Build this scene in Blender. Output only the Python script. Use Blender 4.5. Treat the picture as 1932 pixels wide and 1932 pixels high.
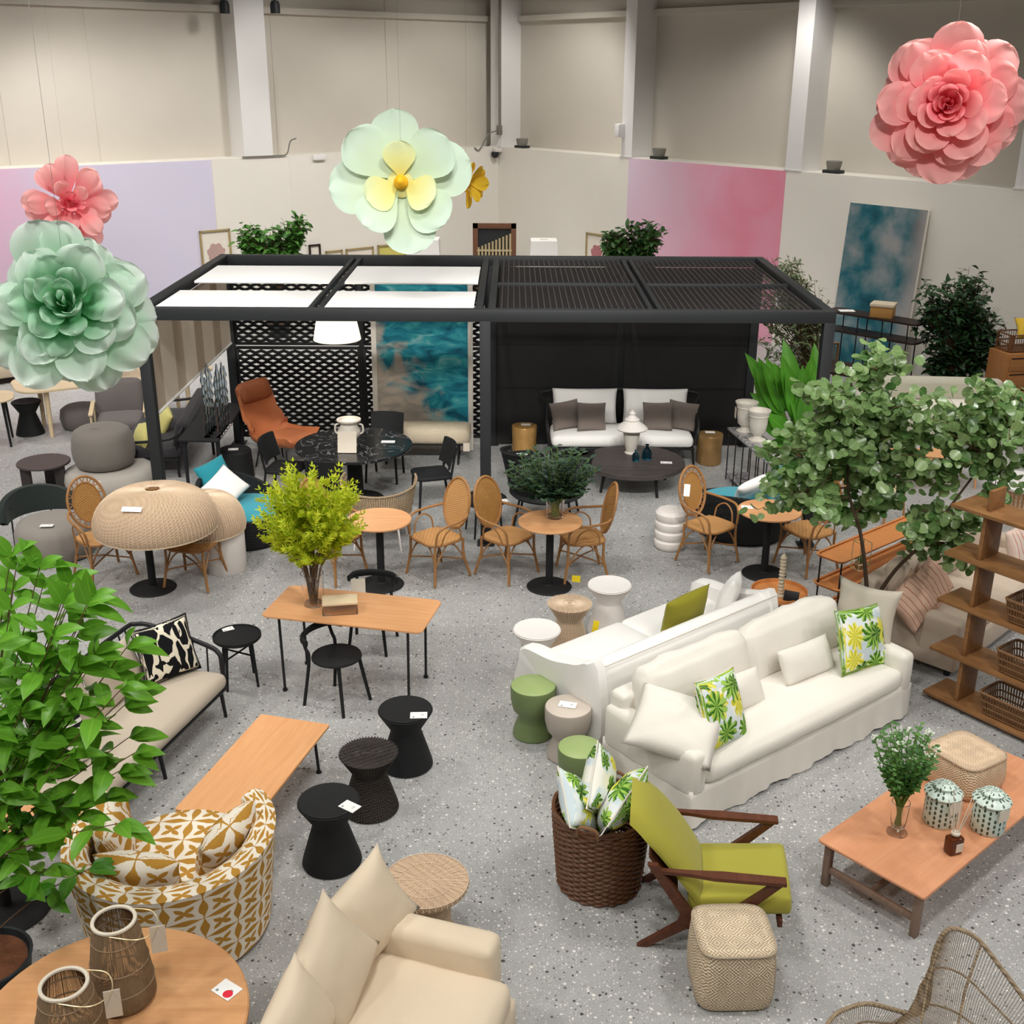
import bpy, bmesh, math, random
from mathutils import Vector, Matrix, noise
random.seed(7)
R = math.radians
PI = math.pi
for o in list(bpy.data.objects): bpy.data.objects.remove(o)
SC = bpy.context.scene
COL = SC.collection

# ------------------------------------------------------------------ camera
F_PX, CAM_H = 2170.0, 5.1
PITCH = math.atan(831/2170.0)
ROLL = R(0.3)
cam_d = bpy.data.cameras.new('camera'); cam = bpy.data.objects.new('camera', cam_d); COL.objects.link(cam)
cam_d.sensor_width = 36; cam_d.sensor_fit = 'HORIZONTAL'; cam_d.lens = F_PX/1932*36; cam_d.clip_end = 200
cam.matrix_world = Matrix.Translation((0, 0, CAM_H)) @ Matrix.Rotation(PI/2-PITCH, 4, 'X') @ Matrix.Rotation(ROLL, 4, 'Z')
SC.camera = cam

# ------------------------------------------------------------------ light
w = bpy.data.worlds.new('world'); SC.world = w; w.use_nodes = True
w.node_tree.nodes['Background'].inputs[0].default_value = (1.0, .97, .93, 1)
w.node_tree.nodes['Background'].inputs[1].default_value = 0.03
SC.view_settings.view_transform = 'Standard'; SC.view_settings.look = 'None'
SC.view_settings.gamma = 1; SC.view_settings.exposure = 0.0
SC.view_settings.use_curve_mapping = False
def spot(x, y, z, tx, ty, power, ang=110, blend=.6, size=.35, col=(1, .975, .935)):
    d = bpy.data.lights.new('ceiling_spot', 'SPOT'); d.energy = power; d.spot_size = R(ang); d.spot_blend = blend
    d.shadow_soft_size = size; d.color = col
    o = bpy.data.objects.new('ceiling_spot', d); COL.objects.link(o); o.location = (x, y, z)
    o.rotation_euler = (Vector((tx, ty, 0))-Vector((x, y, z))).to_track_quat('-Z', 'Y').to_euler()
for gx in (-8.5, -4.2, 0, 4.2, 8.5):                      # rows of high-bay lamps under the hall's roof
    for gy in (1.5, 5.5, 9.5, 13.5, 17.5, 21.5):
        x_ = gx+.6*math.sin(gy*3); spot(x_, gy, 6.9, x_*.9, gy+1.9, (425 if gy < 12 else 275)*(.7 if gx > 6 and gy > 8 else 1.25 if gx < -6 else 1))
for i in range(5):                                        # lamps washing the left wall; a lower row added to brighten the right
    t = 1.5+4.2*i
    spot(-.3-.777*t+.629*4.2, 29.7-.629*t-.777*4.2, 7.6, -.3-.777*t, 29.7-.629*t, 520, 105, .5)
    spot(-.3+.629*t-.777*4.2, 29.7-.777*t-.629*4.2, 6.2, -.3+.629*t, 29.7-.777*t, 90, 100, .5)

for x_ in (-3.2, -1.3, .9, 2.6):                          # accent lamps added to brighten the furniture under the pergola
    spot(x_*.7, 3.6, 8.2, x_*1.15, 17.2, 1500, 34, .8, .2)

# ------------------------------------------------------------------ pixels to places
def ray(px, py):
    u = (px-966)/F_PX; v = (py-966)/F_PX
    c, s = math.cos(ROLL), math.sin(ROLL)
    u, v = c*u+s*v, -s*u+c*v
    return Vector((u, math.cos(PITCH)-v*math.sin(PITCH), -math.sin(PITCH)-v*math.cos(PITCH)))
def at(px, py, z=0.0):
    d = ray(px, py); t = (z-CAM_H)/d.z
    return Vector((0, 0, CAM_H))+d*t
def aty(px, py, Y):
    d = ray(px, py); return Vector((0, 0, CAM_H))+d*(Y/d.y)

# ------------------------------------------------------------------ mesh helpers
def frame_tube(pts, closed=False):
    n = len(pts); T = []
    for i in range(n):
        a = pts[i-1] if (i > 0 or closed) else pts[i]
        b = pts[(i+1) % n] if (i < n-1 or closed) else pts[i]
        d = (b-a); T.append(d.normalized() if d.length > 1e-9 else Vector((0, 0, 1)))
    up = Vector((0, 0, 1)) if abs(T[0].z) < .9 else Vector((1, 0, 0))
    nrm = (up - T[0]*up.dot(T[0])).normalized(); out = []
    for i in range(n):
        nrm = (nrm - T[i]*nrm.dot(T[i]))
        nrm = nrm.normalized() if nrm.length > 1e-6 else T[i].orthogonal().normalized()
        out.append((nrm.copy(), T[i].cross(nrm)))
    return out
def smooth_path(pts, k=4, closed=False):
    pts = [Vector(p) for p in pts]; n = len(pts); out = []
    rng = range(n) if closed else range(n-1)
    for i in rng:
        p1 = pts[i]; p2 = pts[(i+1) % n]
        p0 = pts[i-1] if (i > 0 or closed) else p1*2-p2
        p3 = pts[(i+2) % n] if (i+2 < n or closed) else p2*2-p1
        for j in range(k):
            t = j/k
            out.append(.5*((2*p1)+(p2-p0)*t+(2*p0-5*p1+4*p2-p3)*t*t+(3*p1-p0-3*p2+p3)*t**3))
    if not closed: out.append(pts[-1])
    return out
class MB:
    def __init__(s): s.v = []; s.f = []; s.uv = []
    def add(s, vs, fs, M=None, uvs=None):
        b = len(s.v)
        if M is not None: vs = [M @ Vector(p) for p in vs]
        s.v += [tuple(p) for p in vs]; s.f += [tuple(i+b for i in f) for f in fs]
        s.uv += list(uvs) if uvs else [(0.0, 0.0)]*len(vs)
        return s
    def box(s, c, d, r=0.0, M=None, seg=1):
        hx, hy, hz = d[0]/2, d[1]/2, d[2]/2
        if r <= 0:
            vs = [(c[0]+i*hx, c[1]+j*hy, c[2]+k*hz) for i in (-1, 1) for j in (-1, 1) for k in (-1, 1)]
            return s.add(vs, [(0, 1, 3, 2), (4, 6, 7, 5), (0, 4, 5, 1), (2, 3, 7, 6), (0, 2, 6, 4), (1, 5, 7, 3)], M, [(p[0], p[2]) for p in vs])
        r = min(r, hx*.99, hy*.99, hz*.99)
        def cs(h):
            e = [-h] + ([-h+r*.3] if seg > 1 else []) + [-h+r]
            return e+[-q for q in reversed(e)]
        X, Y, Z = cs(hx), cs(hy), cs(hz); idx = {}; vs = []; fs = []; uvs = []
        def vid(p):
            k = tuple(round(q, 6) for q in p)
            if k not in idx:
                q = Vector([max(-h+r, min(h-r, a)) for a, h in zip(p, (hx, hy, hz))]); dd = Vector(p)-q
                pp = q+dd.normalized()*r if dd.length > 1e-9 else q
                idx[k] = len(vs); vs.append((c[0]+pp.x, c[1]+pp.y, c[2]+pp.z)); uvs.append((pp.x+pp.y*.37, pp.z+pp.y*.61))
            return idx[k]
        for A, Bq, W, mk in ((X, Y, hz, lambda a, b, w_: (a, b, w_)), (Y, Z, hx, lambda a, b, w_: (w_, a, b)), (Z, X, hy, lambda a, b, w_: (b, w_, a))):
            for sg in (-1, 1):
                for i in range(len(A)-1):
                    for j in range(len(Bq)-1):
                        q = [vid(mk(A[i], Bq[j], sg*W)), vid(mk(A[i+1], Bq[j], sg*W)), vid(mk(A[i+1], Bq[j+1], sg*W)), vid(mk(A[i], Bq[j+1], sg*W))]
                        fs.append(q if sg > 0 else q[::-1])
        return s.add(vs, fs, M, uvs)
    def tube(s, pts, r, n=6, closed=False, r2=None, M=None, flat=None):
        pts = [Vector(p) for p in pts]; m = len(pts); fr = frame_tube(pts, closed); vs = []; fs = []; uvs = []
        for i, p in enumerate(pts):
            t = i/max(1, m-1)
            if callable(r): rr = r(t)
            else: rr = r if r2 is None else r+(r2-r)*t
            for j in range(n):
                a = 2*PI*j/n; k = flat if flat else 1
                vs.append(p+fr[i][0]*math.cos(a)*rr+fr[i][1]*math.sin(a)*rr*k); uvs.append((j/n, t))
        for i in range(m if closed else m-1):
            for j in range(n):
                a, b = i*n, ((i+1) % m)*n
                fs.append((a+j, a+(j+1) % n, b+(j+1) % n, b+j))
        if not closed: fs += [tuple(range(n))[::-1], tuple(range((m-1)*n, m*n))]
        return s.add(vs, fs, M, uvs)
    def cyl(s, a, b, r, r2=None, n=10): return s.tube([a, b], r, n, r2=r2)
    def lathe(s, prof, n=24, M=None, sq=None):
        vs = []; fs = []; uvs = []; L = 0; m = len(prof)
        for i, (r, z) in enumerate(prof):
            if i: L += math.hypot(r-prof[i-1][0], z-prof[i-1][1])
            for j in range(n+1):
                a = 2*PI*j/n; k = sq(a) if sq else 1
                vs.append((r*k*math.cos(a), r*k*math.sin(a), z)); uvs.append((j/n, L))
        for i in range(m-1):
            for j in range(n):
                fs.append((i*(n+1)+j, i*(n+1)+j+1, (i+1)*(n+1)+j+1, (i+1)*(n+1)+j))
        for e, sg in ((0, -1), (m-1, 1)):
            if prof[e][0] > 1e-4:
                c = len(vs); vs.append((0, 0, prof[e][1])); uvs.append((.5, L))
                fs += [((e*(n+1)+j), (e*(n+1)+j+1), c) for j in range(n)]
        return s.add(vs, fs, M, uvs)
    def prism(s, out, z0, z1, bev=.004, M=None):
        cx = sum(p[0] for p in out)/len(out); cy = sum(p[1] for p in out)/len(out)
        rad = sum(math.hypot(p[0]-cx, p[1]-cy) for p in out)/len(out); k = 1-bev/rad; n = len(out); vs = []; fs = []
        for sc, z in ((k, z0), (1, z0+bev), (1, z1-bev), (k, z1)):
            vs += [(cx+(p[0]-cx)*sc, cy+(p[1]-cy)*sc, z) for p in out]
        for i in range(3):
            for j in range(n): fs.append((i*n+j, i*n+(j+1) % n, (i+1)*n+(j+1) % n, (i+1)*n+j))
        fs += [tuple(range(n))[::-1], tuple(range(3*n, 4*n))]
        return s.add(vs, fs, M, [(p[0], p[1]) for p in vs])
    def grid(s, fn, nu, nv, M=None, uvfn=None, flip=False):
        vs = []; uvs = []; fs = []
        for i in range(nu+1):
            for j in range(nv+1):
                u, v = i/nu, j/nv; vs.append(fn(u, v)); uvs.append(uvfn(u, v) if uvfn else (u, v))
        for i in range(nu):
            for j in range(nv):
                q = (i*(nv+1)+j, (i+1)*(nv+1)+j, (i+1)*(nv+1)+j+1, i*(nv+1)+j+1); fs.append(q[::-1] if flip else q)
        return s.add(vs, fs, M, uvs)
    def mesh(s, name, mat, sharp=40):
        me = bpy.data.meshes.new(name); me.from_pydata(s.v, [], s.f)
        uvl = me.uv_layers.new(name='UVMap')
        idx = [0]*len(me.loops); me.loops.foreach_get('vertex_index', idx)
        uvl.data.foreach_set('uv', [c for i in idx for c in s.uv[i]])
        bm = bmesh.new(); bm.from_mesh(me); bmesh.ops.remove_doubles(bm, verts=bm.verts, dist=1e-5); bmesh.ops.dissolve_degenerate(bm, dist=1e-6, edges=bm.edges); bmesh.ops.recalc_face_normals(bm, faces=bm.faces); bm.to_mesh(me); bm.free()
        me.polygons.foreach_set('use_smooth', [True]*len(me.polygons))
        if sharp: me.set_sharp_from_angle(angle=R(sharp))
        if mat: me.materials.append(mat)
        return me
    def build(s, name, mat, parent=None, sharp=40, kind=None):
        return link(s.mesh(name, mat, sharp), name, parent, kind)
def link(me, name, parent=None, kind=None, M=None):
    o = bpy.data.objects.new(name, me); COL.objects.link(o)
    if parent: o.parent = parent
    if kind: o['kind'] = kind
    if M is not None: o.matrix_local = M
    return o
def tag(o, label=None, cat=None, group=None, kind=None):
    if label: o['label'] = label
    if cat: o['category'] = cat
    if group: o['group'] = group
    if kind: o['kind'] = kind
    return o
def thing(name, label, cat, loc=(0, 0, 0), rz=0, group=None, M=None):
    o = bpy.data.objects.new(name, None); COL.objects.link(o); o.empty_display_size = .1
    o.location = loc; o.rotation_euler = (0, 0, R(rz))
    if M is not None: o.matrix_world = M
    return tag(o, label, cat, group)
def put(o, loc, rz=0):
    o.location = loc; o.rotation_euler = (0, 0, R(rz)); return o
def struct(name, mb, m, parent=None, sharp=40):
    o = mb.build(name, m, parent, sharp); o['kind'] = 'structure' if parent is None else o.get('kind', '')
    if parent is not None: del o['kind']
    return o
def circle(r, n=40, ry=None): return [(r*math.cos(2*PI*i/n), (ry or r)*math.sin(2*PI*i/n)) for i in range(n)]
def rrect(w_, d, r, n=6):
    out = []
    for cx, cy, a0 in ((w_/2-r, d/2-r, 0), (-w_/2+r, d/2-r, 90), (-w_/2+r, -d/2+r, 180), (w_/2-r, -d/2+r, 270)):
        for i in range(n+1):
            a = R(a0+90*i/n); out.append((cx+r*math.cos(a), cy+r*math.sin(a)))
    return out
def frameM(loc, x=None, y=None, z=None):
    """matrix from two axes given (x along, z up-ish)"""
    x = Vector(x).normalized(); z = Vector(z); z = (z-x*z.dot(x)).normalized(); y = z.cross(x)
    M = Matrix((x, y, z)).transposed().to_4x4(); M.translation = Vector(loc); return M
def cushion(w_, d, h, bulge=.03, r=.05, n=10, wr=0.0, seed=0, uvk=1.0, sag=None):
    """a soft box: w(x) d(y) h(z), origin at its centre bottom"""
    mb = MB(); vs = []; idx = {}; fs = []; uvs = []
    H2 = (w_/2, d/2, h/2)
    def gl(hh, m):
        rr = min(r, hh*.95); inner = [-hh+rr+(2*hh-2*rr)*i/m for i in range(m+1)]
        return [-hh, -hh+rr*.35]+inner+[hh-rr*.35, hh]
    X, Y, Z = gl(H2[0], n), gl(H2[1], max(3, int(n*d/w_)) if w_ > 0 else n), gl(H2[2], 2)
    def vid(p):
        k = tuple(round(q, 6) for q in p)
        if k not in idx:
            q = Vector([max(-hh+min(r, hh*.95), min(hh-min(r, hh*.95), a)) for a, hh in zip(p, H2)]); dd = Vector(p)-q
            pp = q+dd.normalized()*min(r, min(H2)*.95) if dd.length > 1e-9 else q
            ux, uy = p[0]/H2[0], p[1]/H2[1]; uz = p[2]/H2[2]
            bz = bulge*(1-ux**4)*(1-uy**4)*(1 if uz > 0 else .3)*(1 if abs(uz) > .9 else abs(uz))
            by = bulge*.6*(1-uz*uz)*(1-ux**4); bx = bulge*.6*(1-uz*uz)*(1-uy**4)
            pp = Vector((pp.x+bx*ux, pp.y+by*uy, pp.z+bz*(1 if uz > 0 else -1)))
            if wr:
                nv = noise.noise(Vector((pp.x*6+seed*9, pp.y*6, pp.z*6)))+.5*noise.noise(Vector((pp.x*15+seed*5, pp.y*15, pp.z*9)))
                pp += (Vector((ux*.4, uy*.4, uz)))*nv*wr
            idx[k] = len(vs); vs.append((pp.x, pp.y, pp.z+H2[2])); uvs.append(((pp.x)*uvk, (pp.y+pp.z)*uvk))
        return idx[k]
    for A, Bq, W, mk in ((X, Y, H2[2], lambda a, b, q: (a, b, q)), (Y, Z, H2[0], lambda a, b, q: (q, a, b)), (Z, X, H2[1], lambda a, b, q: (b, q, a))):
        for sg in (-1, 1):
            for i in range(len(A)-1):
                for j in range(len(Bq)-1):
                    q = [vid(mk(A[i], Bq[j], sg*W)), vid(mk(A[i+1], Bq[j], sg*W)), vid(mk(A[i+1], Bq[j+1], sg*W)), vid(mk(A[i], Bq[j+1], sg*W))]
                    fs.append(q if sg > 0 else q[::-1])
    return mb.add(vs, fs, None, uvs)
def pillow(w_, h, t, pinch=.07, n=14, wr=.006, seed=0, fold=0.0):
    """a scatter cushion standing in the xz plane, centre at origin"""
    mb = MB()
    def half(sg):
        def fn(a, b):
            u, v = a*2-1, b*2-1
            u = math.copysign(abs(u)**.85, u); v = math.copysign(abs(v)**.85, v)
            x = u*w_/2*(1-pinch*(1-v*v)*abs(u)**2); z = v*h/2*(1-pinch*(1-u*u)*abs(v)**2)
            q = max(0, (1-u*u)*(1-v*v))
            y = sg*t/2*q**.42
            e = q**.5
            nv = noise.noise(Vector((x*9+seed*7.3, z*9+sg*3, seed)))+.6*noise.noise(Vector((x*22, z*22, seed+sg)))
            y += nv*wr*e*2+fold*(x*x/(w_*w_/4))*.5
            return (x, y, z)
        return fn
    mb.grid(half(-1), n, n); b = len(mb.v); mb.grid(half(1), n, n, uvfn=lambda u, v: (1-u, v), flip=True)
    # weld the rims
    bmv = {}
    rem = {}
    for i, p in enumerate(mb.v):
        k = tuple(round(q, 5) for q in p)
        gi = (i % b) if i >= b else i; iu, iv = gi//(n+1), gi % (n+1)
        if i >= b and (iu in (0, n) or iv in (0, n)): rem[i] = gi
    mb.f = [tuple(rem.get(i, i) for i in f) for f in mb.f]
    used = sorted({i for f in mb.f for i in f}); mp = {o: k for k, o in enumerate(used)}
    mb.v = [mb.v[i] for i in used]; mb.uv = [mb.uv[i] for i in used]; mb.f = [tuple(mp[i] for i in f) for f in mb.f]
    return mb
# ------------------------------------------------------------------ materials
def C(h, k=1.0):
    h = h.lstrip('#')
    return tuple(k*((c/255/12.92) if c/255 <= .04045 else ((c/255+.055)/1.055)**2.4) for c in bytes.fromhex(h))+(1,)
class X:
    """a socket with arithmetic"""
    def __init__(s, nt, k): s.nt = nt; s.k = k
    def _m(s, op, a, b=None, c=None):
        n = s.nt.nodes.new('ShaderNodeMath'); n.operation = op
        for i, q in enumerate((a, b, c)):
            if q is None: continue
            if isinstance(q, X): s.nt.links.new(q.k, n.inputs[i])
            else: n.inputs[i].default_value = q
        return X(s.nt, n.outputs[0])
    def __add__(s, o): return s._m('ADD', s, o)
    __radd__ = __add__
    def __sub__(s, o): return s._m('SUBTRACT', s, o)
    def __rsub__(s, o): return s._m('SUBTRACT', o, s)
    def __mul__(s, o): return s._m('MULTIPLY', s, o)
    __rmul__ = __mul__
    def __truediv__(s, o): return s._m('DIVIDE', s, o)
    def __lt__(s, o): return s._m('LESS_THAN', s, o)
    def __gt__(s, o): return s._m('GREATER_THAN', s, o)
    def abs(s): return s._m('ABSOLUTE', s)
    def frac(s): return s._m('FRACT', s)
    def floor(s): return s._m('FLOOR', s)
    def sin(s): return s._m('SINE', s)
    def max(s, o): return s._m('MAXIMUM', s, o)
    def min(s, o): return s._m('MINIMUM', s, o)
    def pw(s, o): return s._m('POWER', s, o)
    def step(s, a, b):
        n = s.nt.nodes.new('ShaderNodeMapRange'); s.nt.links.new(s.k, n.inputs[0]); n.inputs[1].default_value = a; n.inputs[2].default_value = b
        return X(s.nt, n.outputs[0])
class MT:
    def __init__(s, name, rough=.6, metal=0, spec=.4):
        s.m = bpy.data.materials.new(name); s.m.use_nodes = True; s.nt = s.m.node_tree
        s.b = s.nt.nodes['Principled BSDF']; s.b.inputs['Roughness'].default_value = rough
        s.b.inputs['Metallic'].default_value = metal; s.b.inputs['Specular IOR Level'].default_value = spec
    def n(s, t, **kw):
        nd = s.nt.nodes.new('ShaderNode'+t)
        for k, q in kw.items():
            if k in nd.inputs.keys() or k.replace('_', ' ') in nd.inputs.keys():
                i = nd.inputs[k if k in nd.inputs.keys() else k.replace('_', ' ')]
                if hasattr(q, 'nt'): s.nt.links.new(q.k, i)
                elif isinstance(q, bpy.types.NodeSocket): s.nt.links.new(q, i)
                else: i.default_value = q
            else: setattr(nd, k, q)
        return nd
    def co(s, kind='Object', scale=(1, 1, 1), rot=(0, 0, 0)):
        tc = s.nt.nodes.new('ShaderNodeTexCoord'); mp = s.n('Mapping', Scale=scale, Rotation=rot)
        s.nt.links.new(tc.outputs[kind], mp.inputs[0]); return mp.outputs[0]
    def uv(s, kind='UV', scale=(1, 1, 1)):
        sp = s.n('SeparateXYZ', Vector=s.co(kind, scale)); return [X(s.nt, q) for q in sp.outputs]
    def noise(s, co, scale=5, detail=3, dist=0, rough=.5):
        nd = s.n('TexNoise', Vector=co, Scale=scale, Detail=detail, Distortion=dist, Roughness=rough); return X(s.nt, nd.outputs[0])
    def vor(s, co, scale=5, feature='F1'):
        nd = s.n('TexVoronoi', feature=feature); s.nt.links.new(co, nd.inputs['Vector']); nd.inputs['Scale'].default_value = scale; return nd
    def mix(s, fac, a, b):
        nd = s.nt.nodes.new('ShaderNodeMix'); nd.data_type = 'RGBA'
        for q, i in ((fac, 0), (a, 6), (b, 7)):
            if isinstance(q, X): s.nt.links.new(q.k, nd.inputs[i])
            elif isinstance(q, bpy.types.NodeSocket): s.nt.links.new(q, nd.inputs[i])
            elif isinstance(q, str): nd.inputs[i].default_value = C(q)
            else: nd.inputs[i].default_value = q
        return nd.outputs[2]
    def ramp(s, x, stops):
        nd = s.nt.nodes.new('ShaderNodeValToRGB'); s.nt.links.new(x.k, nd.inputs[0]); e = nd.color_ramp.elements
        while len(e) < len(stops): e.new(.5)
        for q, (p, c) in zip(e, stops): q.position = p; q.color = C(c) if isinstance(c, str) else c
        return nd.outputs[0]
    def color(s, q):
        if isinstance(q, str): s.b.inputs['Base Color'].default_value = C(q)
        else: s.nt.links.new(q, s.b.inputs['Base Color'])
        return s
    def bump(s, x, st=.3, d=.01):
        nd = s.n('Bump', Strength=st, Distance=d); s.nt.links.new(x.k, nd.inputs['Height']); s.nt.links.new(nd.outputs[0], s.b.inputs['Normal']); return s
def shade(h, k):
    c = C(h); return (min(1, c[0]*k), min(1, c[1]*k), min(1, c[2]*k), 1)
def plain(name, h, rough=.6, var=.08, scale=12, bump=0, metal=0, spec=.4, bs=None):
    t = MT(name, rough, metal, spec); co = t.co('Object'); n = t.noise(co, scale, 4)
    t.color(t.mix(n, shade(h, 1-var), shade(h, 1+var)))
    if bump: t.bump(t.noise(co, bs or scale*12, 3), bump, .004)
    return t.m
def fabric(name, h, var=.06, rough=.9, k=420, bump=.1):
    t = MT(name, rough, 0, .15); co = t.co('Object'); n = t.noise(co, 3, 4)
    t.color(t.mix(n, shade(h, 1-var), shade(h, 1+var))); t.b.inputs['Sheen Weight'].default_value = .15
    x, y, z = t.uv('Object', (k, k, k)); t.bump((x+y).sin()*(z+y*.5).sin()+t.noise(co, 5, 3)*3, bump, .002)
    return t.m
def wood(name, a, b, axis=0, scale=1.0, rough=.45, stain=.0):
    t = MT(name, rough, 0, .35); sc = [14*scale]*3; sc[axis] = 1.1*scale; co = t.co('Object', tuple(sc))
    n = t.noise(co, 1.6, 6, .6); n2 = t.noise(co, 7, 3)
    c = t.mix((n*.75+n2*.35).step(.3, .8), a, b)
    if stain: c = t.mix(t.noise(t.co('Object'), 5, 3).step(.48, .62)*stain, c, shade(b, .72))
    t.color(c); t.bump(n2, .08, .002); return t.m
def weave(name, a, b, k=160, rough=.65, bump=.6, kind='Object'):
    t = MT(name, rough, 0, .3); x, y, z = t.uv(kind, (k, k, k))
    g = ((x+y).sin()*(z*1.3+(x+y)*.5).sin()); n = t.noise(t.co('Object'), 4, 3)
    t.color(t.mix((g*.5+.5)*.75+n*.35, b, a)); t.bump(g, bump, .004); return t.m
def glass(name, h='ffffff', rough=.02, ior=1.45, k=1.0):
    t = MT(name, rough); t.b.inputs['Transmission Weight'].default_value = k; t.b.inputs['IOR'].default_value = ior; t.color(h); return t.m
def leafmat(name, a, b, rough=.45, trans=.25, spec=.4):
    t = MT(name, rough, 0, spec); oi = t.n('ObjectInfo'); n = t.noise(t.co('Object'), 3.0, 3); u, v, _ = t.uv()
    geo = t.n('NewGeometry'); rnd = X(t.nt, geo.outputs['Random Per Island'])
    vein = ((u-.5).abs() < .03)*.25
    t.color(t.mix((rnd*.6+n*.5+vein-.1).step(.1, .9), a, b)); t.b.inputs['Transmission Weight'].default_value = 0
    tr = t.n('BsdfTranslucent'); t.nt.links.new(t.b.inputs['Base Color'].links[0].from_socket, tr.inputs[0])
    mx = t.n('MixShader'); mx.inputs[0].default_value = trans
    t.nt.links.new(t.b.outputs[0], mx.inputs[1]); t.nt.links.new(tr.outputs[0], mx.inputs[2])
    t.nt.links.new(mx.outputs[0], t.nt.nodes['Material Output'].inputs[0]); return t.m
def petalmat(name, base, tip, p0=.0, p1=.8, rough=.75, trans=.35):
    t = MT(name, rough, 0, .2); u, v, _ = t.uv(); n = t.noise(t.co('Object'), 6, 4)
    t.color(t.mix((v+(n-.5)*.25).step(p0, p1), base, tip))
    tr = t.n('BsdfTranslucent'); t.nt.links.new(t.b.inputs['Base Color'].links[0].from_socket, tr.inputs[0])
    mx = t.n('MixShader'); mx.inputs[0].default_value = trans
    t.nt.links.new(t.b.outputs[0], mx.inputs[1]); t.nt.links.new(tr.outputs[0], mx.inputs[2])
    t.nt.links.new(mx.outputs[0], t.nt.nodes['Material Output'].inputs[0]); return t.m

def terrazzo():
    t = MT('terrazzo', .5, 0, .35); co = t.co('Object')
    base = t.mix(t.noise(co, .9, 5, .3).step(.3, .7), '#9b9b9a', '#b1b1b0')
    base = t.mix(t.noise(co, 14, 4).step(.25, .75)*.5, base, '#9c9c9b')
    for sc, thr, chips in ((46, .6, '#d6d3ce'), (36, .8, '#67625d'), (70, .5, '#cbc8c3'), (85, .7, '#7d7873'), (26, .9, '#4a4642'), (30, .88, '#dedbd6')):
        v = t.vor(co, sc); d = X(t.nt, v.outputs['Distance']); sp = t.n('SeparateColor', Color=v.outputs['Color']); rn = X(t.nt, sp.outputs[0]); rs = X(t.nt, sp.outputs[1])
        d = d+(t.noise(co, sc*2.2, 1)-.5)*.25
        base = t.mix((rn > thr)*(d < (rs*.22+.14)), base, chips)
    t.color(base); t.b.inputs['Roughness'].default_value = .42; return t.m
def ogee(name, k=4.7):
    t = MT(name, .9, 0, .15); u, v, _ = t.uv('UV', (1, 1, 1))
    co = t.co('UV'); wob = (t.noise(co, 16, 2)-.5)*.06
    x = u*k+wob; y = v*k+wob; fx = x.frac()-.5; fy = y.frac()-.5
    def edge(d, s): return (.5-d.abs()) < (((s*PI).sin().pw(2.0))*.12+.012)
    # leaf strokes along the cell borders, thick halfway between nodes, plus a four petal star in each cell
    ex = edge(fx, y.frac()); ey = edge(fy, x.frac())
    a = (fx+fy)*.7071; b = (fx-fy)*.7071
    def petal(p, q): return (q.abs() < ((.37-p.abs()).max(0)*(p.abs()+.02)*2.3)).min(1.0)
    st = petal(a, b).max(petal(b, a))
    sh = t.noise(co, 5, 2)
    t.color(t.mix(ex.max(ey).max(st), '#efe6d6', t.mix(sh, '#a87a35', '#c8963f'))); t.bump(t.noise(t.co('Object'), 300, 2), .2, .002); return t.m
def tropical(name, seed=0):
    t = MT(name, .85, 0, .15); tc = t.co('UV'); mp = t.n('Mapping', Vector=tc, Location=(seed*3.1, seed*1.7, 0)); co = mp.outputs[0]
    base = t.mix(t.noise(co, 3, 3).step(.45, .6), '#dfe8ea', '#f1efe4')
    base = t.mix(t.noise(co, 2.6, 2).step(.5, .56)*.8, base, '#c3d4da')
    def leaves(sc, a, b, thr, base, lobes, veins, rad, seed2):
        m2 = t.n('Mapping', Vector=co, Location=(seed2*2.3, seed2, 0)); v = t.n('TexVoronoi', feature='F1', voronoi_dimensions='2D', Vector=m2.outputs[0], Scale=sc, Randomness=.8)
        sp = t.n('SeparateColor', Color=v.outputs['Color']); rn = X(t.nt, sp.outputs[0]); ra = X(t.nt, sp.outputs[1])
        df = t.n('VectorMath', operation='SUBTRACT'); t.nt.links.new(m2.outputs[0], df.inputs[0]); t.nt.links.new(v.outputs['Position'], df.inputs[1])
        xy = t.n('SeparateXYZ', Vector=df.outputs[0]); lx, ly = X(t.nt, xy.outputs[0]), X(t.nt, xy.outputs[1])
        ang = lx._m('ARCTAN2', ly, lx)+ra*6.28+(t.noise(m2.outputs[0], 9, 2)-.5)*.7; d = X(t.nt, v.outputs['Distance'])
        edge = ((ang*lobes).sin().abs()*.45+.55)*(1.0+(ang*.5).sin().abs()*.35)*rad
        inside = (rn > thr)*(d < edge); vein = ((ang*veins).sin()*.5+.5)*.8+(d*1.6)*.4
        return t.mix(inside, base, t.mix(vein.step(.3, .75), a, b))
    base = leaves(2.2, '#c9c22c', '#ebe772', .35, base, 4, 11, .36, 1+seed)
    base = leaves(2.3, '#3c7322', '#a3c95c', .42, base, 5, 9, .40, 3+seed)
    base = leaves(3.4, '#2f5a26', '#86ab50', .72, base, 3, 8, .42, 5+seed)
    t.color(base); return t.m
def coral(name):
    t = MT(name, .9, 0, .15); co = t.co('UV', (3.8, 1.9, 1)); n = t.n('TexNoise', Vector=co, Scale=1.6, Detail=1.0)
    ad = t.n('VectorMath', operation='ADD'); sc = t.n('VectorMath', operation='SCALE'); t.nt.links.new(n.outputs[1], sc.inputs[0]); sc.inputs['Scale'].default_value = .7
    t.nt.links.new(co, ad.inputs[0]); t.nt.links.new(sc.outputs[0], ad.inputs[1])
    v = t.vor(ad.outputs[0], 1.0, 'DISTANCE_TO_EDGE'); d = X(t.nt, v.outputs['Distance'])
    gap = t.noise(co, 1.1, 1) > .4
    t.color(t.mix((d < .07)*gap, '#16171a', '#e6ddc8')); return t.m
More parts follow.
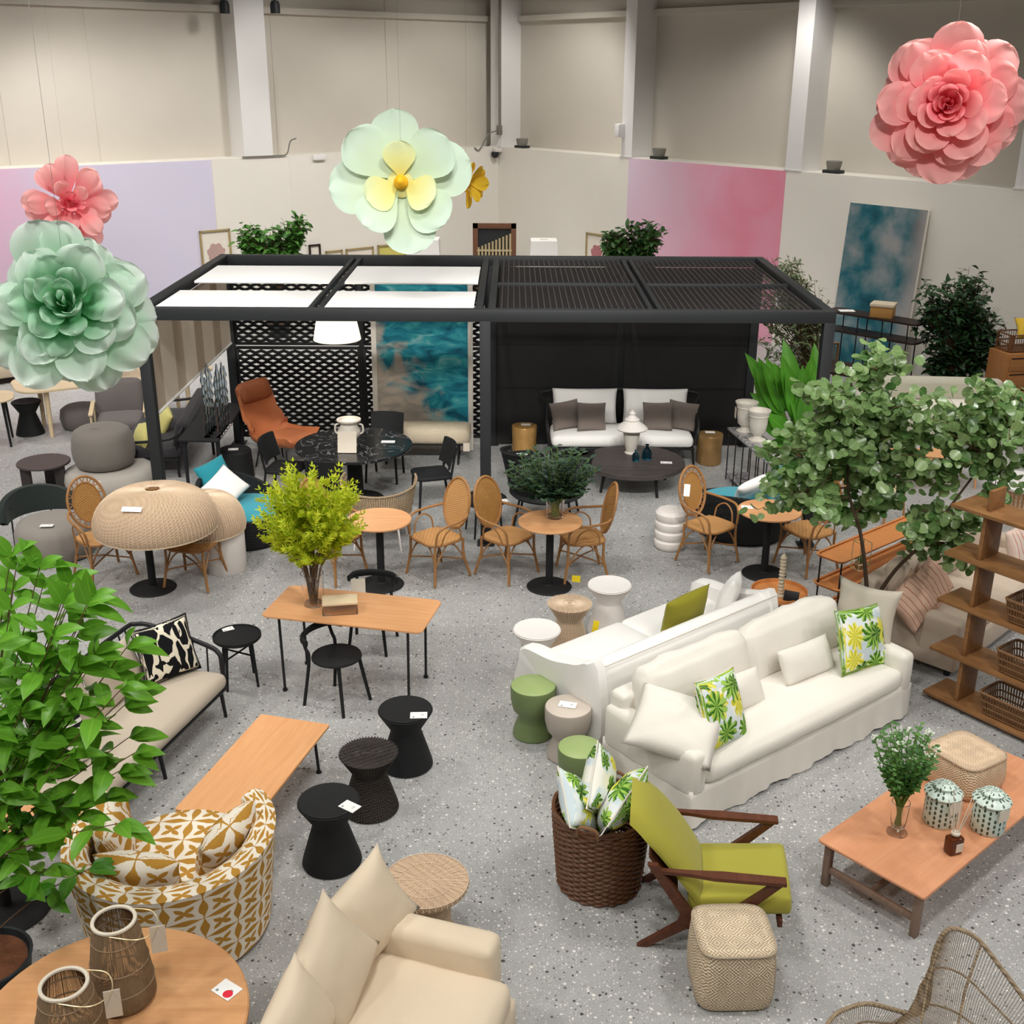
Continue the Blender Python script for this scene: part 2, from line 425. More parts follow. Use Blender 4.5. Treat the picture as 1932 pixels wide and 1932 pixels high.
def poufmat(name, a, b, k=4.2):
    t = MT(name, .95, 0, .1); u, v, _ = t.uv('UV', (k, k, k))
    def tri(x): return (x.frac()-.5).abs()*2
    d = tri(u)+tri(v); g = (d*PI*5).sin(); x, y, z = t.uv('Object', (300, 300, 300)); f = (x+y).sin()*(z).sin()
    t.color(t.mix((g > -.1)*.8+f*.15, b, a)); t.bump(g*.4+f, .7, .005); return t.m
def dashes(name):
    t = MT(name, .3, 0, .5); u, v, _ = t.uv('UV', (19, 26, 1)); col = u.floor(); off = ((col*12.9).sin()*43.7).frac()
    fu = (u.frac()-.5).abs(); vv = v+off*3; fv = (vv.frac()-.5).abs(); sk = ((vv.floor()*7.3+col*3.1).sin()*91.7).frac()
    t.color(t.mix((fu < .24-fv*.3)*(fv < .36)*(sk > .18), '#d3e3d8', '#3d5240')); return t.m
def stripes(name, bg, st, k=9, wdt=.16, nz=.5):
    t = MT(name, .9, 0, .15); u, v, _ = t.uv('UV', (k, 1, 1)); q = (u+(t.noise(t.co('UV'), 4, 2)-.5)*nz).frac()
    t.color(t.mix(q < wdt, bg, st)); t.bump(t.noise(t.co('Object'), 40, 3), .3, .004); return t.m
def seascape(name, sx=1.0, flip=False):
    t = MT(name, .7, 0, .25); co = t.co('UV', (1.4, 2.6, 1), (0, 0, .35)); u, v, _ = t.uv()
    n = t.noise(co, 2.2, 6, 1.2); n2 = t.noise(t.co('UV', (2.2, 9, 1), (0, 0, .3)), 1.6, 6, 1.0)
    sea = t.ramp(n2, [(.3, '#0f4f63'), (.47, '#1c7f93'), (.6, '#3ea3ab'), (.74, '#9ec9c9')])
    sand = t.ramp(n2, [(.3, '#8d8a83'), (.6, '#b7ab9d'), (.8, '#cdbfae')])
    m = ((u*.8 if not flip else (1-u)*.8)+v*.9+(n-.5)*1.5).step(.52, .78)
    t.color(t.mix(m, sand, sea)); return t.m
def cloudart(name):
    t = MT(name, .75, 0, .2); co = t.co('UV', (1.2, 2.0, 1)); u, v, _ = t.uv(); n = t.noise(co, 2.0, 7, .15)
    c = t.ramp(n, [(.30, '#0d3a47'), (.43, '#2a6672'), (.53, '#698085'), (.64, '#93979a'), (.8, '#b0a294')])
    t.color(t.mix(((u-.78).max(0)*4), c, '#a8a09c')); return t.m
def mural(name, stops, hot=None):
    t = MT(name, .9, 0, .1); u, v, _ = t.uv(); n = t.noise(t.co('UV', (1.6, 1.2, 1)), 1.8, 5, .8)
    t.color(t.ramp((u*.75+(1-v)*.2+(n-.5)*.55).step(0, 1), stops)); return t.m
def marble(name, a, b, scale=3.0, thr=.03, rough=.2):
    t = MT(name, rough, 0, .5); co = t.co('Object'); n = t.noise(co, scale, 6, 1.5); vein = (n-.5).abs() < thr
    t.color(t.mix(vein*.7, t.mix(t.noise(co, 8, 3), a, shade(a, 1.6)), b)); return t.m
def granite(name):
    t = MT(name, .3, 0, .5); n = t.noise(t.co('Object'), 9, 8, 1.5, .7); t.color(t.ramp(n, [(.36, '#3a3a3c'), (.47, '#77767a'), (.54, '#c9c6c6'), (.62, '#504f52')])); return t.m

m_floor = terrazzo()
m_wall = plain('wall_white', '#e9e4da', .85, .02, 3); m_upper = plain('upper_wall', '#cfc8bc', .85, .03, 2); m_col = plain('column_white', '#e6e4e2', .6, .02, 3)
m_ceil = plain('ceiling_paint', '#8f8b86', .9)
m_pipe = plain('conduit', '#7c7a70', .5)
m_black = plain('black_metal', '#17181a', .5, .1, 10); m_blackmatte = plain('black_matte', '#141517', .75, .1, 10, .1)
m_screen = plain('screen_textile', '#1d1c1c', .8, .15, 4); m_mesh = plain('roof_mesh', '#2a2727', .8, .15, 4); m_shade = plain('white_shade_cloth', '#f4f3f1', .8, .01)
m_slate = plain('charcoal_metal', '#242729', .55, .08)
m_oak = wood('oak', '#e0aa79', '#d39664', 0); m_oaky = wood('oak_y', '#e0aa79', '#d39664', 1); m_oakr = wood('oak_red', '#e0a27a', '#d29068', 0, stain=.2)
m_ash = wood('pale_ash', '#e3cfae', '#d3bb95', 0); m_teak = wood('brown_teak', '#a0744a', '#805935', 0, stain=.45); m_walnut = wood('walnut', '#6b3f2b', '#4d2a1d', 0)
m_weathered = wood('weathered_oak', '#8d7466', '#75604f', 2); m_table_round = wood('honey_oak', '#dba878', '#cb9160', 0, .7, stain=.3)
m_dresser = wood('dresser_oak', '#ab7645', '#966236', 0); m_dark = wood('dark_brown', '#33231b', '#20150f', 0)
m_rattan = plain('rattan_cane', '#9d7042', .45, .25, 18, .15); m_cane = weave('cane_weave', '#d0a068', '#ab7a45', 230); m_cane_d = weave('cane_weave_aged', '#b98a50', '#94672f', 230)
m_straw = weave('straw_weave', '#d2b699', '#a88c70', 190); m_straw_rib = plain('straw_rib', '#d9c3a8', .6, .1, 20)
m_rope_taupe = weave('taupe_rope', '#a89478', '#86745c', 150); m_wick_d = weave('dark_wicker', '#4a423d', '#262220', 210); m_wick_b = weave('black_wicker', '#232526', '#0e0f10', 190)
m_willow = plain('brown_willow', '#6b452b', .42, .3, 25, .2); m_willow_l = plain('pale_willow', '#7f5c3c', .6, .3, 25, .2)
m_linen = fabric('slipcover_linen', '#e5e0d6', .05); m_white_fab = fabric('white_cotton', '#f0eeea', .02); m_cream = fabric('cream_linen', '#dccbb2', .05); m_taupe = fabric('taupe_cloth', '#b9ac9b', .05)
m_bone = fabric('bone_cotton', '#e6e0d2', .04); m_grey = fabric('grey_felt', '#8f8881', .06); m_grey_d = fabric('grey_cloth', '#6f6866', .07); m_beige_sofa = fabric('beige_velvet', '#c9b8a6', .08)
m_velvet = fabric('taupe_velvet', '#7d726b', .12); m_lime = fabric('lime_wool', '#a49e3f', .05); m_olive = fabric('olive_velvet', '#8a8526', .1); m_teal = fabric('teal_cloth', '#3f9fb0', .05); m_teal_d = fabric('teal_velvet', '#2b8a98', .08)
m_orange = plain('terracotta_leather', '#cb7a4e', .5, .14, 6, .1); m_yellow_fab = fabric('pale_yellow_cloth', '#c9c17a', .06); m_sage_fab = fabric('sage_cloth', '#c0bcaa', .05)
m_boucle = weave('cream_boucle', '#e3d6c0', '#bba888', 260)
m_white_cer = plain('white_ceramic', '#eeeae6', .35, .02); m_white_matte = plain('white_matte', '#e9e2dc', .6, .03); m_stone = plain('stone_white', '#d9d2c6', .6, .12, 14, .2)
m_green_cer = plain('green_glaze', '#6f8052', .45, .1, 5); m_green_top = plain('green_top', '#98ac6f', .4, .05); m_taupe_cer = plain('taupe_glaze', '#b0a69b', .5, .05); m_taupe_top = plain('taupe_top', '#c9bdb0', .45, .03)
m_card = plain('paper_card', '#f2f1ee', .7, .01); m_ink = plain('ink_grey', '#8a8a8a', .8, 0); m_red = plain('red_sticker', '#e02a40', .6, .02); m_yellow_tag = plain('yellow_tag', '#f0d420', .6, .03); m_tagpaper = plain('tag_paper', '#ded3c2', .8, .03)
m_gold = plain('gold_stump', '#b98f54', .4, .35, 9, .3, .35); m_bronze = plain('bronze_stump', '#96754a', .4, .45, 7, .3, .3)
m_glass = glass('clear_glass'); m_glass_blue = glass('blue_glass', '#2f8fb0', .05, 1.3); m_glass_smoke = glass('smoke_blue_glass', '#b9c9d2', .03, 1.3); m_amber = plain('amber_bottle', '#5a2c14', .1, .1)
m_soil = plain('soil_bark', '#6a4028', .95, .4, 60, .6); m_pot = plain('black_plastic_pot', '#20262a', .5)
m_bark = plain('bark', '#4a3a2c', .9, .3, 30, .4); m_twig = plain('twig', '#6a5138', .8, .2, 30); m_stem = plain('green_stem', '#6b8a3a', .6, .2, 20)
lf_bright = leafmat('leaf_bright', '#428a1c', '#93cf45', .38, .35); lf_round = leafmat('leaf_round', '#417030', '#aeca88', .28, .28, .7); lf_dark = leafmat('leaf_dark', '#16301a', '#33592f', .5, .15)
lf_mid = leafmat('leaf_mid', '#2a5a20', '#5a9038', .5, .2); lf_olive = leafmat('leaf_olive', '#182a1e', '#3f5a40', .4, .12); lf_yellow = leafmat('leaf_yellow', '#a9c822', '#efec44', .6, .45); lf_yg = leafmat('leaf_yellowgreen', '#74b626', '#bfde3a', .6, .45)
lf_banana = leafmat('leaf_banana', '#2f7a22', '#7cc640', .35, .3, .5); lf_red = leafmat('leaf_red', '#5a3a3c', '#8a6a62', .6, .15); lf_herb = leafmat('leaf_herb', '#2f5f28', '#6f9f50', .5, .2)
m_flower_w = plain('small_white_flower', '#dfe6d6', .8, .05)
p_mint = petalmat('mint_petal', '#97d6a8', '#f1faf4', .2, .9, .75, .45); p_mint_d = petalmat('mint_petal_heart', '#6fbf83', '#dcf2e2', .3, 1.0, .75, .4)
p_pink = petalmat('pink_petal', '#f07f88', '#fbc9c3', .1, .95, .75, .45); p_pink_d = petalmat('rose_petal_heart', '#e8596e', '#f8a5a6', .1, .95); p_rose = petalmat('rose_petal', '#ee7a86', '#fdcac4', .2, 1.0, .75, .5)
p_mag = petalmat('pale_green_petal', '#c6d6b0', '#cfe3d2', .0, .7); p_mag_y = petalmat('yellow_green_petal', '#e6d97a', '#dfe6b8', .05, .7); m_yolk = plain('yellow_stamen', '#eab016', .7, .15, 40, .5); m_yellow_petal = plain('yellow_petal', '#f8c832', .7, .1)
m_ogee = ogee('ogee_print'); m_ogee_p = ogee('ogee_print_pillow', 2.0); m_coral = coral('coral_print'); m_trop = [tropical('leaf_print_%s' % c, i) for i, c in enumerate(('a', 'b', 'c', 'd', 'e'))]
m_pouf = poufmat('pouf_weave', '#efe4d0', '#bea27c'); m_pouf2 = poufmat('pouf_weave_pale', '#ead2b8', '#d2b492'); m_dash = dashes('dashed_glaze')
m_stripe_t = stripes('terracotta_stripe', '#d3b09a', '#a56a55', 8, .13); m_stripe_r = stripes('red_stripe', '#e3d2c4', '#d98a7c', 7, .2); m_stripe_c = stripes('blind_stripe', '#e6ded2', '#cfc3b3', 4, .4, 0)
m_sea = seascape('seascape_art'); m_cloud = cloudart('cloud_art'); m_canvas_edge = plain('canvas_edge', '#d9d3c8', .8)
m_mural_l = mural('mural_lavender', [(.0, '#ee9fbd'), (.25, '#e0bcd4'), (.45, '#d3cde0'), (.75, '#d5d1e4'), (1, '#dad3df')]); m_mural_r = mural('mural_pink', [(0, '#e0cbdc'), (.3, '#e8b9cd'), (.5, '#eba3b8'), (.7, '#e890a5'), (1, '#e0adc2')])
m_marble_b = marble('black_marble', '#1a1b1d', '#9a9a9a', 2.2, .006); m_granite = granite('grey_granite'); m_greywood = wood('grey_slat', '#57504d', '#403a38', 0)
m_tray = plain('orange_tray', '#d28a4e', .45, .06); m_frame_b = plain('brown_frame', '#6b4630', .6); m_frame_g = plain('gilt_frame', '#a08e62', .5); m_paper = plain('art_paper', '#e6ded0', .8); m_brass = plain('pale_brass', '#d9c9a0', .35, .1, 10, 0, .6)
m_cord = plain('cord', '#8a8780', .8); m_wirecord = plain('lantern_cord', '#8b7459', .7, .2, 30); m_clothrim = plain('cloth_rim', '#d9cfbd', .8); m_smoked = glass('diffuser_amber', '#8a4a1e', .05, 1.3)

def make_open(m, k):      # an open textile mesh lets part of the light straight through
    nt = m.node_tree; b = nt.nodes['Principled BSDF']; tr = nt.nodes.new('ShaderNodeBsdfTransparent'); mx = nt.nodes.new('ShaderNodeMixShader'); mx.inputs[0].default_value = k
    nt.links.new(b.outputs[0], mx.inputs[1]); nt.links.new(tr.outputs[0], mx.inputs[2]); nt.links.new(mx.outputs[0], nt.nodes['Material Output'].inputs[0])
make_open(m_mesh, .7)
def make_translucent(m, k):
    nt = m.node_tree; b = nt.nodes['Principled BSDF']; tr = nt.nodes.new('ShaderNodeBsdfTranslucent'); mx = nt.nodes.new('ShaderNodeMixShader'); mx.inputs[0].default_value = k
    nt.links.new(b.inputs['Base Color'].links[0].from_socket, tr.inputs[0]); nt.links.new(b.outputs[0], mx.inputs[1]); nt.links.new(tr.outputs[0], mx.inputs[2]); nt.links.new(mx.outputs[0], nt.nodes['Material Output'].inputs[0])
make_translucent(m_stripe_c, .5); m_lampcloth = fabric('lampshade_cloth', '#f2efe8', .02); make_translucent(m_lampcloth, .5); make_translucent(m_shade, .08)
# ------------------------------------------------------------------ the hall
CORN = aty(940, 277, 29.7); LEDGE = CORN.z; CORN.z = 0
dL = Vector((-math.sin(R(51)), -math.cos(R(51)), 0)); dR = Vector((math.sin(R(39)), -math.cos(R(39)), 0)); ZU = Vector((0, 0, 1))
def onwall(px, py, along, inward, off=0.0):
    d = ray(px, py); o = Vector((0, 0, CAM_H)); k = ((CORN+inward*off-o).dot(inward))/d.dot(inward); p = o+d*k
    return (p-CORN).dot(along), p.z
def onR(px, py, off=0.0): return onwall(px, py, dR, dL, off)
def onL(px, py, off=0.0): return onwall(px, py, dL, dR, off)
MR = frameM(CORN, x=dR, z=ZU)          # right wall frame: x along, y = z x x
ML = frameM(CORN, x=dL, z=ZU)
sR = 1 if (MR.to_3x3() @ Vector((0, 1, 0))).dot(dL) > 0 else -1   # +y points into the room?
sL = 1 if (ML.to_3x3() @ Vector((0, 1, 0))).dot(dR) > 0 else -1
def wbox(M, s, t0, t1, z0, z1, y0, y1, mb=None, r=0):
    mb = mb or MB(); return mb.box(((t0+t1)/2, s*(y0+y1)/2, (z0+z1)/2), (t1-t0, abs(y1-y0), z1-z0), r, M)
CEIL = 9.0; LEN = 34
mb = MB(); q = [CORN, CORN+dL*LEN, CORN+dL*LEN+dR*LEN, CORN+dR*LEN]
mb.add([p for p in q]+[p-ZU*.2 for p in q], [(0, 1, 2, 3), (4, 7, 6, 5)]+[(i, (i+1) % 4, 4+(i+1) % 4, 4+i) for i in range(4)])
struct('floor', mb, m_floor)
mb = MB(); e = [CORN-(dL+dR)*1.0, CORN+dL*LEN-dR*1.0, CORN+dL*LEN+dR*LEN, CORN+dR*LEN-dL*1.0]
mb.add([p+ZU*CEIL for p in e]+[p+ZU*(CEIL+.2) for p in e], [(0, 3, 2, 1), (4, 5, 6, 7)]+[(i, (i+1) % 4, 4+(i+1) % 4, 4+i) for i in range(4)]); struct('ceiling', mb, m_ceil)
REC = .6
wl = struct('wall_left', wbox(ML, sL, -REC, LEN, 0, LEDGE, -REC, 0), m_wall)
wr = struct('wall_right', wbox(MR, sR, -REC, LEN, 0, LEDGE, -REC, 0), m_wall)
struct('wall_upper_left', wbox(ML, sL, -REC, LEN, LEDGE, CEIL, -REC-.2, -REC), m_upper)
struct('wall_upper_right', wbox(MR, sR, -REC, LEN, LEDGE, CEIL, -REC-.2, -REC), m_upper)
mb = MB(); o = CORN+dL*LEN; mb.box((LEN/2, 0, CEIL/2), (LEN, .2, CEIL), 0, frameM(o, x=dR, z=ZU)); struct('wall_near_left', mb, m_wall)
mb = MB(); o = CORN+dR*LEN; mb.box((LEN/2, 0, CEIL/2), (LEN, .2, CEIL), 0, frameM(o, x=dL, z=ZU)); struct('wall_near_right', mb, m_wall)
# girts, columns and panel joints of the upper walls
zg = onL(700, 33, -REC)[1]
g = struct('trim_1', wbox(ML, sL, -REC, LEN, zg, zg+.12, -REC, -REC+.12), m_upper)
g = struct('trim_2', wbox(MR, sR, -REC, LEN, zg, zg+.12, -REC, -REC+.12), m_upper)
k = 3
def column(M, s, t0, t1):
    global k
    mb = MB(); wbox(M, s, t0, t1, LEDGE, CEIL, -REC, 0.0, mb); wbox(M, s, t0-.02, t1+.02, LEDGE, LEDGE+.03, -REC, .015, mb); struct('trim_%d' % k, mb, m_col); k += 1
a, b = onL(515, 285)[0], onL(461, 290)[0]; column(ML, sL, a, b)
for x0, x1 in ((1171, 1191), (1482, 1512), (1921, 1955)):
    a, b = onR(x0, 310)[0], onR(x1, 310)[0]; column(MR, sR, a, b)
column(MR, sR, -.3, .12)
for i, px in enumerate((30, 205, 548, 760)):      # thin panel seams on the left wall
    t = onL(px, 250)[0]; struct('trim_%d' % k, wbox(ML, sL, t-.008, t+.008, LEDGE, CEIL, -REC, -REC+.012), m_upper); k += 1
t = onL(548, 350)[0]; struct('trim_%d' % k, wbox(ML, sL, t-.006, t+.006, 0.1, LEDGE-.02, 0, .008), m_wall); k += 1
# murals: paper panels glued to the lower walls
def wallpanel(M, s, t0, t1, z0, z1, y0, y1):
    mb = MB(); y0, y1 = s*y0, s*y1
    vs = [(t0, y1, z0), (t1, y1, z0), (t1, y1, z1), (t0, y1, z1), (t0, y0, z0), (t1, y0, z0), (t1, y0, z1), (t0, y0, z1)]
    uvs = [(0, 0), (1, 0), (1, 1), (0, 1)]*2
    return mb.add(vs, [(0, 1, 2, 3), (4, 7, 6, 5), (0, 4, 5, 1), (1, 5, 6, 2), (2, 6, 7, 3), (3, 7, 4, 0)], M, uvs)
ta, tb = onL(400, 330)[0], onL(-250, 330)[0]
o = wallpanel(ML, sL, tb, ta, .02, LEDGE-.01, 0, .012).build('wall_mural', m_mural_l); tag(o, 'lavender and pink watercolour mural covering the left white wall', 'mural')
ta, tb = onR(1186, 330)[0], onR(1481, 350)[0]
o = wallpanel(MR, sR, ta, tb, .02, LEDGE-.01, 0, .012).build('wall_mural', m_mural_r); tag(o, 'rose pink watercolour mural between two white columns', 'mural')
# conduit, camera, junction box, uplights on the ledge
t = .12
th = thing('conduit_pipe', 'thin grey conduit pipe running down the corner column', 'pipe')
mb = MB(); z0 = onR(941, 245)[1]; mb.cyl(MR @ Vector((t, sR*.05, CEIL-.05)), MR @ Vector((t, sR*.05, z0)), .03); mb.build('pipe', m_pipe, th)
mb = MB(); mb.box((t, sR*.06, z0), (.12, .1, .22), .01, MR); mb.build('junction_box', m_pipe, th)
mb = MB(); mb.tube(smooth_path([ML @ Vector((.07, sL*.12, z0)), ML @ Vector((.35, sL*.05, z0-.1)), ML @ Vector((.6, sL*.02, z0-.45)), ML @ Vector((.75, sL*.03, LEDGE+.01))]), .015, 5); mb.build('cable', m_pipe, th)
th = thing('security_camera', 'small white security camera under the corner column', 'camera')
t, z = onR(938, 287); mb = MB(); mb.box((.1, sR*.1, z+.06), (.12, .2, .1), .02, MR); mb.build('bracket', m_white_matte, th)
mb = MB(); mb.lathe([(0, -.13), (.06, -.11), (.09, -.05), (.09, .02), (0, .02)], 14, MR @ Matrix.Translation((.1, sR*.18, z))); mb.build('dome', m_slate, th)
t, z = onR(1174, 246); mb = MB(); mb.box((t, sR*.08, z), (.16, .16, .28), .01, MR); mb.box((t+.05, sR*.17, z), (.05, .02, .24), .004, MR)
tag(mb.build('junction_box', m_col), 'small white electrical box on the column above the pink mural', 'electrical box')
def uplight(px, py, lab):
    t, z = onR(px, py, -.2); th = thing('uplight', lab, 'lamp', M=MR @ Matrix.Translation((t, -sR*.2, LEDGE)), group='uplights on the ledge')
    mb = MB(); mb.box((0, 0, .03), (.36, .2, .06), .01); mb.build('base', m_slate, th)
    mb = MB(); mb.lathe([(0, .06), (.12, .06), (.15, .2), (.14, .22), (0, .22)], 16); mb.build('head', m_pipe, th)
uplight(1243, 300, 'small metal uplight on the ledge above the pink mural'); uplight(1572, 326, 'small metal uplight on the ledge right of the mural'); uplight(985, 276, 'small metal uplight on the ledge beside the corner column')
for px, lab in ((413, 'black hanging spotlight left of the bright white column'), (508, 'black hanging spotlight right of the bright white column')):
    t, z = onL(px, 14, .0); th = thing('hanging_spotlight', lab, 'spotlight', M=ML @ Matrix.Translation((t, sL*.25, z)), group='hanging spotlights by the column')
    mb = MB(); mb.cyl((0, 0, .1), (0, 0, CEIL-z), .025); mb.build('stem', m_slate, th); mb = MB(); mb.lathe([(0, .12), (.07, .12), (.1, .05), (.1, -.12), (0, -.12)], 14); mb.build('head', m_slate, th)
th = thing('loose_cable', 'thin grey cable curling up from the ledge beside the column', 'cable')
t, z = onL(520, 288); mb = MB(); mb.tube(smooth_path([ML @ Vector(p) for p in ((t+.8, sL*.03, LEDGE+.02), (t, sL*.03, LEDGE+.02), (t-.25, sL*.03, LEDGE+.05), (t-.35, sL*.03, LEDGE+.3), (t-.5, sL*.03, LEDGE+.36))]), .016, 5); mb.build('wire', m_pipe, th)
t, z = onL(600, 286); mb = MB(); mb.box((t, sL*.04, LEDGE-.05), (.3, .06, .12), .01, ML); tag(mb.build('wall_sensor', m_white_cer), 'small white wall sensor at the top of the left wall', 'sensor')

# ------------------------------------------------------------------ pergola
PX = (-4.0, -.3, 3.4); PY0, PY1 = 12.3, 16.1; PZ = 2.72
pg = thing('pergola', 'black metal pergola with white shade strips and dark screens', 'pergola', (0, 0, 0))
for x in PX:
    for y in (PY0, PY1):
        mb = MB(); mb.box((x, y, PZ/2-.06), (.12, .12, PZ-.12), .006); mb.build('post', m_slate, pg)
        mb = MB(); mb.box((x, y, .006), (.2, .2, .012), .003); mb.build('base_plate', m_slate, pg)
def beam(a, b, s=.13, name='beam', m=None, zz=None):
    mb = MB(); a = Vector(a); b = Vector(b); c = (a+b)/2; d = b-a
    mb.box(c, (abs(d.x)+s*.9 if abs(d.x) > .1 else s*.9, abs(d.y) if abs(d.y) > .1 else s*.9, zz or s), .005); return mb.build(name, m or m_slate, pg)
zc = PZ-.065
beam((PX[0], PY0, zc), (PX[2], PY0, zc)); beam((PX[0], PY1, zc), (PX[2], PY1, zc))
for x in (PX[0], PX[2]): beam((x, PY0+.06, zc), (x, PY1-.06, zc))
for x in (PX[1]-.07, PX[1]+.07): beam((x, PY0+.06, zc), (x, PY1-.06, zc), .09)
XM = (-2.15, 1.55)
for x in XM:
    for dx in (-.05, .05): beam((x+dx, PY0+.06, zc+.02), (x+dx, PY1-.06, zc+.02), .055, 'rail')
for (x0, x1) in ((PX[0]+.1, XM[0]-.09), (XM[0]+.09, PX[1]-.13)):
    for ya, yb in ((502, 531), (549, 582)):
        y1, y0 = at(600, ya, PZ-.03).y, at(600, yb, PZ-.03).y; y0 = max(y0, PY0+.08)
        mb = MB(); mb.box(((x0+x1)/2, (y0+y1)/2, PZ-.035), (x1-x0, y1-y0, .015), .004); o = mb.build('shade_strip', m_shade, pg); o['label'] = 'white shade cloth strip'
        mb = MB(); mb.cyl((x0, y0, PZ-.045), (x1, y0, PZ-.045), .016, n=8); mb.build('hem_bar', m_shade, o)
ym = at(1050, 537, PZ-.03).y
for (x0, x1) in ((PX[1]+.14, XM[1]-.09), (XM[1]+.09, PX[2]-.1)):
    for (y0, y1) in ((PY0+.08, ym-.03), (ym+.03, PY1-.08)):
        mb = MB(); mb.box(((x0+x1)/2, (y0+y1)/2, PZ-.05), (x1-x0, y1-y0, .015), .003); o = mb.build('roof_screen', m_mesh, pg); o['label'] = 'dark ribbed roof screen'
        mb = MB(); n = 24
        for i in range(n):
            x = x0+(x1-x0)*(i+.5)/n; mb.box((x, (y0+y1)/2, PZ-.04), (.008, y1-y0-.02, .012))
        mb.build('screen_ribs', m_greywood, o, kind='stuff')
    beam((x0, ym, PZ-.04), (x1, ym, PZ-.04), .06, 'rail')
# woven metal screen, left half of the back
def lattice(x0, x1, z0, z1, par):
    mb = MB(); cw, chh = .16, .052; rows = int((z1-z0)/chh); n = int((x1-x0)/(cw/4)); vs = []; fs = []
    for r_ in range(rows):
        zc_ = z0+(r_+.5)*chh; b = len(vs)
        for i in range(n+1):
            x = x0+(x1-x0)*i/n; ph = (i % 4); up = (1 if ph in (0,) else -1 if ph == 2 else 0)*(1 if r_ % 2 else -1)
            zz = zc_+up*chh*.24; yy = PY1-.02+.012*up
            for dy, dz in ((-.012, -.0205), (.012, -.0205), (.012, .0205), (-.012, .0205)): vs.append((x, yy+dy, zz+dz))
        for i in range(n):
            a = b+i*4
            for j in range(4): fs.append((a+j, a+(j+1) % 4, a+4+(j+1) % 4, a+4+j))
    mb.add(vs, fs); return mb.build('woven_lattice', m_blackmatte, par, kind='stuff')
for (x0, x1) in ((PX[0]+.08, XM[0]-.04), (XM[0]+.04, PX[1]-.08)):
    for (z0, z1) in ((.12, 1.42), (1.48, PZ-.15)):
        mb = MB()
        for a, b in (((x0, z0), (x1, z0)), ((x0, z1), (x1, z1)), ((x0, z0), (x0, z1)), ((x1, z0), (x1, z1))):
            mb.box(((a[0]+b[0])/2, PY1-.01, (a[1]+b[1])/2), (max(.04, b[0]-a[0]), .045, max(.04, b[1]-a[1])), .004)
        o = mb.build('screen_frame', m_black, pg); lattice(x0+.02, x1-.02, z0+.02, z1-.02, o)
for x in XM: mb = MB(); mb.box((x, PY1, PZ/2-.06), (.07, .07, PZ-.12), .004); mb.build('mullion', m_black, pg)
for (x0, x1) in ((PX[1]+.04, XM[1]-.02), (XM[1]+.02, PX[2]-.04)):
    zz = (.02, .86, 1.5, PZ-.15)
    for z0, z1 in zip(zz, zz[1:]):
        mb = MB(); mb.box(((x0+x1)/2, PY1-.01, (z0+z1)/2), (x1-x0+.06, .03, z1-z0), .0); mb.build('screen_panel', m_screen, pg)
        mb = MB(); mb.box(((x0+x1)/2, PY1-.03, z0), (x1-x0+.06, .012, .014)); mb.build('seam_bar', m_black, pg)
# half lowered blind on the left side
zb = 1.5
mb = MB(); N_ = 60
def bl(u, v):
    y = PY0+.1+(PY1-PY0-.2)*u; return (PX[0]+.02, y, zb+(PZ-.16-zb)*v)
mb.grid(bl, N_, 2); mb.grid(lambda u, v: tuple(Vector(bl(u, v))+Vector((.006, 0, 0))), N_, 2, flip=True); o = mb.build('side_blind', m_stripe_c, pg); o['label'] = 'half lowered beige striped blind'
mb = MB(); mb.cyl((PX[0]+.02, PY0+.1, zb), (PX[0]+.02, PY1-.1, zb), .022, n=8); mb.build('hem_bar', m_shade, o)
# ------------------------------------------------------------------ shared builders
def part(name, mb, m, parent, label=None, sharp=40, kind=None):
    o = mb.build(name, m, parent, sharp, kind)
    if label: o['label'] = label
    return o
def solo(name, mb, m, label, cat, loc=(0, 0, 0), rz=0, group=None, sharp=40):
    o = mb.build(name, m, None, sharp); put(o, loc, rz); return tag(o, label, cat, group)
def card(label, p, rz=0, w_=.13, d=.09, tilt=0, dot=False):
    th = thing('price_card', label, 'price card', p+ZU*.001, rz, 'white price cards')
    mb = MB(); mb.box((0, 0, .0015), (w_, d, .003)); part('paper', mb, m_card, th)
    mb = MB(); mb.box((w_*.22, d*.1, .0033), (w_*.14, .006, .0006)); mb.box((w_*.22, -d*.08, .0033), (w_*.09, .005, .0006)); mb.box((-w_*.3, -d*.3, .0033), (.014, .014, .0006)); part('print', mb, m_ink, th)
    if dot: mb = MB(); mb.lathe([(0, .0034), (.026, .0034), (.026, .0042), (0, .0042)], 20, Matrix.Translation((w_*.22, -d*.18, 0))); part('red_sticker', mb, m_red, th)
    return th
def orient(p, n, up=(0, 0, 1), roll=0):
    y = Vector(n).normalized(); z = Vector(up); z = (z-y*z.dot(y)).normalized(); x = y.cross(z)
    M = Matrix((x, y, z)).transposed().to_4x4() @ Matrix.Rotation(R(roll), 4, 'Y'); M.translation = Vector(p); return M
